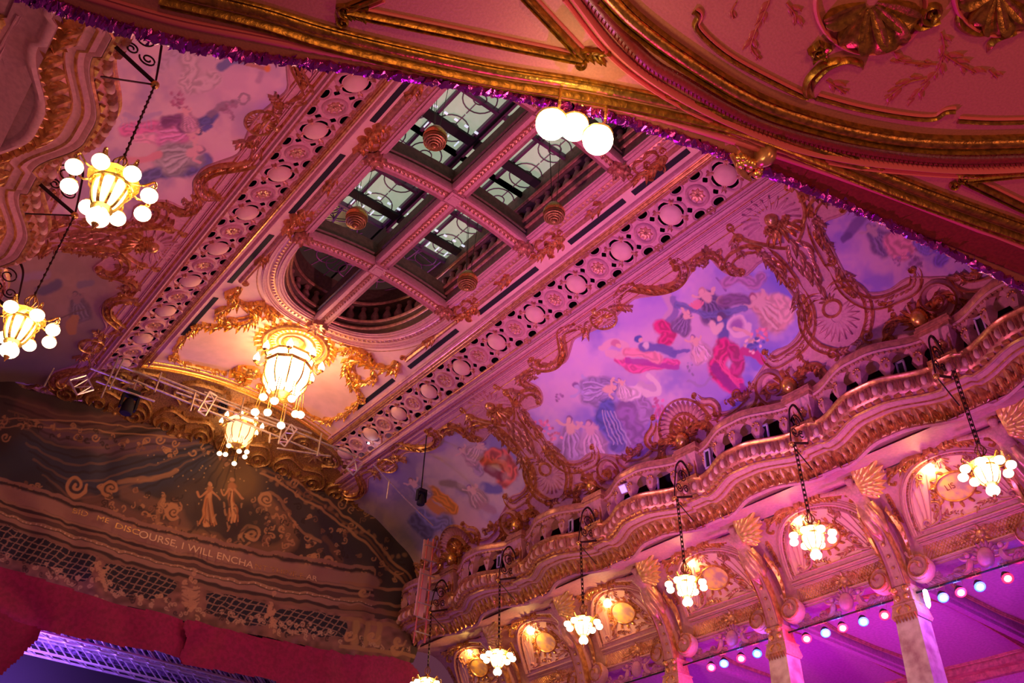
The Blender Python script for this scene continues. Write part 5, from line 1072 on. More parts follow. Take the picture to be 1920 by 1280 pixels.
def movhead(c, sc, label):
    t = thing('moving_head_lamp', c, label, 'stage light'); c = np.array(c)
    mb = MB(); mb.box(c + (0, 0, .16 * sc), (.26 * sc, .2 * sc, .1 * sc)); mb.build('base', M['black'], t)
    mb = MB(); 
    for d in (-1, 1): mb.box(c + (d * .14 * sc, 0, -.02 * sc), (.04 * sc, .12 * sc, .30 * sc))
    mb.build('yoke', M['black'], t); mb = MB(); mb.lathe([(.001, .13 * sc), (.07 * sc, .1 * sc), (.11 * sc, -.02 * sc), (.12 * sc, -.2 * sc), (.1 * sc, -.22 * sc), (.001, -.2 * sc)], c + (0, 0, -.06 * sc), 14); mb.build('head', M['black'], t)
    mb = MB(); mb.tube([c + (0, 0, .2 * sc), c + (0, 0, .55 * sc)], .012); mb.build('hanging_rod', M['steel'], t)
movhead(f3(243, 752, 15.3), .95, 'black moving head stage lamp hanging left of the drape peak')
movhead(f3(417, 762, 15.3), .5, 'small black stage lamp hanging on the scaffold beside the small lantern')
movhead(f3(790, 930, 13.4), .65, 'black stage lamp hanging in front of the cloudy painting')
mb = MB(); mb.tube([f3(806, 757, 13.0), f3(790, 915, 13.4)], .012); tag(mb.build('hanging_cable', M['black']), 'black cable holding the stage lamp before the cloudy painting', 'cable')
mb = MB(); mb.sphere(f3(693, 831, 14.6), .045, 10, 8); tag(mb.build('white_spot_lamp', M['whiteled']), 'small bright white lamp at the corner of the pierced band', 'stage light')
point('corner_white', tuple(f3(695, 838, 14.4)), (.8, .85, 1), 1.5, .05)
# ================================================================= COVE ORNAMENT (traced once on the near half of the big right panel, mirrored about its centre)
YC, PER = 8.25, 6.42
class Sheared:          # the lower ornament of each cove sits slightly further towards the stage
    def __init__(s, b): s.b = b; s.L = b.L
    def sh(s, u): return .30 * np.clip((u - .8) / 1.9, 0, 1)
    def at(s, q): q = np.asarray(q, float); return s.b.at(np.stack([q[..., 0], q[..., 1] + s.sh(q[..., 0])], -1))
    def pix(s, p): q = s.b.pix(p); q[..., 1] -= s.sh(q[..., 0]); return q
RC0, LC0 = RC, LC; RC, LC = Sheared(RC), Sheared(LC)
def uv(pts, n=5): q = RC.pix(catmull(pts, n) if n else np.array(pts, float)); q[:, 1] = np.abs(q[:, 1] - YC) * -1; return q
def ub(p): q = RC.pix(np.array(p, float)); return (float(q[0]), float(q[1] - YC))
T = {}
T['run'] = uv([(1163, 572), (1158, 560), (1164, 546), (1176, 536), (1195, 538), (1228, 542), (1252, 538), (1270, 530), (1281, 517), (1282, 502), (1274, 491), (1260, 489)])
T['arch'] = uv([(1300, 503), (1302, 488), (1314, 478), (1332, 475), (1347, 483), (1354, 500)])
T['loop'] = uv([(1430, 473), (1415, 464), (1393, 467), (1373, 480), (1366, 494), (1376, 507), (1392, 509)])
T['side'] = uv([(1432, 471), (1450, 484), (1468, 503), (1484, 524), (1497, 543)])
T['flank'] = uv([(1494, 540), (1508, 560), (1517, 580), (1520, 605), (1515, 630), (1500, 651), (1478, 667), (1455, 679), (1439, 670), (1434, 658)])
T['cbot'] = uv([(1402, 716), (1411, 730), (1412, 747), (1398, 764), (1377, 780), (1354, 786), (1343, 775)])
T['sscr'] = uv([(1303, 740), (1318, 752), (1336, 753), (1346, 764), (1344, 780), (1330, 783)])
T['trunk'] = uv([(1455, 445), (1478, 466), (1500, 492), (1520, 520), (1545, 548), (1562, 578)])
HOLE = [(1128, 612), (1150, 596), (1172, 574), (1190, 558), (1222, 553), (1258, 546), (1284, 524), (1298, 506), (1310, 486), (1332, 483), (1350, 502), (1372, 514), (1400, 514), (1430, 488), (1455, 512), (1482, 545), (1500, 575), (1505, 605), (1497, 628), (1478, 648), (1450, 660), (1430, 690), (1404, 730), (1390, 760), (1362, 772), (1340, 770), (1312, 758), (1283, 772)]
HH = RC.pix(np.array(HOLE, float)); HH[:, 1] = -np.abs(HH[:, 1] - YC); HH[0, 1] = 0; HH[-1, 1] = -.02
def fullhole(sh): a = HH.copy(); b = HH[::-1].copy(); b[:, 1] *= -1; q = np.vstack([a, b]); q[:, 1] += YC + sh; return q
def patchq(surf, q, step, lift):
    q = catmull(q, 3, True); lo, hi = q.min(0), q.max(0); nu, nv = int((hi[0] - lo[0]) / step) + 2, int((hi[1] - lo[1]) / step) + 2
    U, V = np.meshgrid(np.linspace(lo[0], hi[0], nu), np.linspace(lo[1], hi[1], nv), indexing='ij'); G = np.stack([U, V], -1); P, N = surf.at(G); P = P + N * lift
    ins = inpoly(G, q); k = ins[:-1, :-1] | ins[1:, :-1] | ins[:-1, 1:] | ins[1:, 1:]; i, j = np.nonzero(k); Q = np.stack([i * nv + j, i * nv + j + 1, (i + 1) * nv + j + 1, (i + 1) * nv + j], -1)
    used = np.unique(Q); mp = np.full(nu * nv, -1); mp[used] = np.arange(len(used)); mb = MB(); V = P.reshape(-1, 3)[used]; mb.add(V, mp[Q]); return mb, toPix(V)
def mir(q, s_, sh): q = np.array(q, float); q[:, 1] = q[:, 1] * s_ + YC + sh; return q
def rococo(surf, sh, halves, label, grp):
    ctr = surf.at(np.array([(1.5, YC + sh)]))[0][0]; t = thing('painting_frame', ctr, label, 'picture frame', grp)
    bm, gm, lm, sm = MB(), MB(), MB(), MB()
    for s_ in halves:
        m = lambda k: mir(T[k], s_, sh)
        for k, w_, g_, lf in (('run', .060, 1, 1), ('arch', .042, 1, 1), ('loop', .058, 1, 0), ('side', .080, 1, 1), ('flank', .078, 1, 1), ('cbot', .070, 1, 0), ('sscr', .050, 1, 0)):
            q = m(k); mould(bm, surf, q, w_, .055, BAND, taper=True); 
            for of in (-w_, w_): mould(gm, surf, q, .020, .085, ROUND, off=of, taper=True)
            if lf: leafrow(lm, surf, q, .075, .028, .075, sides=(s_ if k != 'run' else 1, -1 if k in ('run', 'flank') else 1)[:1] if k != 'run' else (1, -1), lean=.7, jit=.6, H=1.3)
        # broad leaf swathes over the mouldings
        for k, a, b in (('run', .30, .55), ('side', .15, .45), ('flank', .05, .30), ('loop', .0, .2)):
            q = m(k); n = len(q); q = q[int(a * n):int(b * n) + 1]; 
            if len(q) > 3: leafrow(sm, surf, q, .13, .040, .075, lean=.35, jit=.6, H=1.3)
        # terminal curls
        for k, e, r in (('run', -1, .055), ('run', 0, .07), ('loop', -1, .05), ('flank', -1, .05), ('cbot', -1, .05), ('sscr', 0, .05), ('sscr', -1, .06), ('arch', 0, .03), ('arch', -1, .03)):
            p = m(k)[e]; mould(gm, surf, spiral(p, r, rng.rand() * 6, 1.3, sgn=s_), .020, .07, ROUND); bead(gm, surf, np.array([p]), .03, 1.6, 8)
        # inner margin line and loose foliage outside the frame
        hq = HH.copy(); hq[:, 1] = hq[:, 1] * s_ + YC + sh; mould(bm, surf, catmull(hq, 3), .022, .035, ROUND)
        for pts in ([(.50, -2.62), (.62, -2.50), (.80, -2.48)], [(.40, -1.75), (.46, -2.0), (.40, -2.2)], [(1.0, -2.72), (1.25, -2.80), (1.5, -2.78)], [(1.75, -2.86), (2.0, -2.74), (2.2, -2.80)], [(2.72, -.9), (2.80, -1.25), (2.72, -1.5)]):
            q = mir(catmull(pts, 4), s_, sh); leafrow(lm, surf, q, .09, .032, .05, jit=.9, H=1.5)
        for c_, r_ in (((.52, -2.66), .08), ((1.62, -2.86), .09), ((.34, -1.6), .06), ((2.72, -1.2), .09)): mould(gm, surf, spiral(mir([c_], s_, sh)[0], r_, rng.rand() * 6, 1.5, sgn=s_), .022, .06, ROUND)
        # garland knots
        q = m('loop'); rosette(lm, surf, q[-4], .07, 6, 1.5); 
        for i in range(0, len(q), 2):
            if i > len(q) * .6: rosette(lm, surf, q[i], .05, 5, 1.6)
        p = m('loop')[0]; 
        for d in range(6): rosette(lm, surf, p + rng.randn(2) * .04 + np.array([.04 * d, 0]), .05, 5, 1.6)
        # volute beside the bottom shell
        vc = np.array([2.86, YC + sh - s_ * 1.83])
        a0 = PI if s_ > 0 else PI; sp_ = spiral(vc, .36, -PI * .6 * s_, 1.9, .1, 40, sgn=s_); mould(bm, surf, sp_, np.linspace(.075, .025, len(sp_)), .10, ROUND); mould(gm, surf, sp_, np.linspace(.02, .008, len(sp_)), .15, ROUND, off=.0); leafrow(lm, surf, sp_[:18], .06, .02, .06, sides=(1,), H=1.4)
    # centre top shell with ring, bottom shell with ribbed crest
    c = (.30, YC + sh); a = np.linspace(0, 2 * PI, 33)[:-1]; mould(gm, surf, np.stack([c[0] + .08 + .20 * np.cos(a), c[1] + .22 * np.sin(a)], -1), .024, .05, ROUND, True)
    shell(sm, surf, (c[0] + .08, c[1]), .03, .19, PI * .45, PI * 1.55, 11, H=1.4); bead(gm, surf, np.array([(c[0] - .12, c[1])]), .06, 1.2, 10); shell(lm, surf, (c[0] + .12, c[1]), .03, .18, -PI * .35, PI * .35, 7, W=.018, H=1.6)
    for s2 in (-1, 1): leafrow(lm, surf, catmull([(c[0] - .02, c[1] + s2 * .2), (c[0] + .05, c[1] + s2 * .38), (c[0] + .16, c[1] + s2 * .5)], 5), .10, .035, .05, H=1.4)
    c = (2.84, YC + sh - .03); 
    for r0_, r1_, W_ in ((.30, .50, .055),): shell(bm, surf, c, r0_, r1_, PI * .55, PI * 1.45, 15, W=W_, H=1.2)
    a = np.linspace(PI * .5, PI * 1.5, 26); mould(gm, surf, np.stack([c[0] + .28 * np.cos(a), c[1] + .28 * np.sin(a)], -1), .03, .10, ROUND); mould(gm, surf, np.stack([c[0] + .52 * np.cos(a), c[1] + .52 * np.sin(a)], -1), .018, .08, ROUND)
    shell(sm, surf, c, .06, .24, PI * .6, PI * 1.4, 7, H=1.5)
    bm.build('frame_moulding', M['plaster'], t); gm.build('frame_gilding', M['gold'], t); lm.build('leaf_edging', M['rose'], t); sm.build('acanthus_leaves', M['gold'], t)
    return t
def pilaster(surf, yc, s_all, label):
    t = thing('shell_pilaster', surf.at(np.array([(1.2, yc)]))[0][0], label, 'pilaster ornament', 'shell pilasters between the paintings'); bm, gm, lm = MB(), MB(), MB(); c = np.array([.56, yc])
    for a in np.linspace(PI * .50, PI * 1.68, 13): leaf(bm, surf, c + .17 * np.array([math.cos(a), math.sin(a)]), (math.cos(a), math.sin(a)), .24, .035, .9)
    for s_ in (-1, 1):
        a = np.linspace(0, 1, 18); q = np.stack([.62 + .38 * np.sin(a * 2.2 - .9) * .9 + .02, yc + s_ * (.50 + .05 * np.cos(a * 3) - .30 * a ** 2.5)], -1); mould(gm, surf, q, .032, .06, ROUND, taper=True)
        mould(gm, surf, spiral((.30, yc + s_ * .50), .07, 0, 1.3, sgn=s_), .02, .05); mould(gm, surf, catmull([(.86, yc + s_ * .08), (.80, yc + s_ * .22), (.90, yc + s_ * .30), (1.02, yc + s_ * .20), (1.10, yc + s_ * .10)], 5), .024, .06, ROUND)
        leafrow(lm, surf, catmull([(1.05, yc + s_ * .05), (1.25, yc + s_ * .13), (1.45, yc + s_ * .10), (1.7, yc + s_ * .05)], 5), .15, .045, .06, sides=(s_,), lean=.5, jit=.5, H=1.1)
        # cartouche
        q = catmull([(2.02, yc + s_ * .06), (1.98, yc + s_ * .22), (2.08, yc + s_ * .42), (2.32, yc + s_ * .52), (2.62, yc + s_ * .46), (2.84, yc + s_ * .26), (2.90, yc + s_ * .08)], 6); mould(bm, surf, q, .055, .07, BAND, taper=True); mould(gm, surf, q, .018, .09, ROUND, off=.05, taper=True); mould(gm, surf, q, .018, .09, ROUND, off=-.05, taper=True)
        leafrow(lm, surf, q[18:], .09, .03, .06, sides=(1, -1), H=1.1); mould(gm, surf, spiral((2.86, yc + s_ * .30), .10, 0, 1.4, sgn=-s_), .024, .06)
        leafrow(gm, surf, catmull([(2.5, yc + s_ * .62), (2.62, yc + s_ * .78), (2.8, yc + s_ * .74)], 5), .06, .025, .045, jit=.9, H=1.6)
    bead(gm, surf, np.array([c]), .10, 1.1, 12)
    for d in range(8): rosette(gm, surf, c + np.array([.10 + .04 * (d % 3), (d - 3.5) * .05]), .06, 5, 1.8)
    for d in np.linspace(-1, 1, 5): leaf(gm, surf, c + np.array([.18, d * .08]), (1, d * .8), .26, .05, 1.4)
    for u in np.arange(1.0, 1.95, .11): leaf(lm, surf, (u, yc), (1, .25 * math.sin(u * 30)), .2, .045, 1.4)
    a = np.linspace(0, 2 * PI, 30)[:-1]; mould(gm, surf, np.stack([2.26 + .12 * np.cos(a), yc + .14 * np.sin(a)], -1), .022, .06, ROUND, True)
    shell(bm, surf, (2.40, yc), .08, .36, -PI * .62, PI * .62, 13, H=.6); shell(lm, surf, (2.18, yc), .02, .16, PI * .7, PI * 1.3, 5, H=1.4)
    bm.build('plaster_relief', M['plaster'], t); gm.build('gilded_relief', M['gold'], t); lm.build('acanthus_leaves', M['rose'], t); return t
for sf, nm, shs in ((RC, 'right', (0, PER, -PER)), (LC, 'left', (0, PER))):
    for sh in shs:
        if sh == 0: rococo(sf, 0, (1, -1), 'carved gilded rococo frame around the %s painting on the %s cove' % (('large lilac dancing', 'right')[0] if nm == 'right' else 'pink-robed', nm), 'rococo painting frames')
        elif sh > 0: rococo(sf, sh, (1, -1), 'carved gilded rococo frame around the %s painting at the stage end of the %s cove' % ('cloudy' if nm == 'right' else 'shadowy', nm), 'rococo painting frames')
        else: rococo(sf, sh, (-1,), 'carved gilded rococo frame of the blue-sky painting cut by the soffit edge', 'rococo painting frames')
    pilaster(sf, YC + PER / 2, 1, 'gilded shell and cartouche pilaster %s, on the %s cove' % ('left of the large lilac painting' if nm == 'right' else 'below the pink-robed painting', nm))
    if nm == 'right': pilaster(sf, YC - PER / 2, 1, 'gilded shell and cartouche pilaster right of the large lilac painting, on the right cove')
# gilded masks standing over each pier
for k in range(0, 6):
    for sf, nm, yo in ((RC, 'right', .26), (LC, 'left', .2)):
        if nm == 'left' and k not in (1, 2, 3): continue
        yc = 4.02 + 2.18 * k + yo - .32; mb = MB(); c = np.array([2.98, yc]); P, N = sf.at(c); mb.sphere(P + N * .10, 1, 10, 7, (.13, .12, .15)); t = thing('gilded_mask', P, 'gilded grotesque mask and foliage above the %s gallery handrail, %s from the camera' % (nm, ORD[k]), 'mask', 'masks above the gallery piers'); mb.build('mask', M['goldb'], t)
        lm = MB()
        for a in np.linspace(0, 2 * PI, 12)[:-1]: leaf(lm, sf, c + .10 * np.array([math.cos(a), math.sin(a)]), (math.cos(a), math.sin(a)), .17, .05, 1.8, side=.3)
        for s_ in (-1, 1):
            leafrow(lm, sf, catmull([c + (0, s_ * .15), c + (-.12, s_ * .32), c + (-.02, s_ * .5), c + (.1, s_ * .55)], 5), .09, .035, .05, jit=.9, H=1.6); mould(lm, sf, catmull([c + (.1, s_ * .14), c + (-.14, s_ * .28), c + (-.1, s_ * .52), c + (.12, s_ * .60)], 5), .03, .08)
        lm.build('foliage', M['gold'], t)
# scattered sprays between frame and ceiling moulding
for sf, nm in ((RC, 'right'), (LC, 'left')):
    for sh in (0, PER):
        for s_ in (-1, 1):
            mb = MB()
            for pts in ([(.44, 1.1), (.55, 1.35), (.48, 1.6)], [(.5, 2.35), (.6, 2.2), (.74, 2.25)], [(.62, 1.9), (.55, 2.0), (.46, 2.15)]): q = catmull(pts, 4); q[:, 1] = YC + sh + s_ * q[:, 1]; leafrow(mb, sf, q, .07, .022, .045, jit=.9, H=1.5); mould(mb, sf, q, .01, .03)
            tag(mb.build('foliage_spray', M['rose']), 'thin gilded foliage spray on the %s cove, %s side of the %s painting' % (nm, 'stage' if s_ > 0 else 'near', 'centre' if sh == 0 else 'stage-end'), 'spray', 'foliage sprays of the coves')
# ---------------------------------------------------------------- the paintings
def sky_base(P, c1, c2, c3, sc, seed):
    a = hashn(P, sc, seed); b = hashn(P, sc / 3.1, seed + 1); c_ = hashn(P, sc / 9, seed + 2); f = np.clip((a * .6 + b * .28 + c_ * .12 - .3) / .42, 0, 1)[:, None]; g = np.clip((b * .7 + c_ * .3 - .45) / .3, 0, 1)[:, None]
    return (np.array(c1) * (1 - f) + np.array(c2) * f) * (1 - .35 * g) + np.array(c3) * .35 * g
SKIN, WHT, MAG, BLU, PRP, LAV, PNK = (.80, .50, .50), (.80, .66, .80), (.62, .02, .22), (.10, .12, .50), (.28, .14, .42), (.50, .42, .80), (.80, .30, .45)
def fig(C, P, hx, hy, dx, dy, L, skin, hair, dress, r=6):
    """a floating robed figure: head, torso, arms and a streaming dress of folds"""
    h = np.array([hx, hy], float); d = np.array([dx, dy], float); d /= np.hypot(*d); n = np.array([-d[1], d[0]]); p = lambda a, b: tuple(h + d * a * L + n * b * L)
    for off, k in ((-.16, .75), (-.05, 1.05), (.07, 1.15), (.18, .8)):
        f = .75 + .5 * ((off * 37) % 1); brush(C, P, [p(.28, off * .3), p(.6, off * 1.0), p(.85, off * 1.9), p(1.1, off * 1.5)], r * 1.25, np.array(dress) * k, .5, .9, fold=.18)
    for off in (-.22, -.08, .05, .2): brush(C, P, [p(.32, off * .3), p(.7, off * 1.2), p(1.15, off * 1.6)], r * .22, np.array(dress) * .55, .6, .7); brush(C, P, [p(.32, off * .3 + .03), p(.7, off * 1.2 + .04), p(1.15, off * 1.6 + .04)], r * .2, np.minimum(np.array(dress) * 1.5 + .08, 1), .6, .6)
    brush(C, P, [p(.08, 0), p(.3, 0)], r * .8, skin, .4, .95); brush(C, P, [p(.12, .05), p(.10, .25), p(-.05, .38)], r * .28, skin, .4, .9); brush(C, P, [p(.14, -.05), p(.25, -.22), p(.12, -.36)], r * .28, skin, .4, .9)
    brush(C, P, [p(-.03, -.01)], r * .66, hair, .3, 1); brush(C, P, [p(.0, .02)], r * .5, skin, .3, 1)
def flowers(C, P, x, y, r, n, c):
    for i in range(n): a, b = rng.randn() * r * .5, rng.randn() * r * .5; brush(C, P, [(x + a, y + b)], r * .13 + 1, np.array(c) * (.6 + .7 * rng.rand()), .5, .9)
def paintR2(P):
    P = P + 4.5 * np.stack([hashn(P, 12, 31) - .5, hashn(P, 12, 32) - .5], -1) + 1.6 * np.stack([hashn(P, 4, 33) - .5, hashn(P, 4, 34) - .5], -1)
    C = sky_base(P, (.24, .20, .72), (.62, .42, .80), (.74, .50, .72), 75, 3)
    for pts, r, c, o in (([(1200, 660), (1290, 620), (1330, 690)], 44, (.70, .44, .70), .7), ([(1050, 740), (1110, 720)], 32, (.72, .46, .74), .6), ([(1330, 540), (1400, 560), (1440, 600)], 36, (.62, .40, .66), .6), ([(1240, 560), (1190, 590)], 30, (.40, .24, .78), .6), ([(1330, 720), (1370, 760)], 40, (.36, .24, .74), .7), ([(1170, 790), (1230, 800)], 30, (.22, .18, .62), .7)): brush(C, P, pts, r, c, .9, o)
    # lower left group
    fig(C, P, 1080, 722, 1, .25, 62, LAV, PRP, (.34, .26, .62), 9); fig(C, P, 1152, 728, -.9, .1, 50, SKIN, BLU, (.40, .30, .66), 8); fig(C, P, 1068, 788, .12, 1, 58, SKIN, PRP, (.46, .30, .62), 10); fig(C, P, 1104, 792, .2, 1, 52, (.72, .42, .6), PRP, (.60, .38, .68), 10)
    for pts, r, c in (([(1140, 765), (1132, 785), (1150, 800)], 17, BLU), ([(1175, 770), (1190, 800), (1200, 835)], 22, (.30, .16, .48)), ([(1150, 800), (1160, 835)], 15, (.14, .12, .46)), ([(1200, 745), (1215, 765), (1205, 785)], 12, (.38, .24, .56)), ([(1170, 740), (1190, 735)], 12, (.76, .60, .82))): brush(C, P, pts, r, c, .35, .95, fold=.22)
    for i in range(5): brush(C, P, [(1128 + 6 * i, 770), (1136 + 7 * i, 800), (1150 + 8 * i, 832)], 1.3, (.50, .42, .76), .6, .8)
    brush(C, P, [(1215, 705), (1232, 720), (1235, 735), (1212, 738), (1195, 725)], 5, WHT, .4, .9); brush(C, P, [(1200, 720), (1225, 728)], 6, (.60, .45, .66), .4, .8)
    fig(C, P, 1162, 712, .3, .8, 30, SKIN, PRP, (.7, .5, .75), 5)
    flowers(C, P, 1020, 800, 14, 14, (.85, .25, .45)); flowers(C, P, 1040, 818, 14, 14, (.85, .30, .50)); flowers(C, P, 1235, 768, 18, 30, (.70, .18, .50)); flowers(C, P, 1050, 742, 9, 10, (.4, .2, .5))
    # top centre flying pair with parasol and magenta scarf
    brush(C, P, [(1250, 556), (1262, 580), (1250, 600)], 9, (.60, .40, .60), .4, .9); brush(C, P, [(1262, 560), (1268, 582), (1255, 602)], 6, (.24, .18, .50), .4, .9)
    brush(C, P, [(1240, 612), (1255, 622), (1245, 640)], 14, MAG, .3, .95, fold=.25); brush(C, P, [(1160, 672), (1190, 690), (1230, 684), (1268, 680)], 9, (.74, .10, .40), .3, .95, fold=.2); brush(C, P, [(1175, 676), (1220, 680), (1270, 690)], 5, (.44, .06, .42), .4, .9)
    brush(C, P, [(1128, 652), (1150, 640), (1172, 648), (1165, 666), (1140, 660)], 7, (.76, .48, .62), .4, .9); brush(C, P, [(1175, 660), (1205, 662), (1235, 672)], 9, PNK, .4, .95, fold=.15); brush(C, P, [(1155, 643)], 8, (.60, .25, .42), .3, 1); brush(C, P, [(1160, 648)], 4, SKIN, .3, 1)
    brush(C, P, [(1205, 650), (1235, 652), (1262, 662)], 8, (.15, .13, .50), .35, .95); brush(C, P, [(1262, 660), (1290, 658)], 3.5, (.15, .13, .5), .4, .9); brush(C, P, [(1196, 634)], 7, BLU, .3, 1); brush(C, P, [(1200, 636)], 4, SKIN, .3, 1); brush(C, P, [(1212, 648)], 6, WHT, .4, .9)
    # right group: seated musicians, woman in magenta
    fig(C, P, 1318, 545, .5, .8, 52, SKIN, (.60, .34, .36), (.14, .09, .26), 10); brush(C, P, [(1345, 520), (1360, 545)], 2, PRP, .3, .9); brush(C, P, [(1350, 563)], 8, (.60, .36, .34), .3, .9)
    brush(C, P, [(1360, 530), (1385, 518), (1415, 532), (1428, 520)], 10, (.46, .22, .42), .4, .9, fold=.25); brush(C, P, [(1355, 566), (1385, 560), (1405, 566)], 11, (.22, .10, .26), .4, .9, fold=.2)
    fig(C, P, 1412, 556, .75, .55, 62, SKIN, (.40, .14, .24), (.78, .42, .42), 13); brush(C, P, [(1455, 560), (1478, 575), (1470, 592)], 13, (.78, .46, .46), .4, .9, fold=.2)
    brush(C, P, [(1270, 572), (1300, 580), (1335, 590), (1395, 578)], 6, (.16, .16, .46), .4, .9, fold=.15); fig(C, P, 1290, 585, -.3, .7, 34, SKIN, PRP, (.22, .14, .36), 7); shp = [(1312, 578)]
    for a in np.linspace(-2.6, -.9, 8): brush(C, P, [(1308, 580), (1308 + 17 * math.cos(a), 580 + 17 * math.sin(a))], 1.6, (.82, .25, .38), .4, .9)
    brush(C, P, [(1352, 600), (1358, 640)], 10, (.12, .12, .44), .35, .95); brush(C, P, [(1354, 592)], 8, (.13, .08, .22), .3, 1); brush(C, P, [(1348, 597)], 5, SKIN, .3, 1); brush(C, P, [(1335, 608), (1340, 620), (1350, 612)], 7, (.84, .60, .64), .4, .95)
    brush(C, P, [tuple(p) for p in spiral((1385, 610), 20, 0, 1.0, .6)], 6, (.84, .60, .76), .4, .95); brush(C, P, [(1383, 608)], 13, (.36, .16, .48), .4, .9); brush(C, P, [(1378, 614), (1408, 626)], 4, SKIN, .4, .95)
    brush(C, P, [(1358, 652), (1345, 675), (1350, 700), (1375, 720)], 18, MAG, .3, .95, fold=.35); brush(C, P, [(1375, 655), (1385, 680), (1372, 705)], 13, (.50, .03, .22), .3, .95, fold=.3); brush(C, P, [(1395, 658), (1420, 665), (1428, 678)], 8, (.56, .04, .26), .3, .95); brush(C, P, [(1340, 690), (1370, 722), (1395, 732)], 9, (.30, .03, .30), .4, .9)
    for i in range(5): brush(C, P, [(1338 + 5 * i, 672 + i), (1356 + 4 * i, 690 + 5 * i), (1385, 712 + 4 * i)], 1.3, (.86, .10, .36), .5, .7)
    flowers(C, P, 1410, 642, 13, 26, (.84, .55, .55)); flowers(C, P, 1432, 628, 16, 14, (.84, .25, .38)); flowers(C, P, 1415, 650, 18, 10, BLU)
    fig(C, P, 1300, 632, .35, .7, 40, SKIN, PRP, (.68, .42, .62), 7); brush(C, P, [(1300, 660), (1312, 675), (1318, 660)], 4, (.80, .50, .60), .4, .8); brush(C, P, [(1290, 712), (1315, 722), (1335, 708)], 3, (.36, .26, .55), .5, .7); flowers(C, P, 1296, 690, 9, 10, (.4, .3, .6))
    return np.clip(C, 0, 1)
def paintR1(P):
    P = P + 4.5 * np.stack([hashn(P, 12, 31) - .5, hashn(P, 12, 32) - .5], -1) + 1.6 * np.stack([hashn(P, 4, 33) - .5, hashn(P, 4, 34) - .5], -1)
    C = sky_base(P, (.34, .26, .50), (.66, .46, .50), (.60, .46, .55), 46, 8)
    for pts, r, c, o in (([(830, 870), (900, 880), (940, 930)], 34, (.74, .54, .52), .7), ([(780, 1000), (760, 960)], 40, (.16, .15, .10), .6), ([(930, 830), (960, 850)], 20, (.20, .18, .60), .7), ([(830, 820), (870, 800)], 22, (.40, .34, .62), .7), ([(840, 960), (900, 1000)], 30, (.68, .40, .50), .6)): brush(C, P, pts, r, c, .9, o)
    brush(C, P, [(912, 860), (938, 855), (955, 880), (945, 900)], 15, (.66, .13, .10), .3, .95, fold=.4); brush(C, P, [(915, 880), (940, 895)], 8, (.26, .04, .08), .4, .9); brush(C, P, [(925, 862), (945, 868), (952, 885)], 4, (.80, .25, .14), .5, .8)
    brush(C, P, [(880, 850), (892, 872), (900, 885)], 8, (.40, .26, .42), .4, .9, fold=.3); fig(C, P, 862, 842, .9, .5, 34, SKIN, PRP, (.62, .34, .42), 6); fig(C, P, 905, 832, -.5, .6, 30, SKIN, PRP, (.62, .40, .46), 6)
    brush(C, P, [(806, 920), (830, 935), (850, 955)], 11, (.74, .28, .03), .3, .95, fold=.25); brush(C, P, [(795, 930), (812, 950), (835, 965)], 8, (.66, .25, .05), .4, .9); fig(C, P, 770, 900, .6, .7, 36, SKIN, (.3, .15, .1), (.30, .25, .40), 7)
    brush(C, P, [(905, 912), (935, 918)], 9, (.14, .14, .46), .5, .9); brush(C, P, [(790, 965), (815, 985), (835, 975), (840, 1000)], 13, (.20, .20, .46), .4, .9, fold=.3); brush(C, P, [(775, 975), (800, 1000)], 12, (.10, .09, .18), .4, .9, fold=.3)
    brush(C, P, [(830, 905), (860, 912), (890, 930)], 7, (.28, .20, .16), .5, .8); fig(C, P, 880, 912, .5, .7, 34, SKIN, PRP, (.52, .34, .38), 7); brush(C, P, [(900, 945), (925, 958)], 6, (.46, .24, .3), .5, .7)
    for i in range(10): brush(C, P, [(800 + rng.rand() * 150, 840 + rng.rand() * 130)], 7, (.82, .62, .60), .9, .35)
    return np.clip(C, 0, 1)
def paintR3(P):
    P = P + 4.5 * np.stack([hashn(P, 12, 31) - .5, hashn(P, 12, 32) - .5], -1) + 1.6 * np.stack([hashn(P, 4, 33) - .5, hashn(P, 4, 34) - .5], -1)
    C = sky_base(P, (.30, .18, .66), (.58, .32, .66), (.66, .36, .60), 60, 5)
    brush(C, P, [(1590, 440), (1605, 422), (1618, 405)], 9, (.18, .09, .38), .4, .9); brush(C, P, [(1582, 448), (1592, 440)], 6, (.14, .07, .3), .4, .9); fig(C, P, 1628, 425, .7, .7, 50, (.5, .3, .5), PRP, (.20, .11, .38), 9)
    brush(C, P, [(1690, 440), (1672, 455), (1692, 475), (1712, 450)], 16, (.64, .22, .42), .4, .95, fold=.3); brush(C, P, [(1718, 455), (1735, 470), (1755, 462)], 9, (.20, .12, .66), .4, .95, fold=.25); brush(C, P, [(1750, 458), (1770, 475), (1762, 490)], 13, (.16, .08, .60), .4, .95, fold=.25)
    flowers(C, P, 1712, 490, 20, 24, (.28, .12, .42)); flowers(C, P, 1680, 492, 8, 8, (.28, .12, .42)); return np.clip(C, 0, 1)
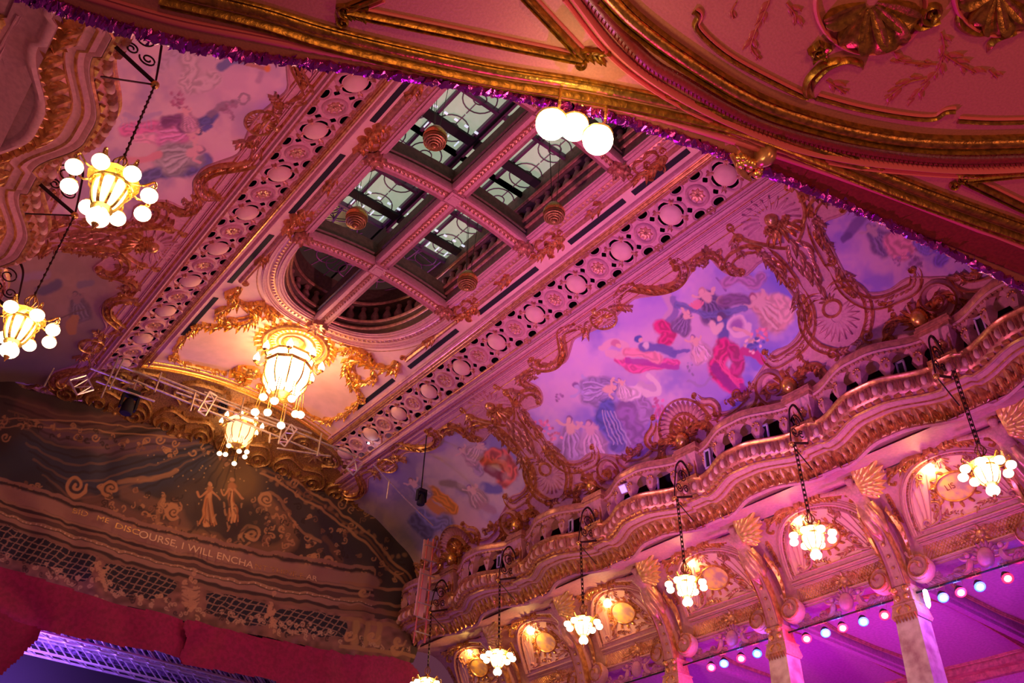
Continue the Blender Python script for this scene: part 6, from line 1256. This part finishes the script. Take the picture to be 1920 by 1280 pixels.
def paintL2(P):
    P = P + 4.5 * np.stack([hashn(P, 12, 31) - .5, hashn(P, 12, 32) - .5], -1) + 1.6 * np.stack([hashn(P, 4, 33) - .5, hashn(P, 4, 34) - .5], -1)
    C = sky_base(P, (.46, .34, .50), (.74, .50, .54), (.80, .62, .60), 70, 11)
    for pts, r, c, o in (([(420, 150), (500, 170), (540, 220)], 38, (.80, .52, .60), .7), ([(500, 210), (540, 190), (530, 240)], 20, (.38, .26, .66), .7), ([(230, 250), (300, 220), (380, 200)], 22, (.76, .56, .60), .6), ([(320, 380), (380, 340), (420, 300)], 20, (.78, .50, .58), .7), ([(330, 130), (380, 140), (400, 110)], 24, (.68, .52, .56), .7)): brush(C, P, pts, r, c, .9, o)
    # robed women reclining along the picture
    brush(C, P, [(235, 245), (275, 238), (320, 240), (345, 250)], 12, (.74, .20, .44), .4, .95, fold=.22); brush(C, P, [(255, 258), (300, 262), (350, 258)], 8, (.82, .42, .56), .4, .9, fold=.2); fig(C, P, 372, 245, -1, .12, 62, SKIN, (.10, .10, .22), (.72, .28, .52), 10)
    brush(C, P, [(310, 228), (335, 225), (345, 240)], 11, (.22, .08, .22), .4, .95, fold=.2); brush(C, P, [(355, 232), (385, 228), (400, 215)], 10, (.10, .12, .36), .4, .95, fold=.2); brush(C, P, [(385, 243), (395, 238)], 5, (.08, .10, .42), .4, .9)
    brush(C, P, [(395, 215), (415, 200), (440, 192)], 6, (.30, .22, .30), .4, .8); fig(C, P, 345, 205, .3, .7, 34, SKIN, (.5, .2, .3), (.60, .34, .46), 6); flowers(C, P, 335, 190, 15, 26, (.46, .16, .28)); flowers(C, P, 425, 205, 16, 22, (.44, .25, .36)); brush(C, P, [tuple(p) for p in spiral((457, 185), 10, 0, 1.0, .9)], 2.5, (.30, .22, .28), .4, .8)
    brush(C, P, [(270, 335), (310, 320), (350, 318), (385, 300)], 13, (.13, .15, .36), .4, .95, fold=.25); brush(C, P, [(300, 300), (340, 290), (370, 300)], 14, (.40, .40, .40), .5, .9, fold=.2); fig(C, P, 375, 280, -.9, .35, 60, SKIN, (.3, .2, .3), (.44, .44, .44), 11); brush(C, P, [(240, 300), (270, 298), (300, 290)], 6, (.78, .34, .38), .5, .9); brush(C, P, [(255, 310), (262, 322)], 4, (.3, .2, .3), .5, .7)
    brush(C, P, [(345, 95), (360, 130), (350, 160), (400, 150)], 16, (.60, .48, .50), .5, .9, fold=.25); brush(C, P, [(415, 125), (435, 112), (460, 110)], 9, (.16, .18, .40), .4, .95); brush(C, P, [(463, 121), (485, 125), (502, 130)], 3.5, (.50, .22, .16), .4, .9); brush(C, P, [(502, 129)], 6, (.76, .28, .08), .4, 1); brush(C, P, [(490, 138), (484, 152)], 6, (.44, .28, .42), .6, .7)
    brush(C, P, [(235, 215), (260, 222), (300, 212)], 5, (.46, .36, .56), .6, .7); brush(C, P, [(300, 125), (330, 100)], 12, (.50, .40, .50), .6, .7, fold=.2)
    for i in range(8): brush(C, P, [(225 + 8 * i, 222), (228 + 8 * i, 240)], 1.3, (.50, .42, .62), .5, .6)
    return np.clip(C, 0, 1)
def paintL3(P):
    P = P + 4.5 * np.stack([hashn(P, 12, 31) - .5, hashn(P, 12, 32) - .5], -1) + 1.6 * np.stack([hashn(P, 4, 33) - .5, hashn(P, 4, 34) - .5], -1)
    C = sky_base(P, (.34, .20, .19), (.46, .25, .20), (.42, .26, .26), 60, 14); g = np.clip((P[:, 1] - 590) / 90, 0, 1)[:, None]; C = C * (1 - g * .7) + np.array([.16, .13, .10]) * g * .7
    brush(C, P, [(75, 545), (95, 540), (110, 532)], 9, (.14, .11, .20), .5, .9); fig(C, P, 140, 552, .2, .6, 40, (.36, .2, .2), (.15, .1, .12), (.22, .15, .18), 8); brush(C, P, [(150, 535), (170, 530)], 6, (.22, .17, .25), .5, .8); brush(C, P, [(40, 520), (90, 515)], 7, (.40, .26, .42), .6, .6)
    for i in range(5): brush(C, P, [(135 + 3 * i, 592), (125 + 4 * i, 612), (132 + 2 * i, 625)], 2.2, (.56, .26, .10), .5, .8)
    brush(C, P, [(108, 600), (125, 592), (158, 578)], 1.5, (.2, .12, .1), .4, .8); brush(C, P, [(95, 600), (110, 606)], 5, (.16, .1, .14), .5, .7); return np.clip(C, 0, 1)
for sf, sh, fn, lab in ((RC, 0, paintR2, 'large lilac ceiling painting of dancing robed figures on the right cove'), (RC, PER, paintR1, 'cloudy ceiling painting with red and orange draperies at the stage end, right cove'), (RC, -PER, paintR3, 'blue and lilac sky painting cut off by the soffit edge, right cove'), (LC, 0, paintL2, 'pale ceiling painting of pink and blue robed figures, left cove'), (LC, PER, paintL3, 'shadowy brown ceiling painting at the stage end, left cove')):
    q = fullhole(sh)
    if sh < 0: q = np.vstack([HH[::-1] * [1, -1] + [0, YC + sh]]); q = np.vstack([[(q[-1, 0], q[-1, 1] - .0)], q]); q = np.vstack([q[0] - (0, 1.2), q, q[-1] - (0, 1.2)])
    mb, PX = patchq(sf, q, .013 if sf is RC and sh == 0 else .017, .012); tag(mb.build('ceiling_painting', M['paint'], colr=fn(PX)), lab, 'painting')
# ================================================================= GILDED WORK ON THE FLAT CEILING
def cpt(h, y): return np.array([float(uh(h)), y])
def cqm(pts, s_): q = np.array(pts, float); return cq(s_ * q[:, 0], q[:, 1])
for s_, nm in ((1, 'right'), (-1, 'left')):
    n_ = 0
    for (y0, y1) in ((3.2, 5.6), (6.0, 7.75), (8.15, 9.9), (10.3, 12.1)):       # pipe mouldings broken by scrolled cartouches
        n_ += 1; t = thing('pipe_moulding', CEIL.at(cpt(s_ * 1.62, y1))[0], 'gilded pipe moulding beside the skylight on the %s side, %s from the stage end' % (nm, ORD[4 - n_]), 'moulding', 'pipe mouldings beside the skylight')
        mb = MB(); y_ = np.linspace(y0 + .12, y1 - .1, 14); mould(mb, CEIL, cq(0 * y_ + s_ * 1.66, y_), .045, .05, ROUND); mould(mb, CEIL, cq(0 * y_ + s_ * 1.60, y_), .012, .03, ROUND); mb.build('pipe', M['rose'], t)
        mb = MB(); ym = (y0 + y1) / 2; leafrow(mb, CEIL, cq(np.full(5, s_ * 1.64), np.linspace(ym - .14, ym + .14, 5)), .10, .035, .035, jit=.8, H=1.6); mould(mb, CEIL, spiral(cpt(s_ * 1.58, y0 + .12), .06, 0, 1.4, sgn=s_), .018, .05); mould(mb, CEIL, spiral(cpt(s_ * 1.58, y1 - .1), .06, 0, 1.4, sgn=-s_), .018, .05); mb.build('leaf_knot', M['gold'], t)
    for i, yk in enumerate((5.8, 7.95, 10.1)):
        t = thing('scroll_cartouche', CEIL.at(cpt(s_ * 1.6, yk))[0], 'gilded C-scroll cartouche beside the skylight on the %s side, %s from the stage end' % (nm, ORD[2 - i]), 'cartouche', 'scroll cartouches beside the skylight')
        mb = MB(); c = cpt(s_ * 1.60, yk)
        for d in (1, -1):
            mould(mb, CEIL, cqm([(1.50, yk + d * .02), (1.46, yk + d * .14), (1.56, yk + d * .22), (1.68, yk + d * .16), (1.70, yk + d * .05)], s_) if False else cq(s_ * catmull([(1.50, 0), (1.46, 0), (1.54, 0), (1.68, 0), (1.70, 0)], 4)[:, 0], yk + d * catmull([(0, .02), (0, .12), (0, .21), (0, .16), (0, .03)], 4)[:, 1]), .022, .06, ROUND)
            mould(mb, CEIL, spiral(cpt(s_ * 1.75, yk + d * .10), .07, 0, 1.3, sgn=d * s_), .018, .06)
        mould(mb, CEIL, spiral(c, .07, 0, 1.5), .02, .06); leafrow(mb, CEIL, cq(np.full(4, s_ * 1.66), np.linspace(yk - .3, yk + .3, 4)), .11, .04, .05, jit=.9, H=1.4); mb.build('scrolls', M['gold'], t)
# ---- stage-end panel around the great lantern
RCY = 13.22
t = thing('lantern_rosette', CEIL.at(cpt(0, RCY))[0], 'round gilded ceiling rosette above the great lantern chandelier', 'ceiling rosette')
a = np.linspace(0, 2 * PI, 61)[:-1]; mb = MB()
for r, w_, h_ in ((.60, .05, .07), (.50, .03, .05), (.34, .025, .04)): mould(mb, CEIL, cq(r * np.cos(a), RCY + r * .95 * np.sin(a)), w_, h_, ROUND, True)
mb.build('rings', M['gold'], t); mb = MB()
for b in np.linspace(0, 2 * PI, 29)[:-1]: leaf(mb, CEIL, cpt(.62 * math.cos(b), RCY + .59 * math.sin(b)), (math.cos(b + .3), math.sin(b + .3)), .16, .05, 1.2)
for b in np.linspace(0, 2 * PI, 33)[:-1]: leaf(mb, CEIL, cpt(.38 * math.cos(b), RCY + .36 * math.sin(b)), (math.cos(b), math.sin(b)), .10, .03, .8)
mb.build('leaf_border', M['goldb'], t)
for s_, nm in ((1, 'right'), (-1, 'left')):
    t = thing('ceiling_scrollwork', CEIL.at(cpt(s_ * 1.3, 13.0))[0], 'bright gilded scroll border of the stage-end ceiling panel, %s half' % nm, 'scrollwork', 'gilded borders of the stage-end panel')
    mb, lm = MB(), MB()
    def path(pts, w_=.03, lf=.10, both=True, gap=.06): q = catmull(np.array(pts, float), 6); q = cq(s_ * q[:, 0], q[:, 1]); mould(mb, CEIL, q, w_, .06, ROUND, taper=True); (leafrow(lm, CEIL, q, lf, lf * .36, gap, sides=(1, -1) if both else (1,), jit=.9, H=1.4) if lf else None)
    path([(1.58, 12.15), (1.62, 12.35), (1.50, 12.55), (1.30, 12.62), (1.12, 12.50), (1.0, 12.52)], .035, .13); path([(1.30, 12.62), (1.02, 12.78), (.98, 13.0), (1.10, 13.25), (1.28, 13.35)], .05, .12); path([(1.05, 12.80), (1.12, 13.0), (1.25, 13.12)], .03, 0)
    path([(1.40, 12.75), (1.55, 12.9), (1.52, 13.15), (1.38, 13.3)], .03, .11); path([(1.28, 13.35), (1.42, 13.5), (1.60, 13.52), (1.70, 13.62)], .04, .11); path([(1.70, 13.65), (1.74, 14.0), (1.74, 14.4), (1.66, 14.75)], .03, .09); path([(1.66, 14.78), (1.5, 14.95), (1.2, 14.98), (.9, 14.97), (.6, 14.93)], .022, .08); path([(.98, 12.5), (.80, 12.60), (.72, 12.75)], .03, .10); path([(.55, 12.62), (.74, 12.55), (.86, 12.66), (.80, 12.84)], .03, .07)
    for c, r in (((1.64, 12.42), .10), ((1.28, 13.2), .10), ((1.72, 13.62), .09), ((1.64, 14.82), .10), ((1.0, 12.52), .09), ((.78, 12.72), .08)): mould(mb, CEIL, spiral(cpt(s_ * c[0], c[1]), r, rng.rand() * 6, 1.5, sgn=s_), .026, .07); rosette(lm, CEIL, cpt(s_ * c[0], c[1]), r * 1.1, 6, 1.3)
    mb.build('scroll_moulding', M['gold'], t); lm.build('acanthus_leaves', M['goldb'], t)
t = thing('putto_cartouche', CEIL.at(cpt(-.1, 14.6))[0], 'bright gilded cartouche with putti and shell at the stage end of the ceiling', 'cartouche'); mb = MB()
for s_ in (-1, 1):
    q = catmull([(.06, 14.95), (.3, 14.92), (.46, 14.75), (.36, 14.55), (.2, 14.5)], 6); q = cq(s_ * q[:, 0], q[:, 1]); mould(mb, CEIL, q, .035, .08, ROUND); leafrow(mb, CEIL, q, .13, .05, .06, jit=.8, H=1.6); mould(mb, CEIL, spiral(cpt(s_ * .34, 14.7), .12, 0, 1.5, sgn=s_), .03, .09)
    P, N = CEIL.at(np.array([cpt(s_ * .22, 14.4), cpt(s_ * .30, 14.5), cpt(s_ * .40, 14.62)])); mb.sphere(P[0] + N[0] * .1, .08, 9, 7); mb.tube([P[0] + N[0] * .08, P[1] + N[1] * .08, P[2] + N[2] * .05], [.05, .085, .05], smooth=3); mb.tube([P[1] + N[1] * .08, P[1] + (s_ * .16, -.05, -.1)], [.035, .02])
shell(mb, CEIL, cpt(0, 14.72), .04, .26, PI * .9, PI * 2.1, 11, H=1.5); mb.build('relief', M['goldb'], t)
# ---- dull gilded relief on the far cove behind the scaffold
names_fc = ['left', 'left middle', 'right middle', 'right']
for i in range(8):
    x0 = .6 + 1.3 * i; t = thing('cove_relief', FC.at(np.array([x0, .6]))[0], 'shadowed gilded relief on the stage cove behind the scaffold, %s from the left' % ORD[i], 'relief', 'reliefs of the stage cove'); mb = MB()
    for s_ in (-1, 1):
        for pts, w_ in (([(0, .15), (.35, .2), (.55, .45), (.3, .7)], .04), ([(0, 1.0), (.4, .9), (.6, 1.2), (.2, 1.5)], .05), ([(.1, 1.8), (.5, 2.0), (.3, 2.4)], .05)): q = catmull(pts, 5); q = q * [s_, 1] + [x0, 0]; mould(mb, FC, q, w_, .09, ROUND); leafrow(mb, FC, q, .085, .03, .05, jit=.8, H=1.4)
        mould(mb, FC, spiral((x0 + s_ * .3, .45), .14, 0, 1.6, sgn=s_), .03, .08); mould(mb, FC, spiral((x0 + s_ * .35, 1.25), .2, 0, 1.6, sgn=-s_), .04, .1)
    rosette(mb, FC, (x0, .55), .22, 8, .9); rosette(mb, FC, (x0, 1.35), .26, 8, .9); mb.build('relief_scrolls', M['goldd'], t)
# ================================================================= CHANDELIERS
def chandelier(c, label, top, hot='glass_glow', sc=1.0, hooks=6, n_sph=18, lan=1.0):
    c = np.array(c, float); t = thing('chandelier', c, label, 'chandelier', 'bracket chandeliers of the galleries')
    mb = MB()      # central lantern of curved glass
    mb.lathe([(.12 * sc * lan, .10 * sc), (.155 * sc * lan, .04 * sc), (.15 * sc * lan, -.05 * sc), (.11 * sc * lan, -.14 * sc), (.07 * sc * lan, -.19 * sc)], c, 16); mb.build('lantern_glass', M[hot], t)
    mb = MB(); mb.lathe([(.20 * sc, .115 * sc), (.165 * sc, .135 * sc), (.11 * sc, .15 * sc), (.06 * sc, .2 * sc), (.02 * sc, .24 * sc)], c, 14); mb.lathe([(.165 * sc, .05 * sc), (.168 * sc, .03 * sc), (.16 * sc, .02 * sc)], c, 14); mb.lathe([(.075 * sc, -.18 * sc), (.085 * sc, -.2 * sc), (.05 * sc, -.215 * sc)], c, 14)
    for i in range(8):
        a = 2 * PI * i / 8; d = np.array([math.cos(a), math.sin(a), 0]); mb.tube([c + d * .16 * sc * lan + (0, 0, .10 * sc), c + d * .165 * sc * lan, c + d * .12 * sc * lan + (0, 0, -.14 * sc), c + d * .07 * sc * lan + (0, 0, -.2 * sc)], (.008 if lan == 1 else .014) * sc, smooth=3); mb.sphere(c + d * .17 * sc * lan + (0, 0, .06 * sc), .028 * sc, 6, 5) if lan < 1 else None
    mb.build('gilt_frame', M['goldb'], t)
    for i in range(hooks):
        a = 2 * PI * (i + .3) / hooks; d = np.array([math.cos(a), math.sin(a), 0]); e = c + d * .30 * sc + (0, 0, .0)
        am = MB(); am.tube([c + d * .15 * sc + (0, 0, .11 * sc), c + d * .23 * sc + (0, 0, .10 * sc), c + d * .30 * sc + (0, 0, .15 * sc), c + d * .325 * sc + (0, 0, .10 * sc), e + (0, 0, .065 * sc)], .009 * sc, smooth=4)
        am.lathe([(.05 * sc, .03 * sc), (.055 * sc, .045 * sc), (.02 * sc, .075 * sc), (.001, .12 * sc)], e, 8); arm = am.build('arm', M['goldb'], t)
        g = MB(); g.sphere(e, .066 * sc, 18, 11, (1, 1, .88)); g.build('globe', M[hot], arm)
    g = MB(); g.sphere(c + (0, 0, -.285 * sc), .086 * sc, n_sph, 9, (1, 1, .85)); g.build('bottom_globe', M[hot], t)
    mb = MB(); mb.lathe([(.03 * sc, -.355 * sc), (.02 * sc, -.375 * sc), (.001, -.41 * sc)], c, 8); mb.build('finial', M['goldb'], t)
    top = np.array(top, float); a0 = c + (0, 0, .24 * sc); mb = MB()
    for d in (-1, 1): mb.tube([a0 + (0, d * .02, .14), top + (0, d * .02, 0)], .006)
    n = 14
    for i in range(n): p = a0 + (0, 0, .14) + (top - a0 - (0, 0, .14)) * (i + .5) / n; mb.lathe([(.008, -.02), (.016, 0), (.008, .02)], p, 6)
    mb.build('chain', M['iron'], t)
    mb = MB()
    for i in range(6): a = 2 * PI * i / 6; d = np.array([math.cos(a), math.sin(a), 0]); mb.tube([a0 + (0, 0, -.03), a0 + d * .06 + (0, 0, .05), a0 + d * .03 + (0, 0, .12), a0 + (0, 0, .16)], .007, smooth=3)
    mb.build('chain_cage', M['goldd'], t)
    return t
def bracket(y0, sg, label, zt=6.70):
    X = lambda h: CXH + sg * h; z0 = 7.0; t = thing('lamp_bracket', (X(4.9), y0, z0), label, 'bracket', 'iron chandelier brackets')
    mb = MB(); mb.tube([(X(5.0), y0, 6.93), (X(4.78), y0, 6.84), (X(4.57), y0, 6.76)], .02, smooth=3); mb.tube([(X(5.0), y0, 6.5), (X(4.8), y0, 6.62), (X(4.6), y0, 6.74)], .009, smooth=4); mb.build('bracket_arm', M['iron'], t)
    mb = MB(); mb.tube([(X(4.98), y0, 7.1), (X(4.98), y0, 7.35), (X(4.84), y0, 7.50), (X(4.70), y0, 7.38), (X(4.64), y0, 7.12), (X(4.59), y0, 6.80)], [.012, .014, .02, .014, .012, .01], smooth=6)
    for cx, cz, r, s2 in ((4.82, 7.22, .12, 1), (4.72, 7.0, .08, -1), (4.88, 7.02, .07, 1)):
        a = np.linspace(0, 1.5 * 2 * PI, 30); rr = r * (1 - a / (2.0 * 2 * PI)); mb.tube(np.stack([X(cx) + sg * rr * np.cos(a * s2), 0 * a + y0, cz + rr * np.sin(a * s2)], -1), .009)
    mb.build('iron_scrolls', M['iron'], t)
    mb = MB(); mb.sphere((X(4.585), y0, 6.75), .04, 10, 7); mb.build('gilt_boss', M['goldb'], t)
CY = [4.02 + 2.18 * k for k in range(6)]
RLAB = ['beside the right frame edge', 'second from the right', 'third from the right', 'fourth from the right', 'fifth from the right', 'lowest, beside the red pelmet']
for k, y0 in enumerate(CY):
    yy = y0 - .05 if k else y0 - .15
    zc = 9.8 / 1.835
    if k < 6:
        bracket(y0, 1, 'black iron scroll bracket on the right gallery front, %s from the camera' % ORD[k])
        chandelier((9.80, yy if k else 3.80, zc), 'lit multi-globe chandelier hanging below the right gallery, %s' % RLAB[k], (9.76, yy if k else 3.80, 6.74), sc=.86, hooks=8)
        point('chandelier_light', (9.72, yy, 5.3), (1, .55, .22), 26, .2)
for k, y0 in ((0, 4.0 + 2.18), (1, 4.0 + 4.36)):
    lab = ('large bright chandelier before the left painting', 'bright chandelier cut by the left frame edge')[k]
    px = ((205, 358), (38, 612))[k]; r = ray(*px); c = r / r[0] * .56
    bracket(y0, -1, ('black iron scroll bracket near the foil garland on the left gallery', 'black iron scroll bracket above the bright left chandelier')[k]); 
    chandelier(c, lab, (CXH - 4.585, y0, 6.74), 'glass_hot', 1.0, 8, 20, .78); point('left_chandelier_light', tuple(c + np.array([.35, 0, .25])), (1, .52, .22), 34, .2)
bracket(4.0 + 6.54, -1, 'black iron scroll bracket cut by the left frame edge')
# sconce globes hanging inside the lunettes
for k in range(-1, 6):
    px = {0: (1745, 872), 1: (1502, 964), 2: (1299, 1048), 3: (1139, 1131), 4: (995, 1182), 5: (884, 1217)}.get(k)
    if px is None: continue
    r = ray(*px); c = r / r[0] * 11.55; t = thing('lunette_globe_lamp', c, 'single white globe lamp under a gilded shell in the lunette, %s from the right' % ORD[k], 'lamp', 'globe lamps of the lunettes')
    mb = MB(); mb.sphere(c, .075, 14, 9); mb.build('globe', M['glass_glow'], t)
    mb = MB(); mb.lathe([(.03, .07), (.05, .085), (.02, .11), (.015, .2)], c, 8); mb.lathe([(.30, .21), (.33, .25), (.20, .27), (.10, .23), (.02, .22)], c, 18, sq=(.7, 1)); mb.build('shell_canopy', M['gold'], t)
    point('lunette_light', tuple(c + np.array([-.05, .05, -.12])), (1, .56, .12), 34, .08)
# great lantern and its dimmer twin
def great(c, label, hot, sc, nglobes, gmat, candles=True):
    c = np.array(c, float); t = thing('great_lantern', c, label, 'chandelier')
    mb = MB(); mb.lathe([(.33 * sc, .0), (.35 * sc, -.12 * sc), (.33 * sc, -.30 * sc), (.24 * sc, -.48 * sc), (.14 * sc, -.56 * sc)], c, 10); mb.build('lantern_glass', M[hot], t)
    mb = MB(); mb.lathe([(.36 * sc, .13 * sc), (.37 * sc, .12 * sc), (.355 * sc, .02 * sc), (.34 * sc, .01 * sc)], c, 10); mb.build('crown_glass', M[hot], t)
    mb = MB(); mb.lathe([(.38 * sc, .16 * sc), (.40 * sc, .14 * sc), (.37 * sc, .12 * sc)], c, 10); mb.lathe([(.36 * sc, .02 * sc), (.385 * sc, .0), (.36 * sc, -.04 * sc)], c, 10); mb.lathe([(.17 * sc, -.52 * sc), (.19 * sc, -.56 * sc), (.10 * sc, -.60 * sc), (.001, -.62 * sc)], c, 10)
    for i in range(10):
        a = 2 * PI * i / 10; d = np.array([math.cos(a), math.sin(a), 0]); mb.tube([c + d * .355 * sc, c + d * .36 * sc + (0, 0, -.13 * sc), c + d * .335 * sc + (0, 0, -.32 * sc), c + d * .16 * sc + (0, 0, -.55 * sc)], .013 * sc, smooth=3)
    mb.tube([c + (0, 0, .14 * sc), c + (0, 0, .5 * sc)], .03 * sc); mb.lathe([(.2 * sc, .44 * sc), (.14 * sc, .38 * sc), (.04 * sc, .32 * sc)], c, 12)
    mb.build('gilt_frame', M['goldb'], t)
    for i in range(8 if candles else 5):
        a = 2 * PI * (i + .4) / 8; d = np.array([math.cos(a), math.sin(a), 0]); e = c + d * .50 * sc + (0, 0, .0); am = MB(); am.tube([c + d * .37 * sc + (0, 0, .02), c + d * .45 * sc + (0, 0, -.06 * sc), e + (0, 0, -.01)], .012 * sc, smooth=3); am.lathe([(.02 * sc, -.01), (.05 * sc, .02 * sc), (.02 * sc, .03 * sc)], e, 8); arm = am.build('candle_arm', M['goldb'], t)
        g = MB(); g.lathe([(.02 * sc, .02 * sc), (.052 * sc, .06 * sc), (.05 * sc, .10 * sc), (.02 * sc, .16 * sc), (.001, .20 * sc)], e, 10); g.build('flame_globe', M[gmat], arm)
    for i in range(nglobes):
        a = 2 * PI * (i + .2) / nglobes; d = np.array([math.cos(a), math.sin(a), 0]); lo = .86 if i % 2 else .72; e = c + d * (.34 if i % 2 else .30) * sc + (0, 0, -lo * sc); am = MB()
        for dd in (-.02, .02): am.tube([c + d * .30 * sc + (dd * sc, 0, -.4 * sc), e + (dd * sc, 0, .06 * sc)], .006 * sc)
        am.lathe([(.03 * sc, .04 * sc), (.035 * sc, .055 * sc), (.01 * sc, .08 * sc)], e, 8); drop = am.build('drop_chain', M['goldb'], t); g = MB(); g.sphere(e, .062 * sc, 12, 8, (1, 1, .86)); g.build('drop_globe', M[gmat], drop)
    return t
great((5.12, 13.22, 9.60), 'great glowing lantern chandelier hanging from the golden stage end of the ceiling', 'glass_hot', 1.16, 8, 'glass_glow')
point('great_lantern_light', (5.12, 13.22, 9.75), (1, .48, .12), 120, .35)
point('great_lantern_light_low', (5.12, 13.2, 8.35), (1, .48, .14), 150, .3)
r = ray(452, 800); c2 = r / r[1] * 15.75
great(c2, 'smaller dim lantern chandelier hanging before the printed stage drape', 'glass_dim', .80, 7, 'glass_hot')
point('dim_lantern_light', tuple(c2 + np.array([0, -.9, -.6])), (1, .5, .16), 55, .2)
# bronze ventilator drums hanging in the skylight
for i, (px, py, zz) in enumerate(((816, 257, 9.75), (669, 407, 9.75), (1039, 398, 9.45), (877, 525, 9.45))):
    r = ray(px, py); c = r / r[2] * zz; sc = 1.0 if i < 2 else .95
    t = thing('ventilator_drum', c, 'bronze ventilator drum hanging in the skylight, %s' % ('upper left coffer', 'lower left coffer', 'upper right coffer', 'lower right coffer')[i], 'ventilator', 'bronze drums in the skylight')
    mb = MB(); mb.lathe([(.001, .16 * sc), (.10 * sc, .14 * sc), (.15 * sc, .06 * sc), (.16 * sc, -.04 * sc), (.15 * sc, -.09 * sc)], c, 20); mb.build('drum', M['drum'], t)
    mb = MB(); mb.lathe([(.165 * sc, .02 * sc), (.17 * sc, -.02 * sc), (.165 * sc, -.05 * sc)], c, 20); mb.build('brass_band', M['goldb'], t)
    mb = MB()
    for j, rr_ in enumerate((.145, .115, .085, .055)): a = np.linspace(0, 2 * PI, 25)[:-1]; mb.tube(np.stack([c[0] + rr_ * sc * np.cos(a), c[1] + rr_ * sc * np.sin(a), 0 * a + c[2] - (.11 + .02 * j) * sc], -1), .010 * sc, closed=True)
    mb.lathe([(.15 * sc, -.09 * sc), (.04 * sc, -.13 * sc), (.001, -.13 * sc)], c, 16); mb.sphere(c + (0, 0, -.18 * sc), .045 * sc, 10, 6); mb.build('louvre_rings', M['goldd'], t)
    mb = MB()
    for dx, dy in ((-.04, 0), (.04, 0), (0, .04)): mb.tube([c + (dx, dy, .14), (c[0] + dx * 3, c[1] + dy * 3, 11.05)], .005)
    mb.build('suspension_wires', M['iron'], t)
